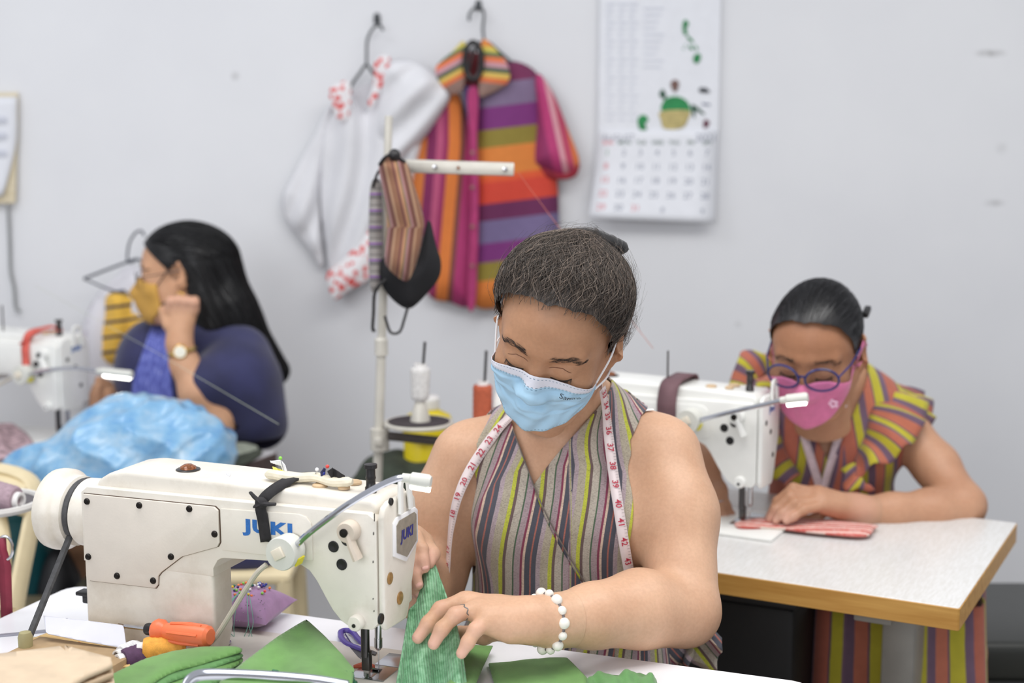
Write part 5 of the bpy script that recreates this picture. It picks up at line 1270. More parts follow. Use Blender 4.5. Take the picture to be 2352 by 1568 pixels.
hanger((1099, 26), (1112, 95), ((1010, 190), (1225, 190)), 3.855, 'dark hanger inside the colourful striped shirt')
M_WHITEC = mat('white_cotton', (228, 228, 232), 0.85, var=0.03, vscale=8, bump=.15, bscale=300)
def emb():
    s = NT('red_embroidery'); v = s.node('ShaderNodeTexVoronoi'); v.inputs['Scale'].default_value = 60; s.link(s.coord(), v.inputs[0])
    s.color(s.ramp(v.outputs['Distance'], [(0.35, lin((222, 66, 62))), (0.5, lin((236, 232, 234)))])); s.b.inputs['Roughness'].default_value = .85; return s.m
M_EMB = emb()
blw = empty('blouse', P(820, 400, 3.84), 'white blouse with red embroidered collar and hem on a hanger', 'blouse')
def hang(base, depth, fs, amp, seed, ang=0.0):
    ca, sa = math.cos(ang), math.sin(ang)
    return lambda x, y, d: P(x, y, base-depth*(1-math.exp(-d/22.0))-amp*math.sin((x*ca+y*sa)*fs+seed+math.sin(y*.012)*1.2)*min(1, d/20.0))
cloth('body', [(800, 215), (838, 240), (880, 165), (955, 175), (985, 300), (960, 400), (900, 560), (850, 640), (800, 668), (765, 660), (748, 560), (735, 430), (745, 300)], M_WHITEC, hang(3.86, .05, .085, .016, 0, .15), blw)
cloth('sleeve', [(762, 235), (750, 330), (735, 470), (742, 610), (700, 560), (655, 500), (650, 450), (668, 410), (715, 320)], M_WHITEC, hang(3.87, .035, .11, .010, 1, .3), blw)
cloth('sleeve', [(885, 150), (940, 138), (990, 165), (1034, 208), (1012, 262), (950, 345), (890, 390), (862, 330), (866, 230)], M_WHITEC, hang(3.82, .06, .09, .014, 2, .9), blw)
for q in ([(758, 205), (795, 186), (806, 205), (800, 268), (782, 278), (765, 250)], [(862, 140), (885, 126), (896, 140), (880, 190), (856, 246), (846, 236), (858, 190)]): cloth('embroidered_collar', q, M_EMB, hang(3.80, .012, .1, .002, 0), blw, step=4)
cloth('embroidered_hem', [(752, 628), (790, 595), (850, 530), (862, 560), (858, 628), (800, 668), (768, 688), (756, 660)], M_EMB, hang(3.80, .015, .08, .004, 1, .5), blw, step=4)
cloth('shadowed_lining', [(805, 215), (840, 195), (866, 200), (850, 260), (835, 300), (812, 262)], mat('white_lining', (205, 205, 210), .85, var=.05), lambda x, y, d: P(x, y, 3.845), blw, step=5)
sht = empty('shirt', P(1130, 400, 3.84), 'short sleeved shirt in orange, purple and magenta stripes on a hanger', 'shirt')
def bandmat(name, bands):
    s = NT(name); a = s.attr('su'); lo, hi = bands[0][0], bands[-1][1]
    f = s.math('DIVIDE', s.math('SUBTRACT', a, lo), hi-lo); s.color(s.mix(.2, s.ramp(f, [((b[0]-lo)/(hi-lo), lin(b[2])) for b in bands], 'CONSTANT'), s.ramp(s.noise(40, 3), [(.3, (.6, .6, .6, 1)), (.7, (1, 1, 1, 1))]), 'MULTIPLY'))
    s.b.inputs['Roughness'].default_value = .8; s.bump(s.noise(500, 2), .15, .0006); return s.m
RB = [(60, 188, (116, 44, 84)), (188, 243, (126, 108, 138)), (243, 294, (122, 48, 118)), (294, 334, (142, 126, 52)), (334, 398, (222, 132, 60)), (398, 415, (226, 92, 52)), (415, 464, (212, 70, 52)), (464, 503, (106, 40, 84)), (503, 553, (118, 104, 144)), (553, 598, (122, 48, 118)), (598, 640, (146, 130, 52)), (640, 720, (228, 134, 62))]
RV = [(-200, 950, (200, 100, 50)), (950, 978, (214, 122, 56)), (978, 1003, (128, 38, 88)), (1003, 1018, (186, 84, 122)), (1018, 1030, (150, 40, 92)), (1030, 1056, (226, 128, 60)), (1056, 1068, (122, 70, 60)), (1068, 1096, (176, 56, 112)), (1096, 1200, (150, 44, 100))]
SV_ = [(1200, 1240, (150, 50, 100)), (1240, 1262, (186, 60, 116)), (1262, 1274, (222, 160, 170)), (1274, 1290, (190, 70, 100)), (1290, 1330, (226, 122, 62)), (1330, 1400, (190, 70, 70))]
CB_ = [(90, 108, (226, 140, 70)), (108, 120, (214, 196, 90)), (120, 130, (90, 110, 80)), (130, 142, (230, 120, 70)), (142, 155, (200, 150, 160)), (155, 166, (70, 96, 78)), (166, 178, (226, 190, 96)), (178, 190, (228, 118, 70)), (190, 240, (150, 120, 110))]
cloth('front_panel', [(1098, 205), (1130, 175), (1172, 140), (1238, 176), (1262, 300), (1280, 420), (1284, 560), (1284, 690), (1180, 700), (1084, 692), (1088, 500), (1092, 330)], bandmat('horizontal_shirt_stripes', RB), hang(3.86, .05, .03, .007, 0, .05), sht, su=lambda x, y: y+.12*(x-1150))
cloth('front_panel', [(1000, 225), (1040, 195), (1085, 320), (1094, 500), (1086, 690), (1030, 692), (980, 668), (950, 520), (935, 400), (960, 300)], bandmat('vertical_shirt_stripes', RV), hang(3.865, .05, .04, .007, 1, .0), sht, su=lambda x, y: x+max(0, y-330)*.085*(1 if x < 1070 else .2))
cloth('sleeve', [(1232, 172), (1268, 210), (1305, 300), (1330, 375), (1296, 402), (1240, 385), (1224, 365), (1232, 280)], bandmat('sleeve_stripes', SV_), hang(3.835, .05, .05, .004, 2, .1), sht, su=lambda x, y: x-(y-250)*.22)
cloth('cuff_lining', [(1226, 362), (1262, 385), (1300, 398), (1330, 374), (1322, 404), (1284, 412), (1246, 398)], mat('red_lining', (150, 34, 52), .8, var=.1), hang(3.83, .02, .05, .002, 0), sht, step=4)
cm_ = bandmat('collar_stripes', CB_)
cloth('collar', [(1000, 160), (1040, 118), (1066, 95), (1072, 140), (1062, 205), (1030, 212)], cm_, hang(3.80, .012, .05, .001, 0), sht, step=4, su=lambda x, y: y+(x-1040)*.55)
cloth('collar', [(1108, 92), (1130, 104), (1166, 150), (1166, 190), (1120, 218), (1100, 216), (1104, 150)], cm_, hang(3.80, .012, .05, .001, 0), sht, step=4, su=lambda x, y: y-(x-1130)*.1)
cloth('placket', [(1074, 215), (1098, 208), (1096, 320), (1099, 480), (1092, 690), (1074, 690), (1082, 480), (1080, 330)], mat('magenta_placket', (176, 58, 112), .8, var=.06), hang(3.805, .008, .05, .002, 0), sht, step=4)
cloth('neck_facing', [(1066, 200), (1100, 215), (1098, 262), (1086, 318), (1072, 262)], mat('blue_facing', (84, 72, 120), .8, var=.1), hang(3.815, .004, .05, .001, 0), sht, step=4)
cloth('neck_lining', [(1062, 130), (1108, 130), (1104, 215), (1066, 215)], mat('red_neck_lining', (120, 40, 50), .8, var=.2), hang(3.845, .004, .05, .001, 0), sht, step=5)
for y in (350, 430, 520, 610): MB().lathe([(.0055, 0), (.0055, .0018), (1e-6, .002)], local(sht, P(1085, y, 3.793)), (0, -1, 0), 12).build('button', mat('dull_button', (150, 110, 100), .4, var=.1), sht)
clp = empty('hanger_clip', P(1087, 140, 3.79), 'black oval clip hanging at the shirt collar', 'clip')
MB().tube([V(.022*math.cos(a), 0, .048*math.sin(a)) for a in np.linspace(0, 6.283, 33)], .0075, 8, cap=False).build('loop', M_BLACKPL, clp); MB().tube([V(-.018, -.002, -.04), V(0, -.004, .02), V(.012, -.002, .045)], .004, 8).build('tongue', M_BLACKPL, clp)
# papers at the left edge, with their hanging cord
pap = empty('paper_pad', P(0, 350, 3.88), 'pad of white papers on a wooden board at the left edge of the wall', 'papers')
MB().add(local(pap, [P(-120, 215, 3.885), P(40, 212, 3.885), P(34, 466, 3.875), P(-120, 470, 3.875)]), [(0, 1, 2, 3)]).build('board', wood('pale_board', (214, 200, 168), (226, 214, 186)), pap, smooth=False, thick=.008)
gg = [[P(-120+(158-16*max(0, t-.4)**1.3*4.0)*s, 222+(232)*t*(1-.02*s), 3.872-.03*max(0, t-.4)**1.5*s) for s in np.linspace(0, 1, 8)] for t in np.linspace(0, 1, 12)]
MB().grid(local(pap, np.array(gg))).build('sheet', M_PAPER, pap, thick=.003)
for y in (268, 305, 345): MB().add(local(pap, [P(-60, y, 3.862), P(14, y, 3.862), P(14, y+12, 3.862), P(-60, y+12, 3.862)]), [(0, 1, 2, 3)]).build('printed_lines', M_PALEINK, pap, smooth=False)
tag(MB().tube(spline([P(18, 470, 3.88), P(22, 560, 3.888), P(24, 620, 3.888), P(32, 660, 3.888), P(36, 705, 3.886), P(46, 716, 3.884)], 24), .0045, 8).build('hanging_cord', mat('grey_cord_dark', (150, 152, 152), .6, var=.05)), 'thin grey cord hanging on the wall below the papers', 'cord')
# wire hanger with a pale floral garment, and the yellow and navy striped cloth
hanger((318, 522), (318, 595), ((192, 640), (345, 676)), 3.80, 'bent wire hanger beside the person in navy', mat('dark_wire', (76, 80, 92), .4, .4, var=.1), .0035)
def flor():
    s = NT('pale_floral'); v = s.node('ShaderNodeTexVoronoi'); v.inputs['Scale'].default_value = 16; s.link(s.coord(), v.inputs[0])
    s.color(s.ramp(v.outputs['Distance'], [(0.0, lin((150, 132, 142))), (.28, lin((196, 186, 196))), (.4, lin((226, 224, 230)))])); s.b.inputs['Roughness'].default_value = .85; return s.m
tag(cloth('floral_garment', [(262, 640), (300, 612), (345, 640), (350, 760), (340, 900), (240, 930), (170, 900), (182, 780), (215, 690)], flor(), hang(3.85, .04, .05, .01, 0, .1)), 'pale floral garment hanging behind the person in navy', 'garment')
YB = [(4, (246, 196, 80)), (1.1, (38, 44, 74))]
ysc = cloth('striped_cloth', [(250, 676), (318, 668), (322, 720), (354, 738), (350, 752), (318, 775), (296, 800), (280, 832), (255, 838), (214, 832), (226, 780), (242, 730)], stripes('yellow_navy_knit', 'su', 34, YB, wob=0), lambda x, y, d: P(x, y, 3.822-.03*(1-math.exp(-d/14))-.010*math.sin(x*.10)*min(1, d/14)), su=lambda x, y: y+(x-250)*.14+4, step=4, thick=.004)
tag(ysc, 'yellow cloth with navy stripes hanging beside the mustard mask', 'cloth')

# ---------------------------------------------------------------- thread stand behind, with hung masks
M_IVORY = mat('ivory_enamel', (206, 202, 192), .4, .1, var=.04); SY = 2.72
st = empty('thread_stand', (P(870, 1060, SY)[0], SY, 0), 'ivory thread stand with crossbar and round tray behind the seated person', 'thread stand')
L = lambda p: local(st, p)
pt, pbm = P(893, 266, SY), P(868, 1060, SY); dn = (pbm-pt)/(pt[2]-pbm[2])
MB().tube(L([pt, P(889, 395, SY)]), .0075, 12).build('top_rod', M_IVORY, st)
MB().tube(L([P(889, 380, SY), P(877, 770, SY), P(876, 800, SY)]), .0085, 12).build('upper_pole', M_IVORY, st)
MB().tube(L([P(876, 795, SY), pbm, pbm+dn*(pbm[2]-.03)]), .0095, 12).build('lower_pole', M_IVORY, st)
MB().lathe([(.013, 0), (.013, .03), (.010, .034)], L(P(876, 815, SY)), (0, 0, 1), 14).build('collar', M_IVORY, st)
MB().lathe([(.12, 0), (.12, .012), (.03, .025), (.02, .05)], (L(pbm+dn*(pbm[2]-.004))), (0, 0, 1), 28).build('floor_base', M_GREYMET, st)
a, b = P(900, 380, SY-.01), P(1180, 389, SY-.06); d = unit(b-a); up_ = unit(np.cross(np.cross(d, V(0, 0, 1)), d))
hw_ = .0125
cb_ = MB().grid(L(np.array([[q+up_*s*hw_+V(0, -.004*(1-s*s) if abs(s) < 1 else .006, 0) for s in (-1, -.85, 0, .85, 1)] for q in (a, a+(b-a)*.5, a+(b-a)*.985, b)])))
cbo = cb_.build('crossbar', M_IVORY, st, thick=.003)
for t in (.36, .93): MB().lathe([(.0045, 0), (.0045, .003), (1e-6, .004)], L(a+(b-a)*t+V(0, -.005, 0)), (0, -1, 0), 12).build('rivet', M_STEEL, cbo)
MB().lathe([(.003, 0), (.003, .002), (1e-6, .002)], L(a+(b-a)*.55+V(0, -.005, 0)), (0, -1, 0), 10).build('hole', mat('rust', (150, 96, 56), .7, var=.2), cbo)
jc = P(872, 1000, SY); MB().lathe([(.0185, 0), (.0185, .042)], L(jc-V(0, 0, .028)), (0, 0, 1), 16).box(L(jc+V(0, -.018, -.008)), (.016, .012, .016), bev=.002).build('clamp', M_IVORY, st)
bar = MB(); b0, b1 = P(885, 1000, SY), P(1120, 1024, SY-.02); bar.tube(L([b0, b1]), .0115, 4, flat=.8); bar.build('tray_arm', mat('grey_brown_steel', (112, 106, 104), .45, .3, var=.06), st)
tc = P(962, 976, SY); MB().lathe([(.0665, 0), (.068, .004), (.066, .008), (.060, .007)], L(tc), (0, 0, 1), 36).build('tray_rim', M_IVORY, st); MB().lathe([(.0605, .0083), (1e-6, .0086)], L(tc), (0, 0, 1), 36).build('tray_mat', mat('dark_felt', (58, 50, 54), .9, var=.1), st)
MB().lathe([(.020, 0), (.018, .012), (.010, .040), (.008, .044), (1e-6, .044)], L(tc+V(.003, 0, .007)), (0, 0, 1), 20).build('cone_holder', M_IVORY, st)
MB().tube(L([tc+V(.003, 0, .04), P(976, 785, SY)]), .0028, 8).build('spool_pin', M_DKSTEEL, st)
def spool(base, axis, r0, r1, h, m, label, cm=None, name='thread_spool', rim=.003, group=None):
    t = empty(name, base, label, 'thread spool', group=group); ax = unit(axis)
    prof = [(r0*.9, .002), (r0, .006)]+[(r0+(r1-r0)*k/12+.0007*(k % 2), .006+(h-.012)*k/12) for k in range(13)]+[(r1*.9, h-.003)]
    MB().lathe(prof, (0, 0, 0), ax, 24).build('thread', m, t)
    MB().lathe([(r0*.55, 0), (r0*.8, 0), (r0*.8, .004), (r1*.62, h), (r1*.62, h+.005), (r1*.42, h+.005), (r1*.40, h-.01), (1e-6, h-.012)], (0, 0, 0), ax, 20).build('core', cm or mat('white_core', (232, 230, 228), .4, var=.02), t)
    return t
def threadmat(name, c): return mat(name, c, .75, var=.10, vscale=160, bump=.5, bscale=700, bdist=.001)
spool(tc+V(.003, 0, .050), (0.01, 0, 1), .0175, .0195, .066, threadmat('white_thread', (222, 220, 218)), 'white spool of thread on the round tray')
t2 = P(1108, 985, SY); MB().lathe([(.05, 0), (.05, .006), (1e-6, .007)], L(t2), (0, 0, 1), 28).build('second_tray', M_IVORY, st); MB().tube(L([t2, P(1117, 805, SY)]), .0028, 8).build('spool_pin', M_DKSTEEL, st)
spool(t2+V(0, 0, .008), (0.01, 0, 1), .0185, .0185, .082, threadmat('rust_thread', (186, 92, 62)), 'rust orange spool of thread behind the shoulder')
# three cloth masks hung on the stand
MSK = [(5, (140, 98, 74)), (2, (106, 60, 58)), (3, (172, 128, 96)), (1, (80, 92, 60)), (2, (166, 122, 122)), (4, (112, 70, 60)), (2, (176, 140, 110))]
M_MSK = stripes('tan_striped_cotton', 'su', 46, MSK, weave=900)
def hung(poly, Y, depth, fold):
    return lambda x, y, d: P(x, y, Y-depth*(1-math.exp(-d/18.0))-fold*math.sin(y*.045+x*.02)*min(1, d/16))
m1 = empty('cloth_mask', P(920, 500, SY-.05), 'tan striped cloth mask hung on the stand crossbar', 'mask', group=None)
cloth('mask_body', [(872, 376), (900, 360), (932, 372), (952, 430), (972, 500), (970, 548), (958, 596), (938, 648), (900, 630), (884, 590), (888, 500), (878, 430)], M_MSK, hung(None, SY-.045, .03, .004), m1, step=4, su=lambda x, y: x-(y-500)*.22*(1 if y < 520 else -.55)+6)
MB().tube(local(m1, spline([P(872, 378, SY-.05), P(884, 362, SY-.06), P(905, 352, SY-.06), P(920, 366, SY-.055), P(930, 372, SY-.05)], 14)), .0035, 7).sphere(local(m1, P(906, 356, SY-.055)), .012, 10, 7).build('ear_loop', M_BLACKPL, m1)
m2 = empty('cloth_mask', P(960, 620, SY-.03), 'black cloth mask hanging behind the tan striped mask', 'mask')
cloth('mask_body', [(985, 505), (1000, 560), (1012, 600), (1008, 636), (985, 668), (945, 706), (915, 698), (882, 662), (872, 620), (885, 590), (940, 600), (968, 560)], mat('black_cotton', (22, 22, 26), .85, var=.15), hung(None, SY-.025, .03, .004), m2, step=4)
MB().tube(local(m2, spline([P(888, 640, SY-.04), P(862, 668, SY-.04), P(858, 720, SY-.035), P(856, 756, SY-.035), P(862, 758, SY-.035)], 14)), .0035, 6).tube(local(m2, spline([P(938, 700, SY-.03), P(928, 735, SY-.03), P(918, 762, SY-.03), P(898, 764, SY-.03), P(888, 740, SY-.03), P(884, 725, SY-.03)], 14)), .0030, 6).build('ear_loop', M_BLACKPL, m2)
m3 = empty('cloth_mask', P(862, 540, SY-.03), 'grey and purple woven mask seen edge on against the stand pole', 'mask')
cloth('mask_body', [(852, 425), (874, 420), (878, 520), (876, 640), (862, 672), (850, 650), (848, 540)], stripes('grey_purple_weave', 'su', 38, [(6, (150, 144, 140)), (1, (90, 86, 88)), (4, (158, 152, 148)), (1.5, (140, 80, 170)), (3, (120, 116, 116)), (1, (70, 66, 70))]), hung(None, SY-.02, .02, .003), m3, step=4, su=lambda x, y: y)
MB().tube(local(m3, spline([P(856, 430, SY-.03), P(866, 400, SY-.03), P(880, 380, SY-.03)], 8)), .0028, 6).build('ear_loop', M_BLACKPL, m3)

# ---------------------------------------------------------------- yellow jug and bag on a stool behind
so = P(985, 1150, 3.05); so[2] = .62
stl = empty('side_stool', (so[0], 3.05, 0), 'small grey stool carrying the yellow jug behind the seated person', 'stool')
MB().prism([(.22*math.cos(a), .16*math.sin(a)) for a in np.linspace(0, 6.283, 25)[:-1]], .62, .65, a=(1, 0, 0), b=(0, 1, 0), n=(0, 0, 1), bev=.006).build('seat', M_GREYMET, stl)
for sx in (-1, 1):
    for sy in (-1, 1): MB().tube([(sx*.13, sy*.09, .622), (sx*.17, sy*.12, .0)], .013, 10).build('leg', M_GREYMET, stl)
jg = empty('plastic_jug', (P(985, 1100, 3.03)[0], 3.03, .651), 'yellow plastic jug with white cap behind the round thread tray', 'jug')
MB().prism([(.052*math.cos(a)*(1+.12*abs(math.sin(2*a))), .045*math.sin(a)*(1+.12*abs(math.sin(2*a)))) for a in np.linspace(0, 6.283, 29)[:-1]], 0, .17, a=(1, 0, 0), b=(0, 1, 0), n=(0, 0, 1), bev=.006).lathe([(.056, .165), (.056, .195), (.048, .214), (.026, .226), (.022, .229), (.022, .232)], (0, 0, 0), (0, 0, 1), 24).build('bottle', mat('yellow_plastic', (226, 204, 30), .35, var=.04), jg)
MB().lathe([(.024, .230), (.025, .234), (.025, .252), (.022, .256), (1e-6, .256)], (0, 0, 0), (0, 0, 1), 20).build('cap', mat('white_cap', (238, 236, 232), .4, var=.01), jg)
MB().tube(spline([(.045, -.02, .19), (.075, -.02, .18), (.08, -.02, .12), (.055, -.02, .09)], 14), .009, 8).build('handle', mat('amber_plastic', (232, 178, 40), .35, var=.05), jg)
fbag = Fld((-.20, -.14, -.005), (.20, .14, .20), .006)
for k in range(14): fbag.op(el((random.uniform(-.07, .07), random.uniform(-.05, .05), random.uniform(.05, .10)), (random.uniform(.03, .06), .045, random.uniform(.04, .06))), .02)
v_, q_ = fbag.mesh(); o_ = raw('cloth_bag', v_, q_, mat('dark_green_canvas', (54, 62, 50), .85, var=.3, vscale=18)); o_.location = (P(918, 1100, 3.03)[0], 3.02, .635); tag(o_, 'dark green crumpled cloth bag beside the yellow jug', 'bag')

# ---------------------------------------------------------------- around the left table
def bagmat():
    s = NT('blue_plastic_film'); n = s.noise(1, 5, s.scaled((14, 14, 22)), .65)
    s.color(s.ramp(n, [(.30, lin((92, 158, 216))), (.5, lin((138, 190, 228))), (.68, lin((184, 214, 236)))])); b = s.b.inputs; b['Roughness'].default_value = .18; b['Transmission Weight'].default_value = .15; b['Coat Weight'].default_value = .5
    s.bump(s.noise(28, 5, rough=.7), .6, .008); return s.m
bo = PZ(280, 1112, TZ); fb_ = Fld((-.30, -.20, -.01), (.26, .24, .22), .006)
for c, r in (((-.02, .02, .03), (.15, .12, .10)), ((.08, .03, .04), (.11, .11, .095)), ((.13, .0, .03), (.06, .08, .07)), ((-.12, 0, .015), (.12, .09, .045)), ((-.02, .06, .07), (.07, .07, .07)), ((-.19, -.01, .008), (.08, .06, .022))): fb_.op(el(c, r), .05)
v_, q_ = fb_.mesh(); nz = np.array([1.0-abs(pnoise(x+.4*z, y+z, 26, 1))*2.2+.5*(1-abs(pnoise(x-z, y, 58, 3))*2.4) for x, y, z in v_]); v_ = v_+fb_.grad(v_)*(.012*nz)[:, None]; v_, t_ = clip(v_, q_, v_[:, 2]-.0015)
o_ = raw('plastic_bag', v_, t_, bagmat()); o_.location = (bo[0], bo[1]+.10, TZ); tag(o_, 'crumpled light blue plastic bag on the dark edged table', 'bag')
def onz(z0, amp, fs, seed=0, curl=0.0):
    return lambda x, y, d: PZ(x, y, TZ+z0)+V(0, 0, amp*(1+pnoise(x, y, fs, seed))*min(1, d/12)+curl)
tag(cloth('folded_cloth', [(462, 1030), (500, 1018), (560, 1020), (592, 1030), (560, 1052), (500, 1072), (462, 1074), (440, 1060)], mat('sage_grey_cloth', (150, 156, 142), .85, var=.12, vscale=30), onz(.006, .010, .06), step=5, thick=.006), 'folded grey green cloth beside the blue bag', 'cloth')
tag(cloth('folded_cloth', [(520, 1058), (560, 1040), (596, 1032), (600, 1042), (570, 1062), (530, 1074)], mat('dark_olive_cloth', (66, 72, 60), .85, var=.2, vscale=30), onz(.004, .006, .08), step=4, thick=.004), 'dark olive cloth scrap at the corner of the left table', 'cloth')
tag(cloth('cloth_scrap', [(-30, 1000), (20, 985), (55, 992), (80, 1030), (60, 1048), (-30, 1052)], mat('pink_grey_print', (186, 158, 164), .85, var=.3, vscale=60), onz(.006, .018, .07, 2), step=5, thick=.004), 'crumpled pink printed cloth at the left edge of the far table', 'cloth')
# red strap knotted round the far machine's arm
u_, n_, z_ = FC.on_n(62, 870, .06)
t = empty('cloth_strap', FC.w(u_, 0, .2), 'red cloth strap wound round the arm of the far left machine', 'strap', FC.rz)
loop = [(0, .062, -.045), (0, .063, .0), (0, .062, .030), (0, .045, .060), (0, .0, .066), (0, -.054, .058), (0, -.055, -.02), (0, -.03, -.048), (0, .03, -.049), (0, .062, -.045)]
MB().ribbon(spline(loop, 50), V(1, 0, 0), .020).build('band', mat('coral_red_cloth', (222, 104, 92), .8, var=.1), t, thick=.003); MB().ribbon(spline([(.01, .064, .035), (-.03, .05, .064), (-.07, .03, .067)], 10), V(0, 1, 0.2), .012).build('tail', mat('coral_red_cloth', (222, 104, 92)), t, thick=.002)
t = empty('cloth_strap', FB.w(.135, 0, .2), 'mauve brown strap wound round the arm of the right machine', 'strap', FB.rz)
MB().ribbon(spline([(q[0], q[1], q[2]) for q in loop], 50), V(1, 0, 0), .036).build('band', mat('mauve_brown_cloth', (112, 82, 88), .7, var=.1), t, thick=.003)
# near thread tray with mauve cone, cream chair, teal drum, red strap
NT_Y = 2.28; tp = P(-20, 1158, NT_Y)
ts = empty('thread_stand', (tp[0]-.06, NT_Y, 0), 'white thread tray on a pole at the left edge of the photo', 'thread stand')
MB().lathe([(.078, -.004), (.081, .002), (.080, .008), (.074, .008), (.072, .003)], local(ts, tp), (0, 0, 1), 36).build('tray', mat('white_plastic', (232, 230, 226), .35, var=.02), ts); MB().lathe([(.070, .004), (1e-6, .005)], local(ts, tp), (0, 0, 1), 36).build('tray_mat', mat('grey_felt', (104, 100, 104), .9, var=.1), ts)
MB().tube([local(ts, tp)+V(-.10, 0, .10), (local(ts, tp)+V(-.10, 0, 0))*V(1, 1, 0)+V(0, 0, .012)], .009, 10).box(local(ts, tp)+V(-.05, 0, -.012), (.13, .02, .012), bev=.002).build('pole', M_IVORY, ts); MB().lathe([(.13, 0), (.13, .012), (.03, .02)], (local(ts, tp)+V(-.10, 0, 0))*V(1, 1, 0), (0, 0, 1), 24).build('floor_base', M_GREYMET, ts)
spool(P(-22, 1132, NT_Y-.01)+V(-.01, 0, -.006), (1, -.25, -.05), .030, .023, .062, threadmat('mauve_thread', (168, 144, 154)), 'mauve thread cone lying in the white tray at left')
ch = empty('plastic_chair', (P(20, 1300, 2.75)[0], 2.78, 0), 'cream plastic chair with open slots behind the handwheel at left', 'chair')
M_CRCH = mat('cream_plastic', (226, 210, 172), .4, var=.03)
CHY = 2.70
outer = smooth_poly([(-70, 1075), (-20, 1066), (40, 1070), (82, 1095), (92, 1140), (78, 1230), (50, 1340), (40, 1400), (-70, 1400)], 8)
def frame_piece(name, pts_px, wd, Y):
    c = spline([P(x, y, Y(y)) for x, y in pts_px], 26); w_ = [];
    return MB().tube(local(ch, c), wd, 10, flat=.45).build(name, M_CRCH, ch)
yb = lambda y: CHY-.0004*(y-1070)
frame_piece('back_rim', [(-90, 1082), (-30, 1074), (30, 1082), (72, 1106), (80, 1150), (66, 1230), (48, 1320), (34, 1400)], .022, yb)
frame_piece('back_rail', [(-90, 1150), (-20, 1150), (40, 1160), (74, 1168)], .034, yb); frame_piece('back_rail', [(-90, 1100), (-20, 1096), (30, 1104), (70, 1120)], .026, yb)
frame_piece('back_slat', [(-10, 1160), (4, 1210), (10, 1290), (-2, 1400)], .014, yb)
sz = .44; cpx = local(ch, P(20, 1300, CHY)); MB().box((cpx[0]-.16, .11, sz), (.44, .34, .03), bev=.012).build('seat', M_CRCH, ch)
for sx, sy in ((-.34, -.03), (.02, -.03), (-.34, .25), (.02, .25)): MB().tube([(cpx[0]+sx, sy, sz), (cpx[0]+sx*1.12, sy*1.08, 0)], [.024, .018], 10).build('leg', M_CRCH, ch)
frame_piece('back_post', [(34, 1395), (28, 1440), (24, 1500)], .024, lambda y: CHY-.13); 
dr = empty('plastic_drum', (P(36, 1300, 3.22)[0], 3.22, 0), 'teal plastic drum behind the cream chair', 'drum')
MB().lathe([(.09, 0), (.094, .01), (.095, .30), (.098, .305), (.098, .32), (.095, .325), (.095, .60), (.099, .605), (.099, .63), (.09, .64), (1e-6, .64)], (0, 0, 0), (0, 0, 1), 36).build('drum_body', mat('teal_plastic', (34, 98, 106), .4, var=.08), dr); MB().lathe([(.100, .625), (.100, .652), (.09, .66), (1e-6, .66)], (0, 0, 0), (0, 0, 1), 36).build('lid', mat('teal_lid', (40, 108, 116), .4, var=.05), dr)
# dark garments / bags under the far table
for px, yy, w_, h_, c, lab in ((128, 3.17, .07, .50, (34, 34, 38), 'black bag standing under the far table'), (190, 3.12, .06, .45, (104, 100, 86), 'olive grey bag leaning under the far table behind the belt')):
    f_ = Fld((-.13, -.13, -.005), (.13, .13, h_+.10), .008); f_.op(el((0, 0, h_*.35), (w_, .07, h_*.40)), .02); f_.op(el((.01, 0, h_*.7), (w_*.8, .06, h_*.36)), .04); f_.op(el((0, 0, .05), (w_*1.1, .08, .06)), .04); v_, q_ = f_.mesh()
    nz = np.array([pnoise(x, z*.6+y, 40, px) for x, y, z in v_]); v_ = v_+f_.grad(v_)*(.008*nz)[:, None]; v_, t_ = clip(v_, q_, v_[:, 2]-.001)
    o_ = raw('carrier_bag', v_, t_, mat('bag_%d' % px, c, .5, var=.2, vscale=10)); o_.location = (P(px, 1300, yy)[0], yy, 0); tag(o_, lab, 'bag')
f_ = Fld((-.08, -.08, -.005), (.08, .08, .20), .006); f_.op(el((0, 0, .06), (.045, .04, .055)), .02); f_.op(el((.01, 0, .12), (.03, .03, .05)), .03); v_, q_ = f_.mesh(); v_, t_ = clip(v_, q_, v_[:, 2]-.001)
# red key strap with steel ring hanging from the tray
ks = empty('key_strap', P(8, 1250, 2.05), 'dark red strap with a steel ring at the left edge', 'strap')
MB().tube(local(ks, np.array([P(12, 1258, 2.05)+V(.011*math.sin(a), 0, .018*math.cos(a)) for a in np.linspace(0, 6.283, 25)])), .0022, 8, cap=False).build('ring', M_STEEL, ks)
MB().grid(local(ks, np.array([[P(x0, y, 2.05), P((x0+x1)/2, y, 2.046), P(x1, y, 2.05)] for x0, x1, y in ((-14, 14, 1236), (-12, 16, 1262), (-8, 20, 1275), (-5, 26, 1300), (0, 28, 1380), (4, 32, 1458))]))).build('strap', mat('maroon_webbing', (138, 46, 66), .7, var=.08), ks, thick=.003)
MB().tube(local(ks, np.array([P(-8, 1230, 2.05), P(-14, 1170, 2.15), P(-20, 1162, 2.20)])), .002, 6).build('cord', mat('maroon_webbing', (138, 46, 66)), ks)

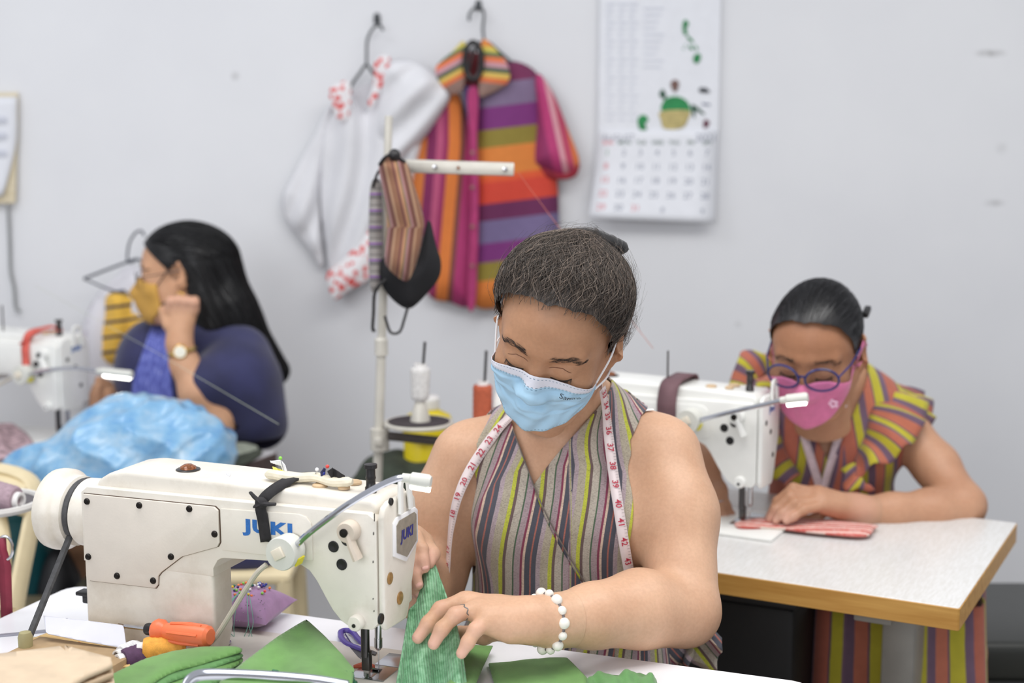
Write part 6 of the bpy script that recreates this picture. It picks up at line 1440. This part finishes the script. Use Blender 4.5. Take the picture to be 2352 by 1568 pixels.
# cream stool and dark cloth seen through the machine's throat
s2 = empty('plastic_stool', (P(570, 1330, 2.75)[0], 2.75, 0), 'cream plastic stool seen through the throat of the near machine', 'stool')
sz = P(570, 1298, 2.75)[2]
MB().box((0, 0, sz), (.20, .20, .022), bev=.008).build('seat', M_CRCH, s2)
for sx in (-1, 1):
    for sy in (-1, 1): MB().tube([(sx*.085, sy*.085, sz), (sx*.105, sy*.105, 0)], [.017, .014], 8).build('leg', M_CRCH, s2)
MB().tube([(-.10, -.10, sz*.45), (.10, -.10, sz*.45)], .009, 8).build('rung', M_CRCH, s2)
f_ = Fld((-.14, -.12, -.005), (.14, .12, .14), .006); f_.op(el((0, 0, .02), (.085, .075, .05)), .02); f_.op(el((-.05, 0, .02), (.05, .06, .035)), .03); v_, q_ = f_.mesh(); nz = np.array([pnoise(x, y+z, 50, 2) for x, y, z in v_]); v_ = v_+f_.grad(v_)*(.006*nz)[:, None]; v_, t_ = clip(v_, q_, v_[:, 2]-.001)
o_ = raw('folded_cloth', v_, t_, M_NAVY); o_.location = (P(556, 1300, 2.75)[0], 2.75, sz+.011); tag(o_, 'navy cloth heaped on the cream stool', 'cloth')

# ---------------------------------------------------------------- right-hand table
RED = [(3, (196, 82, 72)), (2, (228, 190, 178)), (2, (206, 96, 86)), (1, (236, 214, 200))]
red = cloth('cloth_strip', [(1694, 1200), (1760, 1190), (1850, 1192), (2004, 1206), (2006, 1216), (1985, 1231), (1880, 1224), (1780, 1213), (1700, 1212)], stripes('red_white_weave', 'su', 9, RED, weave=600, cross=.3, crosscol=(236, 220, 214)), lambda x, y, d: PZ(x, y, TZ+.0085)+V(0, 0, .004*min(1, d/6)), step=3, su=lambda x, y: y-x*.05, thick=.004)
tag(red, 'red and white woven strip under the needle of the right machine', 'cloth')
tp = empty('tape_measure', P(1885, 1030, 2.66), 'white and pink tape hanging in a V on the person with glasses', 'tape measure')
M_TAPE2 = mat('pale_pink_tape', (226, 204, 210), .5, var=.06, vscale=120)
def tape_on(root, fld, pxs, Y, lvl, width, m, name='tape', n=40, tilt=None):
    c = np.array([fld.cast(q[0], q[1], lvl) if len(q) == 2 else P(*q) for q in pxs]); c = spline(c, n); nr = fld.grad(c); t = np.gradient(c, axis=0); s = np.cross(t, nr); s /= np.linalg.norm(s, axis=1)[:, None]
    MB().grid(local(root, np.stack([c-s*width/2, c+s*width/2], 1))).build(name, m, root, thick=.0008, auto=180); return c, s, nr
tape_on(tp, fbb, [(1836, 955), (1850, 1010), (1868, 1070), (1886, 1130), (1888, 1150)], 2.66, .014, .016, M_TAPE2, 'tape_end'); tape_on(tp, fbb, [(1938, 935), (1926, 1000), (1906, 1070), (1890, 1125), (1884, 1150)], 2.66, .0155, .016, M_TAPE2, 'tape_end')
# padded bench
bn = empty('padded_bench', (.84, 2.86, 0), 'black padded bench beside the oak edged table', 'bench')
def rrect(a, b, r, n=6):
    o = []
    for sx, sy, a0 in ((1, 1, 0), (-1, 1, 90), (-1, -1, 180), (1, -1, 270)):
        for k in range(n): an = math.radians(a0+k*90/(n-1)); o.append((sx*(a-r)+r*math.cos(an), sy*(b-r)+r*math.sin(an)))
    return o
M_LEATH = mat('black_vinyl', (44, 46, 42), .38, var=.08, vscale=8, bump=.2, bscale=160)
MB().prism(rrect(.42, .20, .12), .40, .485, a=(1, 0, 0), b=(0, 1, 0), n=(0, 0, 1), bev=.03, seg=4).build('cushion', M_LEATH, bn); 
MB().tube([(p, q, .405) for p, q in rrect(.423, .203, .12)+[rrect(.423, .203, .12)[0]]], .006, 8).build('piping', mat('black_piping', (26, 27, 26), .4), bn); MB().prism(rrect(.40, .18, .10), .32, .40, a=(1, 0, 0), b=(0, 1, 0), n=(0, 0, 1), bev=.01).build('seat_box', mat('black_board', (24, 24, 25), .6), bn)
for sx in (-1, 1):
    for sy in (-1, 1): MB().tube([(sx*.34, sy*.14, .33), (sx*.36, sy*.15, 0)], .017, 10).build('leg', M_BLACKMET, bn)
# black box added to darken the space under the right table
cb = empty('dark_fill_box', (.40, 2.42, 0), 'black box added to fill the dark under the right table', 'box')
M_BLKB = mat('black_box_plastic', (22, 22, 24), .6, var=.1)
MB().box((.01, .06, .33), (.25, .18, .66), R=euler(0, -.45, 0), bev=.012).build('box_body', M_BLKB, cb); MB().box((.01, .06, .668), (.26, .19, .016), R=euler(0, -.45, 0), bev=.005).build('lid', mat('black_lid', (30, 30, 32), .5), cb)

# ---------------------------------------------------------------- near table: machine accessories
ks = empty('cloth_strap', FA.w(.11, .06, .19), 'black cloth strip knotted round the arm of the near machine', 'strap', FA.rz)
lo_ = lambda p: np.asarray(p)-V(.11, .06, .19)
M_BLST = mat('black_cloth_strip', (44, 42, 44), .85, var=.2, vscale=60)
sp_ = [FA.on_n(610, 1245, .0615), FA.on_n(603, 1195, .0615), FA.on_n(598, 1158, .063), FA.on_n(622, 1128, .053), FA.on_z(655, 1106, .262), V(FA.on_z(655, 1106, .262)[0]-.004, -.03, .260), V(FA.on_z(655, 1106, .262)[0]-.004, -.054, .24), V(.115, -.055, .17)]
sp_[4][1] = .02; c = spline([lo_(q) for q in sp_], 40); tt = np.gradient(c, axis=0); wv = np.cross(tt, np.where(np.arange(40)[:, None] < 22, V(0, 1, .35), V(0, 0, 1))); wv /= np.linalg.norm(wv, axis=1)[:, None]
g = np.stack([c-wv*.0075, c+V(0, .001, .001), c+wv*.0075], 1); MB().grid(g).build('band', M_BLST, ks, thick=.003)
k0 = lo_(FA.on_n(600, 1155, .068)); kk = MB().sphere(k0, (.009, .006, .008), 10, 7)
for dx, dz, ln in ((.014, .013, 1), (.008, -.004, 1), (-.022, .001, 1)): kk.tube([k0, k0+V(dx*.6, .004, dz*.7), k0+V(dx, .002, dz)], [.006, .005, .004], 7, flat=.5)
kk.build('knot', M_BLST, ks)
# pin pad on top of the arm
pp = empty('pin_pad', FA.w(.07, 0, .2545), 'cream fabric roll stuck with pins on top of the near machine', 'pin pad', FA.rz); lo2 = lambda p: np.asarray(p)-V(.07, 0, .2545)
a_ = FA.on_z(600, 1094, .262); b_ = FA.on_z(800, 1113, .262)
MB().tube([lo2(V(a_[0]+(b_[0]-a_[0])*t, .008+.004*math.sin(t*9), .262+.0012*math.sin(t*14))) for t in np.linspace(0, 1, 22)], [.004]+[.0085]*20+[.005], 10, flat=.75).build('roll', mat('cream_cotton', (226, 218, 196), .85, var=.06, vscale=60), pp)
def pin(root, base, top, m, r=.0026):
    mb = MB().tube([base, top], .0005, 5); o = mb.build('pin', M_STEEL, root); MB().sphere(top, r, 10, 7).build('pin_head', m, o); return o
PINC = {k: mat('pin_'+k, c, .25, var=0) for k, c in dict(green=(140, 208, 84), red=(226, 76, 70), blue=(46, 58, 150), white=(240, 240, 240), orange=(240, 130, 60), yellow=(244, 206, 60), purple=(70, 50, 120), teal=(40, 110, 90)).items()}
ux = lambda px, z: lo2(FA.on_n(px[0], px[1], .008))
for b, t_, c in (((655, 1093), (644, 1052), 'green'), ((747, 1098), (752, 1071), 'red'), ((738, 1098), (743, 1087), 'blue'), ((722, 1098), (728, 1078), 'white'), ((716, 1100), (718, 1096), 'teal')): pin(pp, ux(b, 0), ux(t_, 0), PINC[c])
def scrap(name, pts, m, root, n=.006): cloth(name, pts, m, lambda x, y, d: np.asarray(FA.w(*FA.on_n(x, y, n+.003*math.sin(x*.3)))), root, step=2, thick=.0012, smooth=False)
scrap('yellow_scrap', [(626, 1071), (645, 1078), (672, 1092), (655, 1098), (632, 1090)], mat('yellow_scrap', (244, 236, 120), .7), pp); scrap('white_ribbon', [(620, 1058), (645, 1056), (656, 1070), (662, 1092), (655, 1092), (646, 1070), (622, 1062)], mat('white_ribbon', (238, 238, 240), .6), pp, .004)
scrap('black_scrap', [(752, 1082), (764, 1074), (792, 1092), (792, 1104), (776, 1106), (760, 1096)], M_BLST, pp, .010); scrap('navy_scrap', [(736, 1084), (744, 1074), (748, 1076), (746, 1090), (738, 1096)], mat('navy_scrap', (50, 54, 92), .8), pp, .008)
scrap('paper_curl', [(502, 1097), (528, 1084), (532, 1087), (524, 1098)], M_PAPER, pp, .012)
# pincushion behind the pillar
pcx = PZ(560, 1442, TZ); pcz = TZ
pcu = empty('pincushion', (pcx[0], pcx[1]+.02, TZ), 'purple square pincushion full of coloured pins behind the machine pillar', 'pincushion')
gr = []
for u in np.linspace(-1, 1, 25):
    row = []
    for v in np.linspace(-1, 1, 25):
        e = max(0, (1-abs(u)**2.6)*(1-abs(v)**2.6)); row.append((.057*u*(1-.10*(1-v*v)*0-.08*(1-abs(u))*0)*(1-.10*(1-v**2)), .057*v*(1-.10*(1-u**2)), .022+.030*e**.6))
    gr.append(row)
gr = np.array(gr); lowr = gr.copy(); lowr[..., 2] = .022-.020*((gr[..., 2]-.022)/.030)
Rz = euler(0, -.25, 0); M_PURP = mat('purple_satin', (156, 118, 160), .55, var=.1, vscale=40, sheen=.3, bump=.2, bscale=80)
cu = MB().grid(gr @ Rz.T).grid((lowr[:, ::-1]) @ Rz.T).build('cushion', M_PURP, pcu, auto=180)
rng = np.random.default_rng(11); cols = ['blue', 'purple', 'orange', 'yellow', 'white', 'green', 'teal', 'red', 'blue', 'orange']
for k in range(46):
    a = rng.uniform(0, 6.28); r = .036*math.sqrt(rng.uniform()); x, y = r*math.cos(a)+.002, r*math.sin(a)*.9+.004; z = .0505-.010*(r/.04)**2; q = V(x, y, z); pin(pcu, q+V(0, 0, -.006), q+V(rng.normal()*.002, rng.normal()*.002, .004+.004*rng.uniform()), PINC[cols[k % 10]], .0021)
tp_ = MB()
for k in range(60): u, v = rng.uniform(-.7, .9), rng.uniform(-.95, -.3); i, j = int((u+1)*12), int((v+1)*12); tp_.sphere(gr[i, j] @ Rz.T+V(0, 0, .0006), .0008, 6, 4)
tag(tp_.build('plain_pin_heads', M_STEEL, pcu), kind='stuff')
for k in range(7):
    a0 = rng.uniform(-.03, .03); MB().tube(spline([V(a0*.4, -.01, .052), V(a0, -.045, .045), V(a0*1.4, -.064, .022), V(a0*1.5+rng.normal()*.01, -.072, .004)], 14), .0005, 5).build('loose_thread', mat('mint_thread', (120, 176, 160), .7), pcu)

# ---------------------------------------------------------------- near table: tools and cloth
def greenmat():
    s = NT('green_crinkle_cotton'); a = s.attr('su'); n = s.noise(1, 4, s.scaled((120, 120, 120))); n2 = s.noise(22, 4)
    wv = s.math('SINE', s.math('MULTIPLY', s.math('ADD', a, s.math('MULTIPLY', n2, 3.0)), 1.1)); c = s.ramp(s.math('ADD', s.math('MULTIPLY', n, .7), s.math('MULTIPLY', wv, .06)), [(.22, lin((88, 144, 100))), (.42, lin((132, 184, 142))), (.62, lin((166, 210, 176)))])
    s.color(c); b = s.b.inputs; b['Roughness'].default_value = .6; b['Sheen Weight'].default_value = .3; s.bump(wv, .35, .0012); s.bump(n, .3, .0008); return s.m
M_GRN = greenmat(); M_GRND = mat('olive_green_cotton', (104, 150, 78), .75, var=.10, vscale=20, bump=.25, bscale=500, sheen=.2); M_GRNM = mat('mid_green_cotton', (92, 142, 80), .75, var=.12, vscale=16, bump=.25, bscale=500, sheen=.2)
def yz(f): return lambda x, y, d: P(x, y, f(x, y, d))
# piled layers at the left
for k in range(5):
    dx, dy = k*9, k*13; pl = [(190+dx*2.2, 1590+dy), (320+dx*1.2, 1512+dy*.8), (430+dx*.9, 1485+dy*.7), (515+dx*.4, 1479+dy*.7), (556, 1488+dy*.9), (470+dx, 1514+dy*1.2), (380+dx, 1544+dy*1.2), (290+dx*1.6, 1600+dy)]
    o_ = cloth('green_cloth_layer', pl, M_GRNM if k % 2 else M_GRND, (lambda kk: lambda x, y, d: PZ(x, y, TZ+.060-.006*kk)+V(0, 0, -.005*math.exp(-d/4)+.0012*pnoise(x, y, .05, kk)))(k), step=5, thick=.0028)
    tag(o_, ['top layer', 'second layer', 'third layer', 'fourth layer', 'lowest layer'][k]+' of the green cloth pile beside the spools', 'cloth', 'green cloth layers in the pile')
# pleated big piece with a peak
o_ = cloth('green_cloth', [(505, 1568), (560, 1522), (640, 1462), (703, 1424), (745, 1462), (785, 1505), (812, 1538), (806, 1600), (700, 1640), (520, 1640)], M_GRND, lambda x, y, d: P(x, y, 1.80-.0012*(y-1424)-.018*(1-math.exp(-d/30))-.009*math.sin((x+y*.8)*.036)-.005*math.sin((x*1.2-y)*.05)), step=6, thick=.003, smooth=False); tag(o_, 'large peaked piece of green cloth in front of the needle', 'cloth')
o_ = cloth('frayed_green_cloth', [(600, 1552), (650, 1540), (720, 1536), (790, 1540), (812, 1552), (806, 1620), (600, 1620)], mat('teal_green_fray', (62, 128, 92), .85, var=.35, vscale=160, bump=.8, bscale=300, bdist=.004), lambda x, y, d: P(x, y, 1.655)+V(0, .006*pnoise(x, y, .2, 3), .005*pnoise(x, y, .3, 1)), step=4, thick=.003); tag(o_, 'frayed teal green edge along the bottom of the photo', 'cloth')
# strip held between both hands
ycl = lambda x, y: 1.868-.00050*(y-1295)-.00010*abs(x-985)
o_ = cloth('green_cloth_strip', [(972, 1300), (985, 1293), (1000, 1297), (1012, 1330), (1026, 1372), (1050, 1440), (1062, 1500), (1072, 1568), (1066, 1640), (900, 1640), (912, 1560), (925, 1490), (940, 1400), (955, 1385), (966, 1350)], M_GRN, lambda x, y, d: P(x, y, ycl(x, y)-.012*math.sin((x-960)*.075+(y-1400)*.006)*min(1, d/14)-.006*math.sin(y*.03)), step=4, su=lambda x, y: x-(y-1400)*.10, thick=.0022, smooth=False); tag(o_, 'light green crinkled cloth strip held in both hands', 'cloth')
o_ = cloth('green_cloth', [(1040, 1480), (1132, 1484), (1110, 1530), (1080, 1600), (1020, 1600)], M_GRND, onz(.012, .006, .05), step=4, thick=.002, smooth=False); tag(o_, 'olive green cloth piece lying just behind the held strip', 'cloth')
o_ = cloth('green_cloth', [(1122, 1524), (1180, 1520), (1260, 1512), (1305, 1514), (1326, 1535), (1350, 1560), (1360, 1620), (1150, 1620)], M_GRND, onz(.004, .007, .03, 2), step=5, thick=.002, smooth=False); tag(o_, 'flat green cloth piece at the front edge below the bracelet', 'cloth')
o_ = cloth('green_cloth', [(1345, 1562), (1375, 1548), (1420, 1552), (1470, 1546), (1506, 1560), (1520, 1620), (1350, 1620)], M_GRNM, onz(.006, .008, .12, 4), step=4, thick=.002, smooth=False); tag(o_, 'gathered green cloth piece rightmost at the bottom', 'cloth')
# curved chrome ruler at the bottom
tag(MB().tube(spline([P(425, 1585, 1.56), P(440, 1558, 1.565), P(480, 1548, 1.57), P(600, 1552, 1.57), P(720, 1562, 1.56), P(800, 1575, 1.55)], 30), .0045, 10, flat=1.6).build('chrome_bar', M_CHROME), 'bent chrome bar across the green cloth at the bottom', 'bar')
# screwdriver lying on the spools
sd = empty('screwdriver', P(420, 1450, 1.86), 'screwdriver with orange handle lying on the thread spools', 'screwdriver')
a_, b_ = P(356, 1446, 1.800), P(484, 1462, 1.760); d_ = unit(b_-a_); ln = np.linalg.norm(b_-a_)
hb = [(.007, 0), (.0135, .001), (.0155, .006), (.0150, .012), (.0105, .018), (.0125, .028), (.0145, .050), (.0150, ln-.018), (.0140, ln-.004), (.010, ln), (1e-6, ln)]
hd_ = MB().lathe(hb, local(sd, a_), d_, 12).build('handle', mat('orange_plastic', (240, 122, 78), .35, var=.03), sd, auto=30)
for k in range(6):
    sgn = k*math.pi/3+.3; u1 = unit(np.cross(d_, V(0, 0, 1))); u2 = np.cross(u1, d_); off_ = (u1*math.cos(sgn)+u2*math.sin(sgn))*.0138; MB().tube([local(sd, a_)+d_*(.030)+off_*.95, local(sd, a_)+d_*(ln*.55)+off_*1.06, local(sd, a_)+d_*(ln-.012)+off_], .0022, 6).build('grip_ridge', mat('orange_plastic', (240, 122, 78)), hd_)
MB().lathe([(.0075, -.014), (.0085, -.010), (.0080, 0)], local(sd, a_), d_, 12).build('ferrule', M_BLACKPL, sd); MB().tube([local(sd, a_)-d_*.012, local(sd, a_)-d_*.052], .0030, 8).box(local(sd, a_)-d_*.056, (.012, .0015, .006), R=euler(0, math.atan2(d_[1], d_[0]), 0)).build('blade', M_STEEL, sd)
spool(P(366, 1500, 1.800)+V(.0, .0, -.002), (-.72, -.66, .10), .021, .015, .056, threadmat('plum_thread', (86, 56, 88)), 'dark plum spool of thread lying under the screwdriver')
spool(P(432, 1488, 1.790), (-1, -.15, .03), .018, .015, .060, threadmat('marigold_thread', (240, 172, 70)), 'marigold yellow spool of thread under the screwdriver handle')
spool(P(318, 1488, 1.80), (-.5, -.8, .05), .012, .011, .034, threadmat('clear_white_thread', (226, 226, 228)), 'small white spool beside the plum spool')
for px, py in ((507, 1468), (514, 1476)): tag(MB().lathe([(.004, 0), (.0105, 0), (.0105, .0016), (.004, .0016), (.004, 0)], PZ(px, py, TZ+.0075)+V(0, 0, .0 if py < 1470 else .0), (0, 0, 1), 20).build('washer', M_STEEL), 'steel washer on the machine bed, '+('rear one' if py < 1470 else 'front one')+' by the pillar', 'washer', 'washers by the pillar')
# open booklet, white strip, card stack
bk = empty('booklet', PZ(190, 1490, TZ+.03), 'open yellowed booklet with printed pages under the white strip', 'booklet')
pgm = mat('yellowed_page', (226, 190, 128), .6, var=.08, vscale=20)
cloth('page', [(72, 1475), (120, 1455), (200, 1462), (290, 1490), (300, 1530), (180, 1515), (80, 1500)], pgm, lambda x, y, d: PZ(x, y, TZ+.030)+V(0, 0, .004*math.sin(x*.02)), bk, step=6, thick=.002, smooth=False)
cloth('page_block', [(68, 1482), (300, 1500), (300, 1545), (64, 1520)], mat('page_edges', (214, 196, 160), .7, var=.1), lambda x, y, d: PZ(x, y, TZ+.014), bk, step=10, thick=.026, smooth=False)
for q, c in (([(180, 1470), (190, 1472), (184, 1494), (176, 1492)], (226, 120, 60)), ([(236, 1478), (262, 1488), (292, 1516), (280, 1520), (256, 1500)], (232, 150, 90)), ([(272, 1490), (290, 1494), (298, 1512), (284, 1508)], (60, 128, 188)), ([(174, 1488), (182, 1490), (181, 1497), (173, 1495)], (60, 90, 160))): cloth('printed_mark', q, mat('mark_%d_%d' % (q[0][0], c[0]), c, .6, var=.05), lambda x, y, d: PZ(x, y, TZ+.0325)+V(0, 0, .004*math.sin(x*.02)), bk, step=4, thick=.0003, smooth=False)
o_ = cloth('paper_strip', [(100, 1414), (190, 1424), (284, 1436), (291, 1490), (190, 1472), (106, 1455)], mat('grey_white_paper', (212, 212, 222), .6, var=.02), lambda x, y, d: P(x, y, 1.838-.0006*(y-1414)-.00006*(x-190)), step=6, thick=.0012, smooth=False); tag(o_, 'plain white paper strip leaning on the booklet', 'paper')
cs = [(-60, 1512), (70, 1496), (150, 1486), (278, 1520), (200, 1552), (120, 1600), (-60, 1640)]
for k in range(5):
    o_ = cloth('card', [(x+k*3*(1 if i % 2 else -1), y+k*1.5) for i, (x, y) in enumerate(cs)], mat('tan_card_%d' % (k % 2), (214, 192, 164) if k % 2 == 0 else (190, 166, 136), .5, var=.05), (lambda kk: lambda x, y, d: PZ(x, y, TZ+.095)+V(0, 0, -.0105*kk-.0005))(k), step=14, thick=.006, smooth=False)
    tag(o_, ['topmost', 'second', 'third', 'fourth', 'lowest'][k]+' tan card in the stack at bottom left', 'card', 'stack of tan cards')
tag(MB().box(PZ(140, 1540, TZ+.02)+V(0, .0, -.001), (.16, .12, .036), R=euler(0, -.36, 0), bev=.003).build('cardboard_box', mat('kraft_cardboard', (176, 148, 112), .8, var=.1)), 'flat cardboard box under the stack of tan cards', 'box')
# grey stopper where the belt enters the table
tag(MB().lathe([(.008, 0), (.009, .004), (.0095, .026), (.0075, .032), (1e-6, .034)], P(60, 1505, 1.80), (0, 0, 1), 16).build('rubber_stopper', mat('olive_rubber', (158, 150, 110), .6, var=.05)), 'olive rubber stopper at the foot of the belt', 'stopper')
tag(MB().box(P(30, 1478, 1.93)+V(-.06, 0, 0), (.30, .012, .018), R=euler(0, .30, 0), bev=.002).build('grey_rail', mat('grey_rail', (150, 150, 162), .4, .2, var=.05)), 'grey metal rail on the white table at left', 'rail')
_t = P(380, 1510, 1.79); tag(MB().box(V(_t[0], _t[1]+.005, TZ+.0125), (.17, .075, .024), R=euler(0, -.36, 0), bev=.003).build('shallow_box', mat('brown_box_card', (150, 118, 88), .7, var=.1)), 'shallow brown box under the spools and screwdriver', 'box')
# thread snips
sn = empty('thread_snips', PZ(815, 1480, TZ+.004), 'purple handled thread snips lying behind the needle', 'snips')
sl = lambda pts, z=.006: local(sn, np.array([PZ(x, y, TZ+z) for x, y in pts]))
M_SNIP = mat('violet_plastic', (92, 74, 160), .4, var=.05)
MB().tube(spline(sl([(782, 1452), (790, 1448), (808, 1450), (822, 1466), (842, 1488), (838, 1494), (815, 1486), (796, 1478), (784, 1464), (782, 1452)]), 40), .0042, 8, cap=False).build('handle', M_SNIP, sn); MB().tube(sl([(795, 1456), (808, 1476), (818, 1484)]), .0022, 6).build('spring', M_STEEL, sn)
for q in ([(835, 1488), (866, 1500), (862, 1506), (830, 1496)], [(800, 1482), (832, 1496), (830, 1514), (822, 1508)]): MB().add(sl(q), [(0, 1, 2, 3)]).build('blade', M_DKSTEEL, sn, smooth=False, thick=.0018)
tag(MB().tube([PZ(812, 1530, TZ+.008), PZ(835, 1528, TZ+.008), PZ(858, 1532, TZ+.008)], [.002, .0055, .004], 8).build('chalk_stick', mat('coral_chalk', (238, 122, 96), .6)), 'coral tailor chalk lying left of the presser foot', 'chalk')
# tape measure round the neck of the near person
tm = empty('tape_measure', P(1400, 1000, 2.0), 'white tape measure with red numbers round the neck of the masked person in front', 'tape measure')
M_TAPE = mat('white_vinyl_tape', (228, 214, 214), .45, var=.03)
cR, sR, nR = tape_on(tm, fd, [(1384, 892), (1392, 940), (1398, 1000), (1408, 1080), (1420, 1160), (1434, 1250), (1448, 1328)], 2.02, .016, .0148, M_TAPE, 'tape_end', 60)
cL, sL, nL = tape_on(tm, fd, [(1178, 950), (1140, 990), (1085, 1070), (1052, 1140, 2.0), (1036, 1210, 1.995), (1029, 1285, 1.99), (1024, 1355, 1.99)], 2.05, .012, .0148, M_TAPE, 'tape_end', 60)
bc = spline([cR[0], HA.w((-.05, -.06, -.115)), HA.w((.0, -.095, -.125)), HA.w((.05, -.06, -.115)), cL[0]], 24); MB().ribbon(local(tm, bc), V(0, .3, 1)/1.044, .0148).build('neck_band', M_TAPE, tm, thick=.0008)
M_RED = mat('red_numbers', (176, 40, 66), .6, var=0); M_TICK = mat('tick_marks', (90, 80, 84), .6, var=0)
def along(c, s, n, f):
    i = f*(len(c)-1); k = min(int(i), len(c)-2); t = i-k; d = unit(c[k+1]-c[k]); return c[k]+(c[k+1]-c[k])*t, d, s[k], n[k]
def tape_marks(c, s, n, nums, pys, flip):
    ys = np.array([784-F_PX*((q-CAM)@UPV)/((q-CAM)@FWD) for q in c]); tk = MB()
    for num, py in zip(nums, pys):
        f = np.interp(py, ys, np.linspace(0, 1, len(c))); o, d, ss, nn = along(c, s, n, f); nn = nn if nn[1] < 0 else -nn
        a = d*flip; b = np.cross(nn, a); v, fc = text_mesh(str(num), .0125, bold=.0002); q = o+nn*.0016+a*v[:, :1]+b*v[:, 1:2]; MB().add(local(tm, q), fc).build('number', M_RED, tm, smooth=False)
    for f in np.linspace(.02, .98, 70):
        o, d, ss, nn = along(c, s, n, f); nn = nn if nn[1] < 0 else -nn; e = ss if ss[0] > 0 else -ss; a = o+e*.0068+nn*.0012; b = o+e*(.0030)+nn*.0012; tk.add(local(tm, [a-d*.0002, a+d*.0002, b+d*.0002, b-d*.0002]), [(0, 1, 2, 3)])
    tag(tk.build('tick_marks', M_TICK, tm, smooth=False), kind='stuff')
tape_marks(cR, sR, nR, range(33, 44), (905, 930, 955, 988, 1027, 1070, 1112, 1157, 1200, 1243, 1288), 1)
tape_marks(cL, sL, nL, (24, 23, 22, 21, 20, 19, 18, 17, 16, 15), (985, 1012, 1040, 1070, 1105, 1140, 1180, 1262, 1300, 1340), -1)
# sewing threads stretched across the room
for a_, b_, lab in (((-40, P(60, 640, 3.3), P(640, 972, 2.6)), None, 'pale thread running from the far wall down across the navy sleeve'),):
    tag(MB().tube([P(80, 655, 3.4), P(360, 810, 2.95), P(640, 974, 2.55)], .0004, 5).build('thread_line', mat('pale_green_thread', (196, 200, 180), .6)), lab, 'thread')
tag(MB().tube([P(1190, 395, 2.66), P(1215, 430, 2.66), P(1290, 530, 2.62), P(1500, 800, 2.58)], .0005, 5).build('thread_line', mat('rust_line', (196, 110, 90), .6)), 'fine rust thread slanting from the stand crossbar', 'thread')
